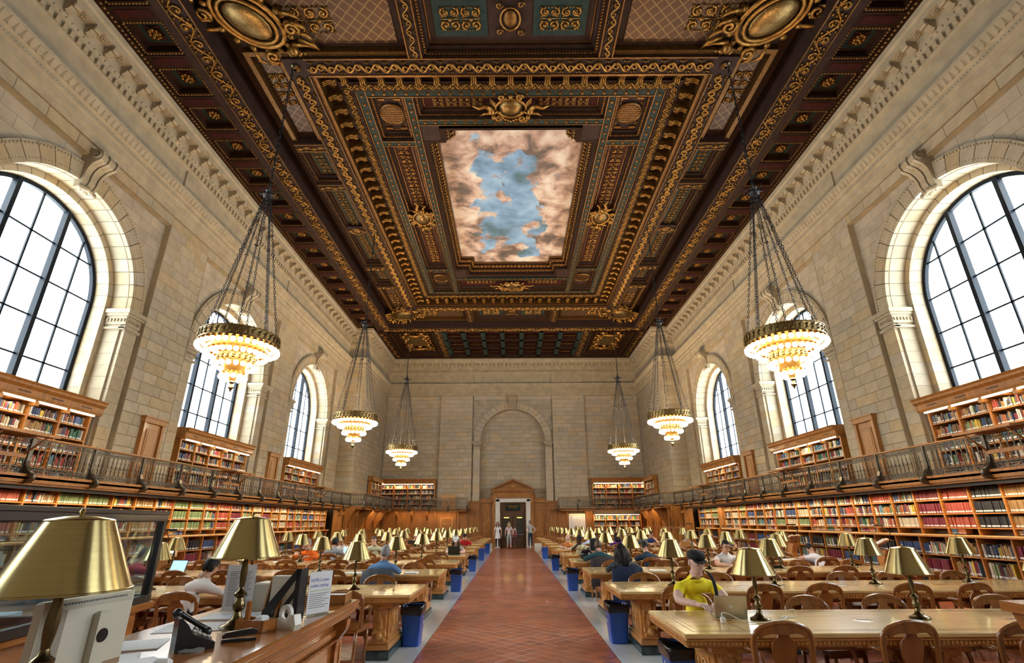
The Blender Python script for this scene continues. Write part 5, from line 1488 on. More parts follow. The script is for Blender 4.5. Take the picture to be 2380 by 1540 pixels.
# spotlights on the far cases, and a board and box on the far gallery
for k,x in enumerate((-8.35,-6.6,6.6,8.3)):
    t=thing('spotlight',f"small white spotlight on the far {'left' if x<0 else 'right'} bookcase, {'nearer the corner' if abs(x)>8 else 'nearer the door'}",'spotlight',(x,37.2,4.53))
    MB().lathe([(.05,0),(.05,.02),(.015,.03),(.015,.14)],n=8).build('stand',M['iron'],t); MB().lathe([(.02,-.1),(.06,-.08),(.08,.06),(.085,.06)],n=10,M=T(0,0,.2)@Matrix.Rotation(.9,4,'X')).build('lamp_head',M['marble_w'],t)
o=MB().box(-4.98,37.2,2.4,-4.0,37.3,3.45).build('notice_board',M['oak_l'],None); tag(o,'brown wooden board standing on the far gallery left of the door','board')
o=MB().box(5.9-.3,36.63,2.9,5.9-.1,36.7,3.1).build('small_box',M['black'],None); o.location=(-1.2,0,0); tag(o,'small black box fixed behind the far right gallery railing','box')
# ------------------------------------------------------------------ chandeliers
def globe_mesh():
    m=MB(); m.ball((0,0,0),.055,8,6); return m.mesh('light_bulb',[M['bulb']])
gl_me=globe_mesh()
cup=MB(); cup.lathe([(.012,.10),(.03,.085),(.042,.06),(.05,.045)],n=8); cup_me=cup.mesh('bulb_cup',[M['gold']])
def chain_mesh(p0,p1,name,ll=.085,r=.009,wd=.022):
    m=MB(); a,b=Vector(p0),Vector(p1); L=(b-a).length; n=int(L/(ll*.78)); d=(b-a).normalized(); q=d.to_track_quat('Z','Y').to_matrix().to_4x4()
    for i in range(n):
        c=a+d*(L*(i+.5)/n); Mx=Matrix.Translation(c)@q@rotz(PI/2*(i%2))
        m.tube([(wd*math.cos(t),0,ll*.5*math.sin(t)) for t in [2*PI*k/6 for k in range(6)]],r,3,closed=True,M=Mx)
    return m.mesh(name,[M['chain']])
R1=.72
main_chain=chain_mesh((0,0,13.55),(0,0,9.35),'suspension_chain',.12,.013,.032)
side_chains=[]
for k in range(8):
    a=2*PI*(k+.5)/8; side_chains.append(chain_mesh((.07*math.cos(a),.07*math.sin(a),9.15),(R1*math.cos(a),R1*math.sin(a),5.5),'support_chain'))
nubm=MB().lathe([(.01,-.03),(.045,-.01),(.045,.01),(.01,.03)],n=8).mesh('chain_bead',[M['chain']])
hub=MB().lathe([(.01,-.30),(.04,-.26),(.02,-.20),(.05,-.16),(.10,-.12),(.13,-.05),(.09,.0),(.05,.03),(.09,.08),(.03,.14),(.02,.25)],n=12)
for k in range(6): a=k*PI/3; hub.tube([(.08*math.cos(a),.08*math.sin(a),.02),(.20*math.cos(a),.20*math.sin(a),.0),(.22*math.cos(a),.22*math.sin(a),.10)],.018,4)
hub_me=hub.mesh('swivel_hub',[M['chain']])
def band(r,z0,z1,n):
    m=MB(); m.lathe([(r-.012,z0),(r,z0),(r,z1),(r-.012,z1),(r-.012,z0)],n=n,smooth=False)
    for z,rr in ((z0,.016),(z1,.014)): m.tube([(r*math.cos(t),r*math.sin(t),z) for t in [2*PI*k/n for k in range(n)]],rr,5,closed=True)
    for k in range(n):
        a=2*PI*(k+.5)/n; c,s_=math.cos(a),math.sin(a); h=z1-z0
        m.tube([((r+.012)*math.cos(a+e*.5*PI/n),(r+.012)*math.sin(a+e*.5*PI/n),z0+h*f_) for e,f_ in ((-1,.15),(0,.5),(1,.85),(0,.7),(-1,.55))],.012,4)
        m.ball(((r+.012)*c,(r+.012)*s_,z0+h*.3),.022,5,3); m.ball((r*c,r*s_,z1+.02),.018,4,3)
    return m
B1=band(.80,5.30,5.50,36).mesh('pierced_band',[M['bronzeband']]); B2=band(.36,4.90,5.05,18).mesh('pierced_band',[M['bronzeband']])
dish=MB(); dish.lathe([(.80,5.30),(.74,5.24),(.62,5.20),(.60,5.14),(.40,5.10),(.36,5.05)],n=36); dish.lathe([(.36,4.90),(.30,4.86),(.24,4.80),(.22,4.68),(.14,4.62),(.08,4.56),(.06,4.48)],n=24)
dish_me=dish.mesh('gilded_bowl',[M['gold']])
fin=MB().lathe([(.02,4.50),(.06,4.46),(.03,4.42),(.05,4.38),(.06,4.34),(.03,4.30),(.012,4.26),(.003,4.22)],n=10).mesh('finial',[M['brass_d']])
rows=[(.79,5.19,36),(.585,5.05,28),(.40,4.80,18),(.235,4.56,12)]
for i,(x,y) in enumerate(CHANDELIERS):
    sd='left' if x<0 else 'right'; k=i//2
    t=thing('chandelier',f"lit tiered globe chandelier hanging on chains, {['nearest','middle','farthest'][k]} on the {sd} side",'chandelier',(x,y,0),0,'hanging chandeliers')
    put('pierced_band',B1,t); put('pierced_band',B2,t); put('gilded_bowl',dish_me,t); put('finial',fin,t); put('swivel_hub',hub_me,t,T(0,0,9.25)); put('suspension_chain',main_chain,t)
    for q,mc in enumerate(side_chains):
        c=put('support_chain',mc,t); a=2*PI*(q+.5)/8; f_=.42; put('chain_bead',nubm,c,T((.07+(R1-.07)*f_)*math.cos(a),(.07+(R1-.07)*f_)*math.sin(a),9.15-3.65*f_))
    for r,z,n in rows:
        for q in range(n):
            a=2*PI*q/n; g_=put('light_bulb',gl_me,t,T(r*math.cos(a),r*math.sin(a),z)); put('bulb_cup',cup_me,g_)
    m=MB(); m.lathe([(.03,5.0),(.03,4.5)],n=6)
# ------------------------------------------------------------------ reading tables
TX_R,TX_L=1.41,-1.33
YR=[4.78+2.72*i for i in range(11)]; YL=[7.30+2.705*i for i in range(10)]
TL,TD,TH=6.40,1.20,.76
def table_meshes():
    D={}
    m=MB(); m.box(0,0,TH-.035,TL,TD,TH,b=.006)
    D['tabletop']=m.mesh('tabletop',[M['oak_top']])
    m=MB(); 
    for (a,b,c,d) in ((.10,.10,TL-.10,.108),(.10,TD-.108,TL-.10,TD-.10),(.10,.10,.108,TD-.10),(TL-.108,.10,TL-.10,TD-.10),(.15,.15,TL-.15,.154),(.15,TD-.154,TL-.15,TD-.15),(.15,.15,.154,TD-.15),(.55,.15,.556,TD-.15),(TL-.556,.15,TL-.55,TD-.15)): m.box(a,b,TH-.001,c,d,TH+.0006)
    D['inlay_line']=m.mesh('inlay_line',[M['shelf_d']])
    m=MB(); m.box(.012,.012,TH-.092,TL-.012,TD-.012,TH-.035)
    m.box(.0,.0,TH-.052,TL,TD,TH-.044); m.box(.018,.018,TH-.102,TL-.018,TD-.018,TH-.092)
    D['table_edge']=m.mesh('table_edge',[M['oak_l']])
    m=MB()
    n=int(TL/.036)
    for k in range(n):
        x=TL*(k+.5)/n
        for y in (.004,TD-.016): m.box(x-.011,y,TH-.086,x+.011,y+.010,TH-.058)
    n=int(TD/.036)
    for k in range(n):
        y=TD*(k+.5)/n
        for x in (.004,TL-.016): m.box(x,y-.011,TH-.086,x+.010,y+.011,TH-.058)
    D['dentil_edging']=m.mesh('dentil_edging',[M['oak_l']])
    m=MB(); m.box(.25,TD/2-.36,TH-.17,TL-.25,TD/2+.36,TH-.1); m.box(.35,TD/2-.06,.20,TL-.35,TD/2+.06,.27)
    D['stretcher']=m.mesh('stretcher',[M['oak']])
    # pedestal
    m=MB()
    m.box(-.105,-.30,.20,.105,.30,TH-.10); m.box(-.15,-.44,.10,.15,.44,.17,b=.012); m.box(-.13,-.42,.17,.13,.42,.205,b=.008); m.box(-.17,-.46,TH-.17,.17,.46,TH-.10,b=.01)
    m.box(-.118,-.20,.26,-.10,.20,TH-.25,b=.006); m.box(.10,-.20,.26,.118,.20,TH-.25,b=.006)
    prof=[(.26,.205),(.42,.205),(.44,.24),(.40,.30),(.345,.33),(.34,.40),(.37,.46),(.42,.50),(.455,.56),(.44,.61),(.38,.63),(.30,.62),(.26,.60)]
    for sg in (-1,1):
        m.prism([(sg*y,z) for y,z in prof],-.075,.075,'x')
        for e in (-.078,.078):
            m.tube([(e,sg*(.38+.055*math.cos(t)*(1-t/16)),.565+.055*math.sin(t)*(1-t/16)) for t in [k*.7 for k in range(16)]],.014,4)
            m.tube([(e,sg*(.37+.04*math.cos(t)*(1-t/14)),.27+.04*math.sin(t)*(1-t/14)) for t in [k*.7 for k in range(12)]],.012,4)
        for k in range(9): m.ball((0,sg*(.345+.10*(k/8)**2),.34+.025*k),.03,5,3,sx=1.5)
        m.ball((0,sg*.42,.26),.05,6,4,sx=1.3); m.ball((0,sg*.43,.59),.045,6,4,sx=1.3)
    for e in (-1,1):
        for q in (-1,1): m.tube([(e*.122,q*(.09+.06*math.cos(t)*(1-t/16)),.40+.09*math.sin(t)*(1-t/16)) for t in [k*.7 for k in range(16)]],.011,4)
    D['carved_pedestal']=m.mesh('carved_pedestal',[M['oak_l']])
    m=MB(); m.box(-.165,-.46,0,.165,.46,.10,b=.012); D['marble_base']=m.mesh('marble_base',[M['marble_g']])
    m=MB(); m.lathe([(.002,TH+.003),(.085,TH+.003),(.10,TH+.001)],n=20)
    for k in (-1,0,1): m.box(-.018+k*.05,-.012,TH+.003,.018+k*.05,.012,TH+.006,1)
    D['socket_plate']=m.mesh('socket_plate',[M['oak_l'],M['brass_d']])
    return D
TM=table_meshes()
tables=[]
LAMPX=[.90,2.40,3.88,5.40]
lamp_parts={}
m=MB(); m.lathe([(.0,0),(.085,.0),(.092,.008),(.085,.018),(.06,.026),(.035,.045),(.024,.07),(.020,.085)],n=18); m.lathe([(.020,.085),(.034,.10),(.036,.125),(.026,.145),(.020,.16),(.034,.17),(.036,.185),(.018,.20),(.012,.22)],n=12)
lamp_parts['lamp_foot']=m.mesh('lamp_foot',[M['brass_d']])
m=MB(); m.lathe([(.012,.21),(.019,.26),(.021,.30),(.016,.35),(.010,.40),(.009,.56)],n=10); m.box(-.09,-.005,.555,.09,.005,.563); m.box(-.005,-.09,.555,.005,.09,.563)
lamp_parts['lamp_stem']=m.mesh('lamp_stem',[M['brass_d']])
m=MB(); m.lathe([(.196,.385),(.203,.385),(.203,.391),(.198,.392),(.102,.610),(.098,.610),(.194,.392),(.196,.385)],n=36); lamp_parts['lamp_shade']=m.mesh('lamp_shade',[M['brass']])
m=MB(); m.lathe([(.104,.606),(.104,.611),(.098,.615),(.05,.624),(.010,.627)],n=24); m.lathe([(.005,.627),(.005,.632),(.011,.639),(.007,.648),(.001,.651)],n=10); lamp_parts['shade_cap']=m.mesh('shade_cap',[M['brass']])
m=MB(); m.ball((0,0,.50),.028,8,6); lamp_parts['lamp_bulb']=m.mesh('lamp_bulb',[M['marble_w']])
def lamp(x,y,z,label,rz=0,sc=1.0,group='brass reading lamps'):
    t=thing('desk_lamp',label,'lamp',(x,y,z),rz,group); t.scale=(sc,)*3
    for k,me in lamp_parts.items(): put(k,me,t)
    return t
for side,YS,x0 in (('right',YR,TX_R),('left',YL,TX_L-TL)):
    for k,y in enumerate(YS):
        if side=="left" and k>9: continue
        if y+TD>36.5: continue
        t=thing('reading_table',f"long pale oak reading table {side} of the aisle, {ordn(k)} from the camera",'table',(x0,y,0),0,'long reading tables'); tables.append((t,side,k))
        for nm in ('tabletop','inlay_line','table_edge','stretcher'): put(nm,TM[nm],t)
        put('dentil_edging',TM['dentil_edging'],t,kind='stuff')
        for px in (.42,2.27,4.13,5.98):
            p=put('carved_pedestal',TM['carved_pedestal'],t,T(px,TD/2,0)); put('marble_base',TM['marble_base'],t,T(px,TD/2,0))
        ends=(.55,1.85,3.25,4.7) if side=='right' else (5.85,4.55,3.15,1.7)
        for px in ends: put('socket_plate',TM['socket_plate'],t,T(px,TD/2-.02,0))
        for j,lx in enumerate(LAMPX):
            X=x0+(lx if side=='right' else TL-lx)+rnd.uniform(-.03,.03)
            lamp(X,y+TD/2+rnd.uniform(-.03,.03)+.30*(j/3)**2*(1 if k<4 else .3),TH,f"brass shaded desk lamp, {ordn(j)} from the aisle, on the {ordn(k)} {side} table",rnd.uniform(0,3))
# ------------------------------------------------------------------ chairs
def chair_meshes():
    D={}
    def arcpath():
        P=[]
        for t in np.linspace(0,1,5): P.append((-.225+.0*t-.012*t,-.21-.035*t,.45+.27*t))
        for a in np.linspace(PI,0,13)[1:-1]: P.append((.237*math.cos(a),-.245-.045*math.sin(a),.72+.135*math.sin(a)**.8))
        for t in np.linspace(1,0,5): P.append((.225+.012*t,-.21-.035*t,.45+.27*t))
        return P
    m=MB(); P=arcpath()
    m.tube(P,.026,6,flat=.62); 
    # broad top rail
    top=[p for p in P if p[2]>.78]
    vs=[];n=len(top)
    for (x,y,z) in top: 
        dip=.030+.030*max(0,1-abs(x)/.16)
        vs+=[(x,y-.012,z+.02),(x,y+.014,z+.02),(x*.93,y+.014,z-dip-.02),(x*.93,y-.012,z-dip-.02)]
    m.add(vs,[(4*i+k,4*i+(k+1)%4,4*i+4+(k+1)%4,4*i+4+k) for i in range(n-1) for k in range(4)]+[(0,3,2,1),tuple(4*(n-1)+k for k in range(4))],smooth=False)
    D['back_frame']=m.mesh('back_frame',[M['chair']])
    m=MB(); pr=[(-.045,.445),(-.05,.50),(-.07,.55),(-.092,.62),(-.098,.68),(-.085,.725),(-.05,.755),(-.042,.775),(-.06,.82),(-.06,.845)]
    L=[]
    vs=[]
    for x,z in pr: 
        yb=-.205-.085*((z-.44)/.41)**1.1
        vs+=[(x,yb-.008,z),(-x,yb-.008,z),(-x,yb+.008,z),(x,yb+.008,z)]
    n=len(pr); m.add(vs,[(4*i+k,4*i+(k+1)%4,4*i+4+(k+1)%4,4*i+4+k) for i in range(n-1) for k in range(4)]+[(0,3,2,1)],smooth=False)
    D['back_splat']=m.mesh('back_splat',[M['chair']])
    m=MB(); sp=[(-.19,-.22),(.19,-.22),(.235,-.10),(.25,.10),(.235,.20),(.18,.235),(-.18,.235),(-.235,.20),(-.25,.10),(-.235,-.10)]
    m.prism(sp,.43,.465,'z'); m.prism([(x*.93,y*.93) for x,y in sp],.395,.43,'z'); m.prism([(x*.8,y*.8) for x,y in sp],.462,.468,'z')
    D['seat']=m.mesh('seat',[M['chair']])
    fl=MB().tube([(0,0,.42),(.004,.008,.25),(-.002,.0,.10),(.0,.012,.0)],[.024,.021,.016,.015],6,flat=1.0); D['front_leg']=fl.mesh('leg',[M['chair']])
    rl=MB().tube([(0,0,.44),(0,-.01,.25),(0,-.05,.10),(0,-.09,.0)],[.023,.021,.017,.016],6); D['rear_leg']=rl.mesh('leg',[M['chair']])
    am=MB().tube([(0,-.235,.655),(.028,-.12,.665),(.035,.0,.655),(.022,.09,.63),(.012,.12,.595),(.012,.10,.55),(.012,.085,.46)],[.018,.020,.022,.024,.022,.018,.017],6); D['arm']=am.mesh('armrest',[M['chair']])
    am2=MB(); am2.add([(-v[0],v[1],v[2]) for v in am.v],[f[::-1] for f in am.f],smooth=True); D['arm2']=am2.mesh('armrest',[M['chair']])
    return D
CM=chair_meshes()
LAY=[('back_frame','back_frame',None),('back_splat','back_splat',None),('seat','seat',None),('leg','front_leg',T(-.20,.19,0)),('leg','front_leg',T(.20,.19,0)),('leg','rear_leg',T(-.17,-.19,0)),('leg','rear_leg',T(.17,-.19,0)),('armrest','arm',T(.235,0,0)),('armrest','arm2',T(-.235,0,0))]
j=MB()
for nm,k,Mx in LAY:
    me=CM[k]; j.add([v.co[:] for v in me.vertices],[tuple(p.vertices) for p in me.polygons],0,None,k not in('back_splat','seat'),M=Mx)
far_chair_me=j.mesh('library_chair',[M['chair']])
CHAIRS={}
def chair(x,y,rz,label,near):
    if near:
        t=thing('library_chair',label,'chair',(x,y,0),rz,'oak library chairs at the tables')
        for nm,k,Mx in LAY: put(nm,CM[k],t,Mx)
    else:
        t=put('library_chair',far_chair_me,None,T(x,y,0)@rotz(rz)); tag(t,label,'chair','oak library chairs at the tables')
    return t
CX=[.71,1.79,2.66,3.75,4.55,5.62]
for side,YS,x0 in (('right',YR,TX_R),('left',YL,TX_L-TL)):
    for k,y in enumerate(YS):
        if y+TD>36.5: continue
        for j_,cx in enumerate(CX):
            for fs in ('near','far'):
                off=rnd.uniform(-.04,.10)
                if side=='left' and k==0 and fs=='near' and j_==0: off=.30
                if side=='right' and k==0 and fs=='far' and j_==0: off=.16
                if side=='left' and k==0 and j_==2 and fs=='near': off=.26
                X=x0+(cx if side=='right' else TL-cx)+rnd.uniform(-.05,.05)
                yy=y+.13-off if fs=='near' else y+TD-.13+off
                ang=0 if fs=='near' else PI
                CHAIRS[(side,k,fs,j_)]=chair(X,yy,ang+rnd.uniform(-.12,.12),f"oak library chair, {ordn(j_)} from the aisle, {fs} side of the {ordn(k)} {side} table",k<3)
# one nearer chair cut by the right edge of the frame
# ------------------------------------------------------------------ people
def smooth(P,n=5):
    P=[Vector(p) for p in P]; out=[]
    for i in range(len(P)-1):
        a,b,c,d=P[max(i-1,0)],P[i],P[i+1],P[min(i+2,len(P)-1)]
        for k in range(n):
            t=k/n; out.append(tuple(.5*((2*b)+(c-a)*t+(2*a-5*b+4*c-d)*t*t+(3*b-a-3*c+d)*t**3)))
    return out+[tuple(P[-1])]
MC={}
def cmat(c,nm='cloth',rough=.85):
    k=(nm,c)
    if k not in MC: MC[k]=cloth(nm,c,rough) if nm!='skin' else mat('skin',c,.5,nscale=25,namt=.05,spec=.4)
    return MC[k]
M['hair_dark']=mat('dark_hair',(.010,.007,.006),.55,spec=.2,nscale=60,namt=.5,bump=.5,stretch=(1,1,.15)); M['hair_grey']=mat('grey_hair',(.22,.22,.23),.55,nscale=60,namt=.4,bump=.5,stretch=(1,1,.15))
M['hair_brown']=mat('brown_hair',(.09,.04,.02),.5,nscale=60,namt=.4,bump=.5,stretch=(1,1,.15)); M['hair_blond']=mat('blond_hair',(.50,.37,.20),.5,nscale=60,namt=.3,bump=.5,stretch=(1,1,.15))
SK_L=(.62,.36,.26); SK_T=(.45,.24,.15); SK_D=(.055,.026,.016); SK_P=(.70,.46,.37)
def skin_body(pts,edges,rad,sub=1):
    me=bpy.data.meshes.new('tmp'); names=list(pts); idx={n:i for i,n in enumerate(names)}
    me.from_pydata([pts[n] for n in names],[(idx[a],idx[b]) for a,b in edges],[])
    o=bpy.data.objects.new('tmp',me); COL.objects.link(o)
    md=o.modifiers.new('s','SKIN'); md.use_smooth_shade=True; md.branch_smoothing=.6
    sv=me.skin_vertices[0].data if me.skin_vertices else None
    if sv is None:
        bpy.context.view_layer.objects.active=o; bpy.ops.mesh.customdata_skin_add(); sv=me.skin_vertices[0].data
    for n in names: sv[idx[n]].radius=rad[n] if isinstance(rad[n],tuple) else (rad[n],rad[n])
    sv[idx['pelvis']].use_root=True
    ms=o.modifiers.new('u','SUBSURF'); ms.levels=sub; ms.render_levels=sub
    dg=bpy.context.evaluated_depsgraph_get(); ev=o.evaluated_get(dg); m2=ev.to_mesh()
    v=[tuple(x.co) for x in m2.vertices]; f=[tuple(p.vertices) for p in m2.polygons]
    ev.to_mesh_clear(); bpy.data.objects.remove(o); bpy.data.meshes.remove(me)
    return v,f
def hand(mb,w,d,up,side,mt,curl=.5,sc=1.0):
    """palm and five bent fingers; w wrist, d direction of the fingers, up = back of the hand, side=+1 thumb on the +side"""
    d=Vector(d).normalized(); up=Vector(up); up=(up-d*up.dot(d)).normalized(); s=d.cross(up)*side; w=Vector(w)
    P=lambda a,b,c: tuple(w+d*a*sc+s*b*sc+up*c*sc)
    def blob(a0,a1,b0,b1,h0,h1):
        vs=[P(a0,b0*.75,-h0),P(a0,b1*.75,-h0),P(a0,b1*.75,h0),P(a0,b0*.75,h0),P((a0+a1)/2,b0,-h1),P((a0+a1)/2,b1,-h1),P((a0+a1)/2,b1,h1),P((a0+a1)/2,b0,h1),P(a1,b0,-h0),P(a1,b1,-h0),P(a1,b1,h0),P(a1,b0,h0)]
        mb.add(vs,[(0,3,2,1),(8,9,10,11)]+[(4*i+k,4*i+(k+1)%4,4*i+4+(k+1)%4,4*i+4+k) for i in range(2) for k in range(4)],mt,None,True)
    blob(-.015,.088,-.040,.040,.013,.016)
    for k,(b,L) in enumerate(((.031,.072),(.0105,.080),(-.0105,.075),(-.030,.058))):
        a=.084; c=0; ang=0; pts=[P(a-.01,b,0)]
        for seg in (.45,.32,.23):
            pts.append(P(a,b,c)); ang-=curl*.8; a+=L*seg*math.cos(ang); c+=L*seg*math.sin(ang)
        pts.append(P(a,b,c)); mb.tube(pts,[.0095,.0095,.009,.008,.006],6,mt)
    mb.tube([P(.012,.030,-.005),P(.035,.050,-.010),P(.062,.060,-.016),P(.085,.055,-.024)],[.013,.0115,.010,.007],6,mt)
def head_geo(mb,Mx,mt_skin,mt_dark,mt_lip,detail=True):
    n,m_=18,12; vs=[]
    for j in range(m_+1):
        t=-PI/2+PI*j/m_
        for i in range(n):
            p=2*PI*i/n; x,y,z=math.cos(t)*math.cos(p),math.cos(t)*math.sin(p),math.sin(t)
            X,Y,Z=x*.076,y*.096,z*.118
            if z<0: k=-z; X*=1-.38*k; Y*=(1-.16*k) if y>0 else (1-.55*k); Y+= .012*k if y>0 else 0
            if y>.2 and z<.35: Y*=1+.02
            if y>.75 and -.05<z<.3: Y-=.004
            vs.append((X,Y,Z))
    fs=[(j*n+i,j*n+(i+1)%n,(j+1)*n+(i+1)%n,(j+1)*n+i) for j in range(m_) for i in range(n)]
    mb.add(vs,fs,mt_skin,None,True,Mx)
    # nose, brows, eyes, mouth, ears
    mb.add([(-.010,.090,.022),(.010,.090,.022),(-.019,.084,-.034),(.019,.084,-.034),(0,.118,-.028),(0,.096,.020),(0,.090,-.042)],[(0,5,4,2),(5,1,3,4),(2,4,6),(4,3,6)],mt_skin,None,True,Mx)
    for s in (-1,1):
        mb.ball((s*.030,.080,.012),.0135,8,5,mt_skin,None,Mx,sy=.8)
        mb.add([(s*.018,.0925,.010),(s*.030,.0945,.013),(s*.042,.0895,.010),(s*.030,.0935,.006)],[(0,1,2,3)],mt_dark,None,False,Mx)
        mb.tube([(s*.015,.093,.029),(s*.030,.094,.034),(s*.045,.084,.029)],.0042,4,mt_dark,None,Mx)
        mb.tube([(s*.076,-.006+.014*math.cos(a),-.002+.026*math.sin(a)) for a in [2*PI*k/8 for k in range(8)]],.007,4,mt_skin,None,Mx,closed=True)
        mb.ball((s*.074,-.006,-.002),.018,6,4,mt_skin,None,Mx,sx=.3)
    mb.tube([(-.022,.078,-.060),(-.010,.088,-.057),(0,.090,-.059),(.010,.088,-.057),(.022,.078,-.060)],.0045,4,mt_lip,None,Mx)
def hair_geo(style,Mx):
    m=MB(); n,m_=20,12
    if style in('none',): return None
    k=1.10 if style!='bald' else 1.015
    vs=[];fs=[]
    for j in range(m_+1):
        t=-PI/2+PI*j/m_
        for i in range(n):
            p=2*PI*i/n; x,y,z=math.cos(t)*math.cos(p),math.cos(t)*math.sin(p),math.sin(t)
            r=k+ (0.02*math.sin(7*p+3*j)*math.cos(t) if style!='bald' else 0)
            vs.append((x*.077*r,y*.098*r-.004,z*.119*(r if z>0 else 1.0)+.003))
    for j in range(m_):
        for i in range(n):
            q=[(j*n+i),(j*n+(i+1)%n),((j+1)*n+(i+1)%n),((j+1)*n+i)]
            c=np.mean([vs[a] for a in q],axis=0)
            y,z=c[1]/.096,c[2]/.118
            if style=='bald':
                keep = y<.1 and -.35<z<.35
            else: keep = (z>.52) or (y<.30 and z>.05) or (y<-.15 and z>-.62)
            if keep: fs.append(tuple(q))
    m.add(vs,fs,0,None,True,Mx)
    if style in('long','curly'):
        L=.24 if style=='long' else .30
        for i in range(15):
            a=PI+ (i-7)/7*1.9 -PI/2*0; a=-PI/2+(i-7)/7*2.0
            x,y=.082*math.cos(a),.10*math.sin(a)
            w=.028 if style=='long' else .036
            pts=[(x*.8,y*.8,.05),(x*1.12,y*1.1,-.03),(x*1.2+.012*math.sin(i*2),y*1.2-.01,-.12),(x*1.15+.02*math.sin(i*3),y*1.15-.02,-.12-L*.5),(x*.9,y*1.0-.02,-.10-L*.85)]
            if style=='curly': pts=[(p[0]+.016*math.sin(5*k_+i),p[1]+.012*math.cos(4*k_+i),p[2]) for k_,p in enumerate(pts)]
            m.tube(pts,[w*.8,w,w*1.1,w,w*.4],6,0,None,Mx)
    if style=='bun': m.ball((0,-.11,.02),.045,8,6,0,None,Mx)
    return m
def person(label,x,y,rz,pose='sit',shirt=(.5,.5,.5),pants=(.03,.03,.04),skin=SK_L,hair='hair_brown',style='short',sleeve='short',lean=.28,hp=.35,hy=0,L=None,R=None,headgear=None,sc=1.0,fing=.5,z=0,extra=None,group=None,shoe=(.02,.02,.02),skirt=None,pant_len=1.0,shirt_mat=None,head_fwd=.06):
    t=thing('person',label,'person',(x,y,z),rz,group); t.scale=(sc,)*3
    V=Vector
    if pose=='sit':
        pel=V((0,-.10,.545)); ax=V((0,math.sin(lean),math.cos(lean)))
        waist=pel+ax*.14; chest=pel+ax*.29; up=pel+ax*.405+V((0,.01,0)); neck=pel+ax*.475+V((0,.02,0))
        nk2=neck+V((0,head_fwd*.6+.02,.045)); head=nk2+V((0,.035,.082))
        sh={s:up+V((s*.172,0,-.035)) for s in (-1,1)}
        el={-1:V(L[0]) if L else V((-.27,.18,.80)),1:V(R[0]) if R else V((.27,.18,.80))}
        wr={-1:V(L[1]) if L else V((-.13,.42,.80)),1:V(R[1]) if R else V((.13,.42,.80))}
        pts={'pelvis':pel,'waist':waist,'chest':chest,'up':up,'neck':neck,'nk2':nk2}
        for s,n in ((-1,'l'),(1,'r')):
            pts['hip'+n]=pel+V((s*.10,.04,-.03)); pts['knee'+n]=V((s*.13,.36,.53)); pts['ankle'+n]=V((s*.13,.36 if s<0 else .26,.09)); pts['toe'+n]=V((s*.14,.50 if s<0 else .40,.045))
            pts['sh'+n]=sh[s]; pts['el'+n]=el[s]; pts['wr'+n]=wr[s]
    else:
        pel=V((0,0,.93)); waist=V((0,.0,1.08)); chest=V((0,.01,1.24)); up=V((0,-.0,1.38)); neck=V((0,-.01,1.46)); nk2=V((0,.01,1.52)); head=V((0,.03,1.615))
        el={-1:V(L[0]) if L else V((-.25,-.02,1.12)),1:V(R[0]) if R else V((.25,-.02,1.12))}
        wr={-1:V(L[1]) if L else V((-.26,.05,.88)),1:V(R[1]) if R else V((.26,.05,.88))}
        pts={'pelvis':pel,'waist':waist,'chest':chest,'up':up,'neck':neck,'nk2':nk2}
        for s,n in ((-1,'l'),(1,'r')):
            pts['hip'+n]=V((s*.09,0,.88)); pts['knee'+n]=V((s*.10,.02,.49)); pts['ankle'+n]=V((s*.11,-.01,.09)); pts['toe'+n]=V((s*.13,.15,.04))
            pts['sh'+n]=up+V((s*.165,0,-.01)); pts['el'+n]=el[s]; pts['wr'+n]=wr[s]
    rad={'pelvis':.15,'waist':.14,'chest':.155,'up':.118,'neck':.070,'nk2':.058}
    E=[('pelvis','waist'),('waist','chest'),('chest','up'),('up','neck'),('neck','nk2')]
    for n in 'lr':
        rad.update({'hip'+n:.095,'knee'+n:.062,'ankle'+n:.042,'toe'+n:.035,'sh'+n:.074,'el'+n:.046,'wr'+n:.027})
        E+=[('pelvis','hip'+n),('hip'+n,'knee'+n),('knee'+n,'ankle'+n),('ankle'+n,'toe'+n),('up','sh'+n),('sh'+n,'el'+n),('el'+n,'wr'+n)]
    v,f=skin_body({k:tuple(q) for k,q in pts.items()},E,rad)
    names=list(pts); ea=np.array([pts[a] for a,b in E]); eb=np.array([pts[b] for a,b in E])
    va=np.array(v); m=MB()
    mats=[shirt_mat or cmat(shirt),cmat(pants),cmat(skin,'skin'),cmat(shoe,'shoe',.5),M['hair_dark'],cmat(tuple(q*.75 if i else q*.85 for i,q in enumerate(skin)),'skin')]
    cen=np.array([va[list(q)].mean(axis=0) for q in f])
    d=eb-ea; t_=np.clip(((cen[:,None,:]-ea[None])*d[None]).sum(2)/(d*d).sum(1)[None],0,1)
    dist=np.linalg.norm(cen[:,None,:]-(ea[None]+t_[:,:,None]*d[None]),axis=2)
    rr_=np.array([max(rad[a],rad[b]) for a,b in E]); bi=(dist-rr_[None]*.9).argmin(1)
    mi=[]
    for k,q in enumerate(f):
        a,b=E[bi[k]]; tt=t_[k,bi[k]]
        if b in('nk2',): mt=2
        elif b=='neck': mt=0 if tt<.15 else 2
        elif b.startswith('el'): mt=0 if (sleeve!='none' and (tt<.62 or sleeve=='long')) else 2
        elif b.startswith('wr'): mt=0 if (sleeve=='long' and tt<.9) else 2
        elif b.startswith('hip') or b=='waist' and tt<.25: mt=1
        elif b.startswith('knee'): mt=1
        elif b.startswith('ankle'): mt=1 if tt<.85*pant_len else 2
        elif b.startswith('toe'): mt=3
        else: mt=0
        mi.append(mt)
    m.add(v,f,0,None,True); m.m=mi
    hr=Matrix.Translation(head)@rotz(hy)@Matrix.Rotation(-hp,4,'X')
    head_geo(m,hr,2,4,5)
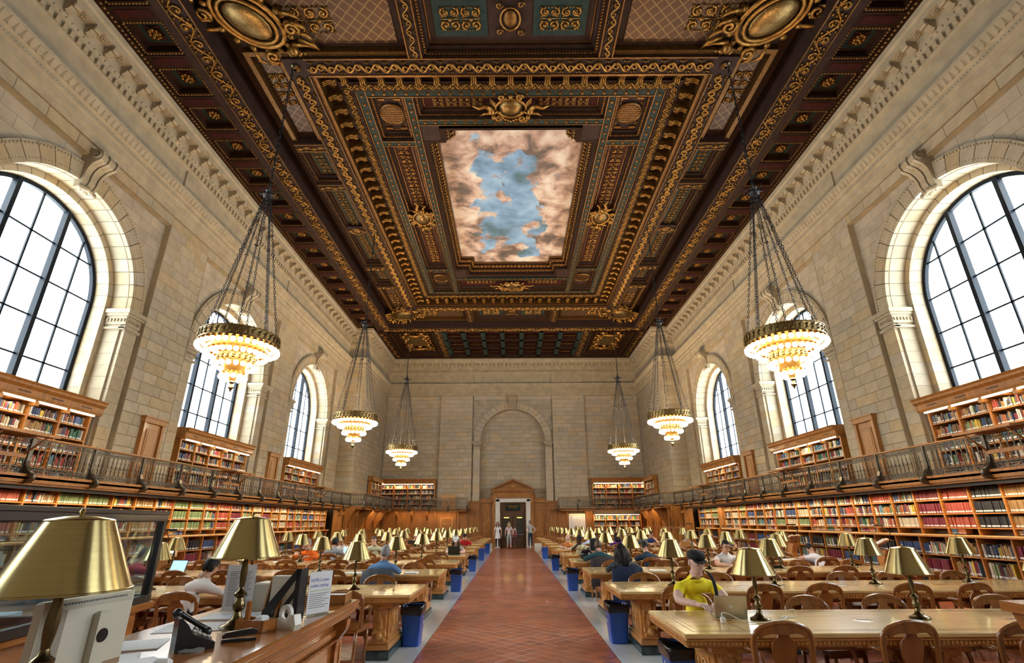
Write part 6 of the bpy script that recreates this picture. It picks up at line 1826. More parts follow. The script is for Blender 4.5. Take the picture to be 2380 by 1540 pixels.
    m.tube([tuple(neck+V((0,.0,-.03))),tuple(neck+V((0,.008,.02))),tuple(nk2),tuple(head-V((0,.025,.03)))],[.052,.056,.054,.05],12,2)
    m.tube([tuple(neck+V((.078*math.cos(a),.066*math.sin(a)+.004,-.030-.018*math.sin(a)))) for a in [2*PI*k/16 for k in range(16)]],.011,5,0,closed=True)
    for s,n in ((-1,'l'),(1,'r')):
        w=pts['wr'+n]; dd=(w-pts['el'+n]).normalized()
        if pose=='sit' and abs(dd.z)<.5: dd=V((dd.x*.6,dd.y,0)).normalized(); upv=V((0,0,1))
        else: upv=V((s,0,.2)) if abs(dd.z)>.5 else V((0,0,1))
        hand(m,w,dd,upv,-s if upv.z>.5 else 1,2,fing)
    m.build('body',mats,t)
    hg=hair_geo(style,hr)
    if hg: hg.build('hair',M[hair],t)
    if headgear=='flat_cap':
        c=MB(); vs=[];n_=18
        c.lathe([(.080,.040),(.090,.052),(.092,.075),(.080,.102),(.05,.118),(.01,.124)],n=n_,sx=1,sy=1.2,M=hr@T(0,-.004,0)@Matrix.Rotation(.12,4,'X'))
        c.prism([(-.068,.06),(-.062,.10),(-.035,.128),(0,.136),(.035,.128),(.062,.10),(.068,.06)],.042,.052,'z',M=hr@T(0,.0,.002)@Matrix.Rotation(-.05,4,'X'))
        c.build('cap',cmat((.008,.008,.010)),t)
    if headgear in('ball_white','ball_dark'):
        c=MB(); c.lathe([(.084,.025),(.090,.05),(.082,.09),(.05,.118),(.005,.126)],n=18,sy=1.2,M=hr)
        sgn=1 if headgear=='ball_white' else 1
        c.prism([(-.06,.08),(-.05,.14),(0,.165),(.05,.14),(.06,.08)],.030,.036,'z',M=hr@Matrix.Rotation(-.1,4,'X'))
        c.build('cap',cmat((.75,.75,.76) if headgear=='ball_white' else (.03,.03,.035)),t)
    if headgear=='glasses':
        c=MB()
        for s in (-1,1):
            c.tube([(s*.031+.022*math.cos(a),.101,.010+.015*math.sin(a)) for a in [2*PI*k/10 for k in range(10)]],.0028,4,0,None,hr,closed=True)
            c.tube([(s*.053,.10,.014),(s*.080,.0,.012)],.0025,4,0,None,hr)
        c.tube([(-.009,.102,.012),(.009,.102,.012)],.0025,4,0,None,hr); c.build('eyeglasses',M['black'],t)
    if skirt:
        c=MB(); c.lathe([(.15,1.02),(.17,.88),(.20,.72),(.205,.66),(.195,.66)],n=18,sx=1,sy=.8); c.build('tunic_hem',cmat(skirt),t)
    if extra: extra(t,pts,hr)
    return t
def occupy(side,k,fs,j,x=None,dy=.0,pull=.34):
    """pull the chair of a sitter back from the table; returns x,y,rz of the sitter"""
    YS=YR if side=='right' else YL; y=YS[k]; c=CHAIRS[(side,k,fs,j)]
    X=x if x is not None else c.location.x
    yy=(y-pull+.10+dy) if fs=='near' else (y+TD+pull-.10-dy)
    if not c.children: c.matrix_local=T(X,yy,0)@rotz(0 if fs=='near' else PI)
    c.location=(X,yy,0); c.rotation_euler=(0,0,0 if fs=='near' else PI)
    return X,yy+(.05 if fs=='near' else -.05),(0 if fs=='near' else PI)
def coat_on(side,k,fs,j,c,label):
    ch=CHAIRS[(side,k,fs,j)]; m=MB(); P=[]
    n=14
    for i in range(n+1):
        a=PI-PI*i/n; x=.262*math.cos(a); yb=-.26-.06*math.sin(a)
        P.append((x,yb))
    rows_=[]
    for z,o,sc_ in ((.60,.03,.9),(.88,.018,.98),(.90,-.02,1.0),(.70,-.045,1.04),(.45,-.055,1.06),(.30,-.05,1.05)):
        rows_.append([(x*sc_,yb+o+ .008*math.sin(i*2.3+z*9),z+( -.05*abs(x/.26)**3 if z>.8 else 0)+.01*math.sin(i*1.7)) for i,(x,yb) in enumerate(P)])
    v=sum(rows_,[]); k_=n+1
    f=[(j_*k_+i,j_*k_+i+1,(j_+1)*k_+i+1,(j_+1)*k_+i) for j_ in range(len(rows_)-1) for i in range(n)]
    m.add(v,f,0,None,True)
    o=m.build('coat',cmat(c)); o.location=ch.location; o.rotation_euler=ch.rotation_euler; md=o.modifiers.new('thick','SOLIDIFY'); md.thickness=.012; tag(o,label,'coat'); return o
def laptop(x,y,rz,label,col='silver',z=TH,openang=1.85,emblem=False,sc=1.0):
    t=thing('laptop',label,'laptop',(x,y,z),rz); t.scale=(sc,)*3
    w,d=.345,.24
    MB().box(-w/2,-d/2,0,w/2,d/2,.018,b=.005).build('keyboard_base',M[col],t)
    m=MB()
    for r in range(4):
        for c in range(12): m.box(-.145+c*.0245,-.02+r*.024,.018,-.145+c*.0245+.020,-.02+r*.024+.019,.021)
    m.build('keys',M['black'] if col=='silver' else M['grey'],t,kind='stuff')
    Mx=T(0,d/2-.004,.014)@Matrix.Rotation(-(openang-PI/2),4,'X')
    lid=MB(); lid.box(-w/2,-.006,0,w/2,.004,.225,b=.003); l=lid.build('lid',M[col],t); l.matrix_local=Mx
    s=MB().box(-w/2+.012,-.0075,.014,w/2-.012,-.006,.213).build('screen',mat('laptop_screen',(.02,.02,.02),.2,emit=(.35,.55,.75),estr=.8) if 'lscr' not in M else M['lscr'],l)
    if emblem:
        e=MB(); P=[]
        for i in range(24):
            a=2*PI*i/24; r=.020*(1+.10*math.cos(2*a)-.06*math.sin(a))
            x_,z_=r*math.cos(a),r*math.sin(a)*1.05
            if a<.7 or a>5.9: x_-=.007*max(0,1-abs(((a+PI)%(2*PI))-PI-.15)/.5)
            if abs(a-PI/2)<.3: z_-=.004
            if abs(a-1.5*PI)<.3: z_+=.003
            P.append((x_,.112+z_))
        e.prism(P,.0042,.0055,'y'); e.prism([(.002,.137),(.004,.150),(.014,.156),(.012,.145)],.0042,.0055,'y'); e.build('lid_emblem',M['white'],l)
    return t
# --- right of the aisle
x,y,rz=occupy('right',0,'far',0,2.02,0,.36)
def strap(t,pts,hr):
    m=MB(); m.tube(smooth([(-.12,.135,.66),(-.13,.170,.85),(-.125,.13,.99),(-.105,.05,1.055),(-.07,-.06,1.05),(-.0,-.13,.95),(.08,-.16,.75)]),.018,6,flat=.25,up=(1,0,0)); m.build('shoulder_strap',cmat((.01,.01,.012)),t)
    m=MB()
    for k in range(5): m.ball((0,0,0),.0,4,2)
person('man in yellow T-shirt and black flat cap at a silver laptop, first right table',x,y,rz,shirt=(.97,.80,.02),pants=(.015,.015,.02),skin=SK_P,hair='hair_brown',style='bald',lean=.10,hp=.30,hy=.12,L=((-.25,.13,.80),(-.05,.37,.795)),R=((.26,.12,.80),(.12,.36,.795)),headgear='flat_cap',extra=strap,sc=1.05)
laptop(2.10,5.60,PI-.15,'silver laptop with a fruit emblem in front of the man in yellow',emblem=True,sc=.86)
m=MB(); m.tube(smooth([(1.90,5.22,.79),(1.905,5.25,.84),(1.98,5.29,.83),(2.10,5.26,.775),(2.25,5.22,.768),(2.42,5.30,.768),(2.55,5.40,.77),(2.62,5.50,.78),(2.60,5.44,.83),(2.66,5.42,.84),(2.68,5.48,.77),(2.60,5.52,.77),(2.55,5.45,.77),(2.64,5.40,.775)]),.0045,5)
o=m.build('white_cable',M['cable']); tag(o,'white laptop power cable looping across the first right table','cable')
m=MB(); m.box(-.02,-.02,0,.02,.02,.05,b=.006); o=m.build('power_adapter',M['cable']); o.location=(1.90,5.22,TH+.004); tag(o,'small white power plug standing in the table socket, first right table','adapter')
x,y,rz=occupy('right',2,'near',0,1.98,0,.36)
M['speckle']=mat('patterned_cloth',(.05,.06,.07),.9)
nt=M['speckle'].node_tree; p_=nt.nodes['Principled BSDF']; vo=nt.nodes.new('ShaderNodeTexVoronoi'); vo.inputs['Scale'].default_value=55; rp=nt.nodes.new('ShaderNodeValToRGB'); rp.color_ramp.elements[0].color=(.42,.48,.52,1); rp.color_ramp.elements[1].color=(.015,.018,.025,1); rp.color_ramp.elements[0].position=.22; rp.color_ramp.elements[1].position=.30
tcn=nt.nodes.new('ShaderNodeTexCoord'); nt.links.new(tcn.outputs['Object'],vo.inputs['Vector']); nt.links.new(vo.outputs['Distance'],rp.inputs[0]); nt.links.new(rp.outputs[0],p_.inputs['Base Color'])
person('woman with long dark curly hair and speckled grey blouse, seen from behind',x,y,rz,shirt=(.05,.06,.07),shirt_mat=M['speckle'],hair='hair_dark',style='curly',sleeve='long',lean=.22,hp=.3,skin=SK_T,R=((.34,.10,.82),(.22,.40,.80)))
coat_on('right',2,'near',0,(.008,.018,.055),'navy coat hung over the chair of the curly haired woman')
def pos(side,k,fs,x,pull=.34):
    """nearest chair index to x"""
    best=min(range(6),key=lambda j:abs(CHAIRS[(side,k,fs,j)].location.x-x)); return (*occupy(side,k,fs,best,x,0,pull),best)
x,y,rz,j=pos('right',3,'near',3.12)
person('person in a navy jumper bent forward, head hidden, right tables',x,y,rz,shirt=(.010,.030,.060),hair='hair_dark',style='short',sleeve='long',lean=.55,hp=1.0,sc=1.0)
x,y,rz,j=pos('right',3,'near',2.0)
person('person with short brown hair and dark teal jumper, seen from behind',x,y,rz,shirt=(.006,.060,.075),hair='hair_brown',style='short',sleeve='long',lean=.38,hp=.5,L=((-.36,.14,.81),(-.20,.40,.80)),R=((.34,.12,.81),(.2,.40,.80)))
coat_on('right',3,'near',j,(.035,.025,.03),'dark grey coat over the chair of the person in teal')
x,y,rz,j=pos('right',4,'far',2.05)
person('dark skinned man in a cream shirt, chin on hand, right tables',x,y,rz,shirt=(.72,.70,.45),skin=SK_D,hair='hair_dark',style='short',lean=.25,hp=.65,L=((-.30,.22,.82),(-.16,.40,.80)),R=((.24,.22,.82),(.03,.16,1.02)))
x,y,rz,j=pos('right',5,'far',1.95)
person('man in an orange T-shirt bent over a white paper, right tables',x,y,rz,shirt=(.80,.33,.10),skin=SK_P,hair='hair_brown',style='bald',lean=.5,hp=.9,R=((.30,.22,.80),(.15,.45,.80)))
o=MB().box(-.2,-.15,0,.2,.15,.012).build('paper_sheet',M['white']); o.location=(2.1,YR[5]+.85,TH); tag(o,'white papers in front of the man in orange, right tables','paper')
x,y,rz,j=pos('right',2,'far',4.45,.32)
person('man with glasses and white T-shirt behind a brown laptop, right tables',x,y,rz,shirt=(.80,.78,.80),skin=SK_L,hair='hair_dark',style='short',lean=.16,hp=.35,headgear='glasses')
M['bronze_l']=mat('bronze_laptop_shell',(.34,.20,.09),.35,metal=.5)
laptop(4.78,YR[2]+.72,PI+.08,'brown laptop used by the man with glasses','bronze_l')
o=MB().box(-.12,-.07,0,.12,.07,.05,b=.02).build('pouch',M['black']); o.location=(5.2,YR[2]+.75,TH); tag(o,'small black pouch lying beside the brown laptop','pouch')
x,y,rz,j=pos('right',3,'near',7.05)
person('person in a white printed T-shirt slumped forward at the right wall side',x,y,rz,shirt=(.80,.78,.84),skin=SK_L,hair='hair_dark',style='short',lean=.75,hp=1.2,L=((-.36,.16,.81),(-.25,.42,.80)))
x,y,rz,j=pos('right',5,'far',7.7)
person('blond person in a pale green top near the right shelves',x,y,rz,shirt=(.55,.70,.32),hair='hair_blond',style='short',lean=.2,hp=.5)
x,y,rz,j=pos('right',5,'far',6.25)
person('person in a pale grey shirt behind a tan laptop, far right',x,y,rz,shirt=(.42,.46,.52),hair='hair_grey',style='short',lean=.2,hp=.5)
laptop(5.95,YR[5]+.72,PI,'tan laptop beside the person in pale grey, far right','bronze_l')
x,y,rz,j=pos('right',6,'far',5.65)
person('person in a navy top with hands at face behind a black laptop',x,y,rz,shirt=(.02,.05,.22),hair='hair_dark',lean=.2,hp=.5,L=((-.26,.24,.82),(-.06,.12,1.05)))
laptop(6.0,YR[6]+.75,PI,'black laptop, seventh right table','black')
x,y,rz,j=pos('right',6,'near',4.0)
person('person in a purple top seen from behind, far right tables',x,y,rz,shirt=(.14,.04,.35),hair='hair_dark',style='long',lean=.4,hp=.6,sleeve='long')
x,y,rz,j=pos('right',6,'near',4.95)
person('person in a dark grey top with black hair, far right tables',x,y,rz,shirt=(.04,.06,.08),hair='hair_dark',style='short',lean=.45,hp=.7,sleeve='long')
x,y,rz,j=pos('right',6,'near',2.9)
person('person in a light blue shirt leaning down, far right tables',x,y,rz,shirt=(.45,.58,.78),hair='hair_dark',style='short',lean=.6,hp=.9,sleeve='long')
# bags
m=MB(); vs=MB(); vs.ball((0,0,.11),.15,12,8,sx=1.15,sy=.8,sz=.8)
vs.v=[[p[0]*(1+.08*math.sin(9*p[2]*20+p[0]*30)),p[1]*(1+.10*math.cos(p[0]*40)),max(0,p[2]+.012*math.sin(p[0]*50+p[1]*60))] for p in vs.v]
o=vs.build('shoulder_bag',mat('shiny_black_leather',(.008,.008,.012),.15,nscale=12,bump=.9)); o.location=(1.80,YR[3]+.62,TH); tag(o,'shiny black crumpled bag on the fourth right table, by the aisle','bag')
t=thing('backpack','black backpack standing on a right table beside the person in teal','backpack',(2.40,YR[4]+.35,TH))
MB().box(-.15,-.1,0,.15,.1,.42,b=.05).build('bag_body',cmat((.010,.010,.012)),t); MB().box(-.11,-.15,.05,.11,-.08,.24,b=.03).build('front_pocket',cmat((.014,.014,.016)),t)
for s in (-1,1): MB().tube([(s*.09,.1,.38),(s*.1,.17,.3),(s*.1,.16,.12),(s*.09,.1,.05)],.018,5,flat=.4).build('shoulder_strap',cmat((.01,.01,.012)),t)
MB().tube([(-.04,0,.41),(0,0,.46),(.04,0,.41)],.01,5).build('grab_handle',M['black'],t)
# --- left of the aisle
x,y,rz=occupy('left',1,'near',0,-2.30,0,.34)
person('grey haired man in a blue shirt seen from behind, first chairs left',x,y,rz,shirt=(.10,.22,.44),skin=SK_T,hair='hair_grey',style='short',sleeve='long',lean=.22,hp=.4,L=((-.30,.12,.81),(-.2,.40,.80)))
coat_on('left',1,'near',0,(.07,.08,.10),'grey striped jacket over the chair of the grey haired man')
for dx_,w in ((-.62,.18),(.42,.12)):
    o=MB().box(-w,-.13,0,w,.13,.02,b=.004).build('open_book',M['white']); o.location=(-2.3+dx_,YL[1]+.30,TH); tag(o,'open white book on the table %s the grey haired man'%('left of' if dx_<0 else 'right of'),'book')
x,y,rz=occupy('left',0,'near',2,-4.02,0,.36)
person('man in a white long-sleeved shirt bent over, beside the near left desk',x,y,rz-.35,shirt=(.74,.66,.60),skin=SK_T,hair='hair_dark',style='short',sleeve='long',lean=.40,hp=.55,R=((.36,.10,.82),(.22,.38,.80)))
x,y,rz,j=pos('left',2,'far',-5.25)
person('grey haired man in a bright orange shirt holding papers, left tables',x,y,rz,shirt=(.85,.16,.008),skin=SK_P,hair='hair_grey',style='short',sleeve='long',lean=.15,hp=.5,L=((-.30,.12,.82),(-.12,.30,.86)),R=((.30,.10,.84),(.20,.26,.93)))
x,y,rz,j=pos('left',3,'near',-5.0)
person('man in a grey T-shirt and dark cap, seen from behind, left tables',x,y,rz,shirt=(.30,.33,.38),skin=SK_T,hair='hair_dark',style='short',lean=.3,hp=.3,headgear='ball_dark')
laptop(-4.72,YL[3]+.32,.1,'open laptop with pale blue screen before the man in grey','silver')
x,y,rz,j=pos('left',3,'far',-5.25)
person('dark haired man in an open white shirt facing the camera, left tables',x,y,rz,shirt=(.78,.76,.80),skin=SK_T,hair='hair_dark',style='short',lean=.15,hp=.6,sleeve='long')
x,y,rz,j=pos('left',3,'far',-4.25)
person('person in a pale green T-shirt hidden behind a lamp, reaching for a book',x,y,rz,shirt=(.62,.66,.50),skin=SK_P,hair='hair_brown',style='short',lean=.2,hp=.4,L=((-.38,.22,.82),(-.62,.34,.80)))
o=MB().box(-.17,-.12,0,.17,.12,.03,b=.006).build('orange_book',cmat((.80,.22,.02),'card')); o.location=(-3.7,YL[3]+.85,TH+.035); o.rotation_euler=(0,-.15,.2); tag(o,'open book with orange cover on a left table','book')
x,y,rz,j=pos('left',3,'far',-1.75)
person('person in a white baseball cap behind a black laptop, left of the aisle',x,y,rz,shirt=(.45,.40,.36),skin=SK_P,hair='hair_brown',style='long',lean=.2,hp=.45,headgear='ball_white')
laptop(-1.72,YL[3]+.70,PI,'black laptop before the person in the white cap','black')
x,y,rz,j=pos('left',5,'far',-1.95)
person('dark haired person in a red jacket resting head on hands, left tables',x,y,rz,shirt=(.55,.015,.03),hair='hair_dark',style='short',sleeve='long',lean=.45,hp=.9,L=((-.28,.25,.82),(-.05,.22,.98)),R=((.28,.25,.82),(.05,.22,.98)))
x,y,rz,j=pos('left',5,'far',-3.95)
person('person in a pale pink top with a black laptop, left tables',x,y,rz,shirt=(.66,.55,.52),hair='hair_dark',style='short',lean=.25,hp=.5)
laptop(-3.95,YL[5]+.72,PI,'black laptop before the person in pale pink','black')
x,y,rz,j=pos('left',1,'near',-6.75)
person('person in a red patterned T-shirt and navy cap, seen through the glass',x,y,rz-.3,shirt=(.42,.02,.035),skin=SK_L,hair='hair_dark',style='short',lean=.42,hp=.6,headgear='ball_dark',R=((.36,.12,.82),(.22,.38,.80)))
laptop(-6.35,YL[1]+.35,-.2,'laptop with lit blue screen before the person in red','black')
# --- standing at the far door
YS_=36.0
person('standing woman in a long white tunic and black leggings by the door',-1.02,YS_,PI*.95,'stand',shirt=(.78,.78,.82),pants=(.012,.012,.015),hair='hair_brown',style='long',sc=.955,skirt=(.78,.78,.82),shoe=(.7,.7,.7),extra=lambda t,p,h:(MB().ball((0,0,0),.13,10,7,sx=.9,sy=.5,sz=1.2,M=T(-.12,-.17,1.12)).build('black_shoulder_bag',M['black'],t)),hp=0)
person('standing blonde woman in a white top and grey cropped trousers',-.27,YS_+.1,0.1,'stand',shirt=(.74,.72,.74),pants=(.42,.46,.50),hair='hair_blond',style='long',sc=.945,shoe=(.75,.75,.75),pant_len=.7,hp=0,extra=lambda t,p,h:(MB().tube([(-.12,.1,1.42),(.0,.15,1.2),(.16,.1,1.0),(.16,-.1,1.0),(0,-.16,1.2),(-.12,-.08,1.42)],.014,5,closed=True).build('pink_strap',cmat((.65,.15,.15)),t)))
person('standing person half hidden behind the blonde woman, pink bag',-.02,YS_+.55,0,'stand',shirt=(.60,.50,.52),pants=(.2,.1,.1),hair='hair_brown',style='long',sc=.90,hp=.1,extra=lambda t,p,h:(MB().box(.14,-.12,.82,.28,.1,1.0,b=.03).build('pink_bag',cmat((.55,.08,.12)),t)))
person('standing grey haired man in grey shirt and jeans, hands on hips',1.13,YS_-.1,PI*.15,'stand',shirt=(.42,.46,.50),pants=(.012,.030,.055),skin=SK_P,hair='hair_grey',style='short',sc=1.0,shoe=(.7,.7,.7),L=((-.36,-.10,1.14),(-.20,.0,.98)),R=((.36,-.10,1.14),(.20,.0,.98)),hp=-.15)
# ------------------------------------------------------------------ blue waste bins
def bin_(x,y,label,liner=True,rz=0,mt='bin'):
    t=thing('waste_bin',label,'bin',(x,y,0),rz,'waste bins beside the tables')
    def ring(w,d,z,r=.04):
        P=[]
        for (sx,sy,a0) in ((1,1,0),(-1,1,PI/2),(-1,-1,PI),(1,-1,1.5*PI)):
            for k in range(4):
                a=a0+PI/2*k/3; P.append((sx*(w/2-r)+r*math.cos(a),sy*(d/2-r)+r*math.sin(a),z))
        return P
    m=MB(); R_=[ring(.23,.30,.0),ring(.24,.31,.02),ring(.29,.39,.48),ring(.305,.405,.485),ring(.305,.405,.50),ring(.285,.385,.50),ring(.28,.38,.46),ring(.22,.29,.02)]
    n=16; v=sum(R_,[]); m.add(v,[(j*n+i,j*n+(i+1)%n,(j+1)*n+(i+1)%n,(j+1)*n+i) for j in range(7) for i in range(n)]+[tuple(range(n))[::-1],tuple(7*n+i for i in range(n))],0,None,True)
    b=m.build('bin_body',M[mt],t)
    lg=MB()
    for k in range(3):
        a=PI/2+k*2*PI/3
        c,s_=math.cos(a),math.sin(a); lg.tube([(.148,.045*math.cos(a-.45),.30+.05*math.sin(a-.45)),(.148,.05*math.cos(a+.1),.30+.055*math.sin(a+.1)),(.148,.045*math.cos(a+.7),.30+.05*math.sin(a+.7))],[.005,.005,.002],4)
        lg.v=[tuple(p) for p in lg.v]
    q=lg.build('recycling_mark',M['marble_w'],b)
    if liner:
        m=MB(); R2=[]
        for j,(w,d,z) in enumerate(((.20,.30,.36),(.27,.37,.47),(.30,.40,.515),(.318,.42,.50),(.318,.42,.44),(.312,.412,.40))):
            R2.append([(px*(1+.02*math.sin(i*2.1+j)),py*(1+.02*math.cos(i*1.7+j)),pz+.012*math.sin(i*1.9+j*1.3)) for i,(px,py,pz) in enumerate(ring(w,d,z))])
        m.add(sum(R2,[]),[(j*n+i,j*n+(i+1)%n,(j+1)*n+(i+1)%n,(j+1)*n+i) for j in range(5) for i in range(n)],0,None,True)
        m.build('bin_liner',M['liner'],t)
    return t
for i,(y,ln) in enumerate(((8.25,1),(14.25,1),(19.8,1),(25.3,0),(31.0,0))): bin_(-1.46,y+.1,f"blue waste bin {'with black liner ' if ln else ''}left of the aisle, {ordn(i)} from the camera",bool(ln))
for i,(y,ln) in enumerate(((8.35,1),(14.3,1),(20.0,1),(26.2,0))): bin_(1.52,y+.1,f"blue waste bin {'with black liner ' if ln else ''}right of the aisle, {ordn(i)} from the camera",bool(ln),PI)
bin_(1.62,5.75,'waste bin with black liner at the foot of the first right table',True,PI)
o=MB().box(-.02,-.015,0,.02,.015,.03,b=.008).build('paper_scrap',M['white']); o.location=(.72,12.3,.001); tag(o,'tiny white scrap of paper lying on the terracotta aisle','paper')
# ------------------------------------------------------------------ staff desk at the near left
DZ=1.0
t=thing('staff_desk','big mahogany staff desk with moulded edge at the near left','desk',(0,0,0))
X0,X1,Y0,Y1=-2.36,-1.36,.6,5.02
MB().box(X0,Y0,DZ-.035,X1,Y1,DZ,b=.008).build('desk_top',M['desk'],t)
m=MB()
for (o_,z0,z1) in ((.0,DZ-.065,DZ-.035),(-.02,DZ-.09,DZ-.065),(-.05,DZ-.12,DZ-.09)): m.box(X0-o_,Y0-o_,z0,X1+o_,Y1+o_,z1,b=.006)
m.build('edge_moulding',M['desk'],t)
m=MB(); m.box(X0+.12,Y0+.1,.08,X1-.14,Y1-.12,DZ-.12); m.build('desk_body',M['desk'],t)
for k in range(3):
    y0=Y0+.2+k*1.45; y1=y0+1.3
    m=MB()
    for (a,b,c,d) in ((y0,y0+.05,.2,.80),(y1-.05,y1,.2,.80),(y0,y1,.2,.25),(y0,y1,.75,.80)): m.box(X1-.14,a,c,X1-.115,b,d,b=.005)
    for i in range(24): m.box(X1-.125,y1-.09,.24+.022*i,X1-.10,y1-.07,.252+.022*i)
    for i in range(40): m.box(X1-.125,y0+.08+.028*i,.715,X1-.10,y0+.095+.028*i,.735)
    m.build('desk_panel',M['desk'],t)
for y in (Y1-.16,Y1-1.62,Y1-3.08):
    m=MB(); m.prism([(X1-.15,.80),(X1-.15,.62),(X1-.11,.64),(X1-.10,.72),(X1-.04,.80),(X1-.03,.87),(X1-.15,.87)],y-.05,y+.05,'y'); m.box(X1-.15,y-.045,.08,X1-.11,y+.045,.64); m.build('desk_corbel',M['desk'],t)
bx('desk_plinth','desk',t,X0+.1,Y0+.1,0,X1-.11,Y1-.1,.09)
# side counter carrying the glass case
cA=(-3.22,4.72)
t=thing('side_counter','mahogany counter with drawers under the black framed glass case','counter',(-3.2,4.95,0),math.radians(6))
bx('counter_top','desk',t,-2.2,-2.6,DZ-.06,.04,.06,DZ,bev=.012); bx('counter_body','desk',t,-2.1,-2.5,.06,-.05,-.03,DZ-.06)
for z0,z1 in ((.12,.40),(.44,.66),(.70,.9)):
    d_=bx('drawer','desk',t,-.045,-.72,z0,-.02,-.08,z1,bev=.01); bx('drawer_handle','brass_d',d_,-.02,-.46,(z0+z1)/2-.01,.005,-.34,(z0+z1)/2+.01,bev=.004)
    d_=bx('drawer','desk',t,-.72,-.03,z0,-.10,-.01,z1,bev=.01)
t=thing('glass_case','black framed glass display screen standing on the counter at left','screen',(-3.2,4.95,DZ),math.radians(6))
def frame_panel(name,p0,p1,h0,h1,par):
    a=Vector(p0);b=Vector(p1); L=(b-a).length; ang=math.atan2(b.y-a.y,b.x-a.x); Mx=T(a.x,a.y,0)@rotz(ang)
    m=MB(); m.box(0,-.03,h0,L,.03,h0+.06,b=.006,M=Mx); m.box(0,-.03,h1-.07,L,.03,h1,b=.006,M=Mx); m.box(0,-.04,h1-.015,L,.04,h1+.02,b=.005,M=Mx)
    for x in (0,L-.05): m.box(x,-.025,h0,x+.05,.025,h1,M=Mx)
    o=m.build('case_frame',M['blackm'],par); MB().box(.03,-.004,h0+.04,L-.03,.004,h1-.04,M=Mx).build('glass_panel',M['cglass'],o)
frame_panel('side',(0,0),(.10,-2.35),0,.72,t); frame_panel('back',(-1.9,-.05),(0,0),0,.72,t)
frame_panel('mid',(-1.9,-1.1),(-.0,-1.1),0,.72,t)
o=MB().box(-.15,-.002,0,.15,.002,.42).build('paper_notice',M['white']); o.location=(-3.45,4.3,DZ+.26); o.rotation_euler=(-.08,0,.1); tag(o,'white paper notice taped inside the glass screen','notice')
for k,(x,y,r) in enumerate(((-3.7,3.9,.3),(-3.9,3.2,-.2),(-3.5,2.9,.1))):
    o=MB().box(-.22,-.16,0,.22,.16,.05+.02*k,b=.004).build('paper_stack',M['white']); o.location=(x,y,DZ); o.rotation_euler=(0,0,r); tag(o,f"{['larger','middle','nearer'][k]} stack of white papers lying inside the glass case",'paper')
# lamps on the staff desk
lamp(-1.62,2.02,DZ,'large out of focus brass lamp at the left edge, nearest the camera',.3,1.055,None)
lamp(-1.81,3.75,DZ,'brass desk lamp standing on the staff desk behind the telephone',.3,1.08,None)
# desktop monitor seen from behind
t=thing('monitor','cream flat monitor seen from the back on the staff desk','monitor',(-1.72,2.29,DZ),math.radians(-97)); t.scale=(.86,)*3
m=MB(); m.box(-.235,-.012,.10,.235,.030,.42,b=.008); m.prism([(-.20,.13),(.20,.13),(.235,.10),(.235,.42),(-.235,.42),(-.235,.10)],.03,.032,'y')
vs=[(-.235,.03,.42),(.235,.03,.42),(.235,.03,.10),(-.235,.03,.10),(-.17,.085,.385),(.17,.085,.385),(.17,.085,.14),(-.17,.085,.14)]
m.add(vs,[(0,1,5,4),(1,2,6,5),(2,3,7,6),(3,0,4,7),(4,5,6,7)]); m.build('monitor_shell',M['cream'],t)
m=MB()
for k in range(22): m.box(-.16+.0150*k,.048,.392-.0,-.153+.0150*k,.062,.408)
m.build('vent_grille',M['grey'],t,kind='stuff')
m=MB()
for k in range(30): m.box(-.2352,-.008,.13+.009*k,-.2335,.024,.135+.009*k)
m.build('side_grille',M['black'],t,kind='stuff')
MB().box(-.035,.085,.06,.035,.12,.36,b=.01).build('monitor_neck',M['cream'],t); MB().box(-.13,-.02,0,.13,.20,.02,b=.006).build('monitor_foot',M['cream'],t); MB().box(-.01,.10,.0,.01,.125,.10).build('neck_post',M['grey'],t)
MB().box(-.22,-.0135,.115,.22,-.012,.405).build('monitor_screen',M['black'],t); MB().lathe([(.0,.124),(.028,.124),(.03,.118)],n=14,M=Matrix(((1,0,0,0),(0,0,1,0),(0,1,0,.26),(0,0,0,1)))).build('round_lock',M['black'],t)
# grey chair back / coat at the extreme left edge
t=thing('office_chair','grey upholstered chair back cut off by the left edge','chair',(-2.75,1.9,0),.4)
MB().tube([(-.18,0,.95),(-.20,0,1.2),(-.10,0,1.36),(.10,0,1.36),(.20,0,1.2),(.18,0,.95)],.03,8).build('chair_rim',M['grey'],t); MB().box(-.18,-.02,.9,.18,.02,1.3,b=.018).build('chair_back',cmat((.42,.40,.38)),t); MB().box(-.22,-.1,.5,.22,.34,.58,b=.03).build('chair_seat',cmat((.42,.40,.38)),t); MB().lathe([(.03,.05),(.03,.52)],n=8).build('chair_post',M['grey'],t); MB().box(-.02,-.03,.5,.02,.02,1.0).build('back_support',M['grey'],t)
m=MB()
for k in range(5): a=k*2*PI/5; m.tube([(0,0,.07),(.28*math.cos(a),.28*math.sin(a),.04)],.02,5)
m.build('chair_base',M['grey'],t)
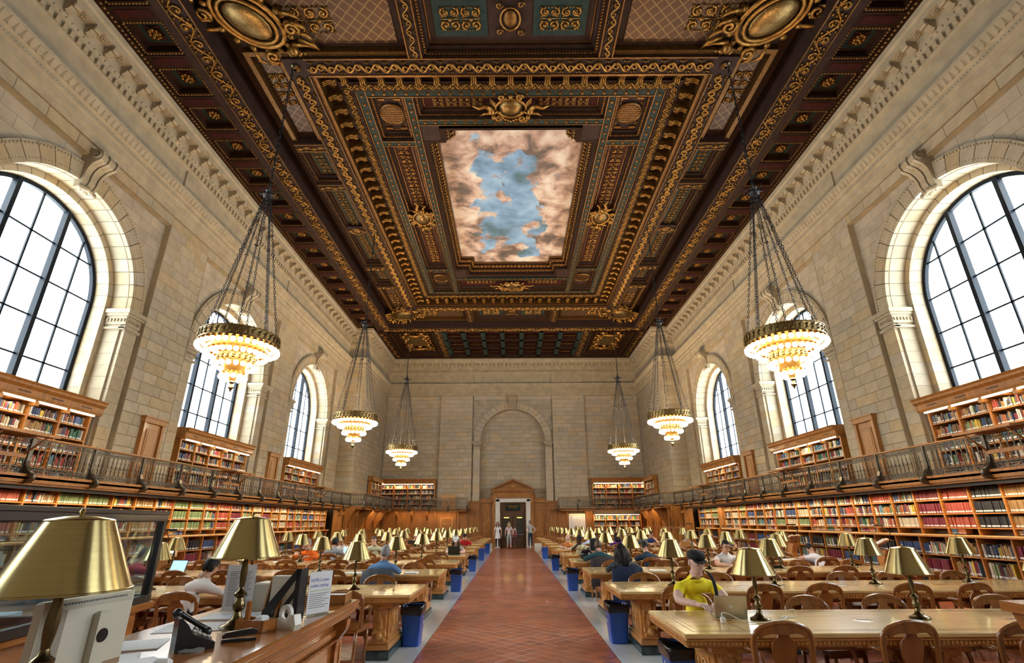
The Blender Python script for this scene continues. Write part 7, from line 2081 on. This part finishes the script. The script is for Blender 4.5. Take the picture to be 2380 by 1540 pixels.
# telephone
t=thing('telephone','black desk telephone with angled handset on the staff desk','telephone',(-1.74,3.16,DZ),math.radians(-50)); t.scale=(.85,)*3
MB().prism([(-.11,0),(.11,0),(.11,.035),(-.02,.09),(-.06,.15),(-.10,.19),(-.115,.185)],-.085,.085,'x',M=rotz(0)).build('phone_body',M['black'],t)
m=MB(); m.tube([(-.105,.09,.075),(-.105,.07,.095),(-.105,.0,.14),(-.105,-.07,.185),(-.105,-.10,.20)],[.022,.018,.016,.018,.024],8); m.ball((-.105,.09,.068),.032,8,6); m.ball((-.105,-.10,.195),.032,8,6); m.build('handset',M['black'],t)
m=MB()
for r in range(4):
    for c in range(3): m.box(-.03+.033*c,.075-.03*r,.052+.014*r,-.008+.033*c,.092-.03*r,.063+.014*r)
m.build('phone_keys',M['grey'],t); MB().lathe([(.0,0),(.07,0),(.075,.012),(.03,.02)],n=16,M=T(.09,-.02,0)).build('phone_stand',M['grey'],t)
m=MB(); P=[(-.105-.02*k*.35+.018*math.cos(k*1.4),.10+.012*math.sin(k*.2)+.0*k,.030+.018*math.sin(k*1.4)) for k in range(70)]; m.tube(P,.0035,4); m.build('coiled_cord',M['black'],t)
# tape dispenser, desk tidy, stapler
t=thing('tape_dispenser','beige tape dispenser with white tape roll on the staff desk','dispenser',(-1.46,3.70,DZ),math.radians(-25))
MB().prism([(-.07,0),(.10,0),(.105,.03),(.085,.085),(.06,.085),(.045,.045),(-.03,.035),(-.07,.06)],-.028,.028,'x',M=rotz(-PI/2)).build('dispenser_body',M['cream'],t)
m=MB(); MR=Matrix(((1,0,0,-.012),(0,0,1,0),(0,1,0,.085),(0,0,0,1)))
m.lathe([(.030,-.012),(.052,-.012),(.052,.012),(.030,.012),(.030,-.012)],n=22,M=MR); m.build('tape_roll',M['marble_w'],t)
t=thing('desk_tidy','small brown wooden desk tidy behind the stapler','organiser',(-1.62,3.62,DZ),math.radians(-20))
m=MB(); m.box(-.11,-.06,0,.11,.06,.012); 
for b in ((-.11,-.06,0,-.10,.06,.07),(.10,-.06,0,.11,.06,.07),(-.11,-.06,0,.11,-.05,.07),(-.11,.05,0,.11,.06,.07),(-.01,-.05,0,0,.05,.065)): m.box(*b)
m.build('tidy_box',M['desk'],t); MB().box(-.10,.0,.02,-.07,.02,.165,b=.006).build('tidy_divider',M['desk'],t); MB().box(.02,-.03,.012,.07,.03,.09,b=.008).build('white_pad',M['white'],t)
t=thing('stapler','black stapler lying on the staff desk in front of the tidy','stapler',(-1.58,3.34,DZ),math.radians(-62))
MB().box(-.02,-.09,0,.02,.09,.014,b=.004).build('stapler_base',M['black'],t); MB().prism([(-.085,.02),(.09,.03),(.095,.05),(.06,.062),(-.07,.05),(-.09,.035)],-.017,.017,'x').build('stapler_arm',M['black'],t)
# framed card, magazine file, acrylic signs, paper tray
t=thing('framed_card','small wooden frame with dark card standing on the staff desk','frame',(-1.76,4.12,DZ),math.radians(-35)); t.rotation_euler=(math.radians(-10),0,math.radians(-35))
m=MB(); 
for b in ((-.09,-.01,0,-.07,.01,.24),(.07,-.01,0,.09,.01,.24),(-.09,-.01,0,.09,.01,.02),(-.09,-.01,.22,.09,.01,.24)): m.box(*b,b=.003)
m.build('wood_frame',M['oak'],t); MB().box(-.07,-.004,.02,.07,.004,.22).build('dark_card',M['blackm'],t)
t=thing('magazine_file','black slotted magazine file with diagonal bars on the staff desk','file',(-1.66,4.12,DZ),math.radians(-8))
m=MB()
for x in (0,.10):
    def bar(p,q,w=.028): 
        m.tube([(x,p[0],p[1]),(x,q[0],q[1])],w/2,4,flat=.2,up=(0,1,0),smooth=False)
    for fx in (0,):
        m.prism([(-.01,0),(.25,0),(.25,.03),(-.01,.03)],x-.003,x+.003,'x'); m.prism([(.215,0),(.25,0),(.25,.32),(.215,.32)],x-.003,x+.003,'x'); m.prism([(-.01,0),(.03,0),(.245,.29),(.245,.32),(.215,.32),(-.01,.05)],x-.003,x+.003,'x'); m.prism([(.10,.03),(.14,.03),(.22,.14),(.22,.19)],x-.003,x+.003,'x')
m.box(0,-.01,0,.10,.25,.005); m.box(0,.245,0,.10,.25,.32)
m.v=[(p[1]-.12,-p[0]+.05,p[2]) for p in m.v]; m.build('slotted_side',M['blackm'],t)
MB().box(-.10,-.03,.006,.11,.03,.27).build('leaflets',M['paper2'],t)
def text(parent,s,size,col,Mx):
    c=bpy.data.curves.new('sign_lettering','FONT'); c.body=s; c.size=size; c.extrude=.0004; c.materials.append(col); c.align_x='LEFT'
    o=bpy.data.objects.new('tmp_text',c); COL.objects.link(o); bpy.context.view_layer.update()
    me=bpy.data.meshes.new_from_object(o.evaluated_get(bpy.context.evaluated_depsgraph_get())); bpy.data.objects.remove(o)
    return put('sign_lettering',me,parent,Mx)
RX=Matrix.Rotation(PI/2,4,'X')
M['ink_b']=mat('blue_ink',(.06,.13,.50),.7); M['ink_g']=mat('green_ink',(.30,.55,.08),.7); M['ink_k']=mat('grey_ink',(.15,.15,.18),.7)
t=thing('acrylic_sign','white printed sign in clear acrylic stand beside the black file','sign',(-1.45,4.22,DZ),math.radians(60))
MB().box(-.11,-.003,0,.11,.003,.30).build('acrylic_holder',M['acryl'],t); MB().box(-.12,-.06,0,.12,.06,.004).build('acrylic_foot',M['acryl'],t)
sh_=MB().box(-.105,-.0045,.01,.105,-.0032,.29).build('printed_sheet',M['white'],t)
text(sh_,"NYPL's new",.034,M['ink_b'],T(-.092,-.0050,.222)@RX); text(sh_,"online catalog",.030,M['ink_b'],T(-.092,-.0050,.187)@RX)
MB().box(-.09,-.0052,.160,.09,-.0046,.164).build('green_rule',M['ink_g'],sh_)
m=MB()
for k in range(8): m.box(-.09,-.0052,.14-.013*k,.09-.03*(k%3),-.0046,.1435-.013*k)
m.build('print_line',M['ink_k'],sh_)
t=thing('paper_sign','white printed hours sheet in an upright acrylic holder','sign',(-2.10,4.32,DZ),math.radians(-4))
MB().box(-.125,-.002,.0,.125,.002,.34).build('acrylic_holder',M['acryl'],t); sh_=MB().box(-.115,-.004,.01,.115,-.0024,.33).build('printed_sheet',M['white'],t)
m=MB()
for k in range(19):
    for x0_,x1_ in ((-.09,-.01),(.03,.09)): m.box(x0_,-.0048,.28-.013*k,x1_-.01*(k%3),-.004,.2835-.013*k)
m.build('print_line',M['ink_k'],sh_)
o=MB().box(-.14,-.09,0,.14,.09,.20,b=.01).build('leaflet_box',M['paper2']); o.location=(-1.86,4.42,DZ); o.rotation_euler=(0,0,-.1); tag(o,'cream leaflet box standing behind the black magazine file','box')
t=thing('paper_tray','wooden paper tray holding white sheets at the desk end','tray',(-1.58,4.80,DZ),math.radians(4))
m=MB()
for b in ((-.18,-.13,0,.18,.13,.012),(-.18,-.13,0,-.165,.13,.075),(.165,-.13,0,.18,.13,.075),(-.18,-.13,0,.18,-.115,.075),(-.18,.115,0,.18,.13,.075)): m.box(*b)
m.build('tray_box',M['oak'],t); MB().box(-.16,-.11,.012,.16,.11,.060).build('white_sheets',M['white'],t)
for k,(x,y,r,w,h) in enumerate(((-2.05,3.75,.25,.22,.15),(-2.15,3.2,.35,.20,.14),(-2.02,4.15,.1,.2,.15),(-2.0,2.85,.5,.15,.11),(-1.80,2.80,.9,.10,.07))):
    o=MB().box(-w,-h,0,w,h,.004+.003*k).build('paper_sheet',M['white']); o.location=(x,y,DZ); o.rotation_euler=(0,0,r); tag(o,f"{['large white sheet behind the desk lamp','white sheets beside the telephone cord','white sheets below the upright hours sign','loose white papers near the monitor','small white slips beside the monitor'][k]} on the staff desk",'paper')
o=MB().box(-.035,-.02,0,.035,.02,.035,b=.012).build('tissue_wad',M['white']); o.location=(-1.62,2.72,DZ+.014); tag(o,'crumpled white tissue on the staff desk beside the monitor','tissue')
t=thing('lectern','brown wooden lectern corner cut off by the right edge of the picture','lectern',(1.91,2.2,0))
MB().prism([(-.02,1.30),(.62,1.30),(.62,1.345),(-.02,1.335)],-.62,.02,'y').build('lectern_top',M['desk'],t)
MB().prism([(.02,1.24),(.60,1.24),(.60,1.30),(.0,1.30)],-.60,.0,'y').build('edge_moulding',M['desk'],t)
MB().prism([(.06,1.24),(.60,1.24),(.60,0),(-.10,0),(-.10,.4)],-.58,-.03,'y').build('lectern_body',M['desk'],t)
# stool and low table beyond the desk
t=thing('step_stool','dark wooden stool with papers on it beyond the staff desk','stool',(-4.55,6.35,0),.2)
MB().box(-.22,-.18,.47,.22,.18,.51,b=.01).build('seat',M['shelf_d'],t)
for sx in(-1,1):
    for sy in (-1,1): MB().tube([(sx*.16,sy*.12,.48),(sx*.22,sy*.17,0)],.018,6).build('leg',M['shelf_d'],t)
o=MB().box(-.15,-.11,0,.15,.11,.02).build('paper_sheet',M['white']); o.location=(-4.55,6.35,.511); tag(o,'white papers lying on the dark stool','paper')
# dictionary stands with open books along the side shelves
for i,(x,y,r,sd) in enumerate(((-7.6,11.9,.5,'left'),(-8.9,18.0,.3,'left'),(8.95,17.6,-2.6,'right'),(8.9,27.5,-2.6,'right'),(8.95,13.4,-2.4,'right'))):
    t=thing('book_stand',f"sloping wooden dictionary stand with open book near the {sd} shelves, {['nearest left','farther left','middle right','farthest right','nearest right'][i]}",'stand',(x,y,0),r)
    MB().box(-.16,-.14,0,.16,.14,.06,b=.01).build('stand_base',M['oak_l'],t)
    MB().prism([(-.05,.06),(.06,.06),(.10,.4),(.03,.7),(.12,.95),(-.05,1.0),(-.10,.75),(-.03,.45)],-.14,.14,'x').build('curved_pillar',M['oak_l'],t)
    Mx=T(0,0,1.08)@Matrix.Rotation(math.radians(28),4,'X'); MB().box(-.30,-.22,-.02,.30,.22,.0,M=Mx).build('sloping_top',M['oak_l'],t)
    b_=MB(); b_.prism([(-.27,.0),(-.02,.0),(0,.012),(.02,0),(.27,0),(.25,.05),(.12,.065),(0,.03),(-.12,.065),(-.25,.05)],-.18,.18,'y'); o=b_.build('open_book',M['white']); o.matrix_world=T(x,y,0)@rotz(r)@Mx; tag(o,f"big open book on the {['nearest left','farther left','middle right','farthest right','nearest right'][i]} dictionary stand",'book')
    MB().tube([(.0,.20,1.12),(.05,.28,1.35),(.0,.1,1.5)],.01,5).build('lamp_arm',M['black'],t); MB().box(-.2,.02,1.49,.2,.12,1.53,b=.01).build('lamp_head',M['black'],t)
# papers on tables
for k,(x,y,w,lab) in enumerate(((2.75,YR[2]+.35,.14,'pink and white leaflet beside the curly haired woman'),(6.5,YR[3]+.3,.25,'white papers under the arm of the slumped person'),(-5.6,YL[2]+.8,.22,'white newspaper sheets left of the man in orange'),(-3.2,YL[0]+.28,.12,'white notes on the first left table'),(3.9,YR[6]+.6,.2,'blue and white papers on the seventh right table'))):
    o=MB().box(-w,-.12,0,w,.12,.010).build('paper_sheet',M['white']); o.location=(x,y,TH); o.rotation_euler=(0,0,.3*k); tag(o,lab,'paper')
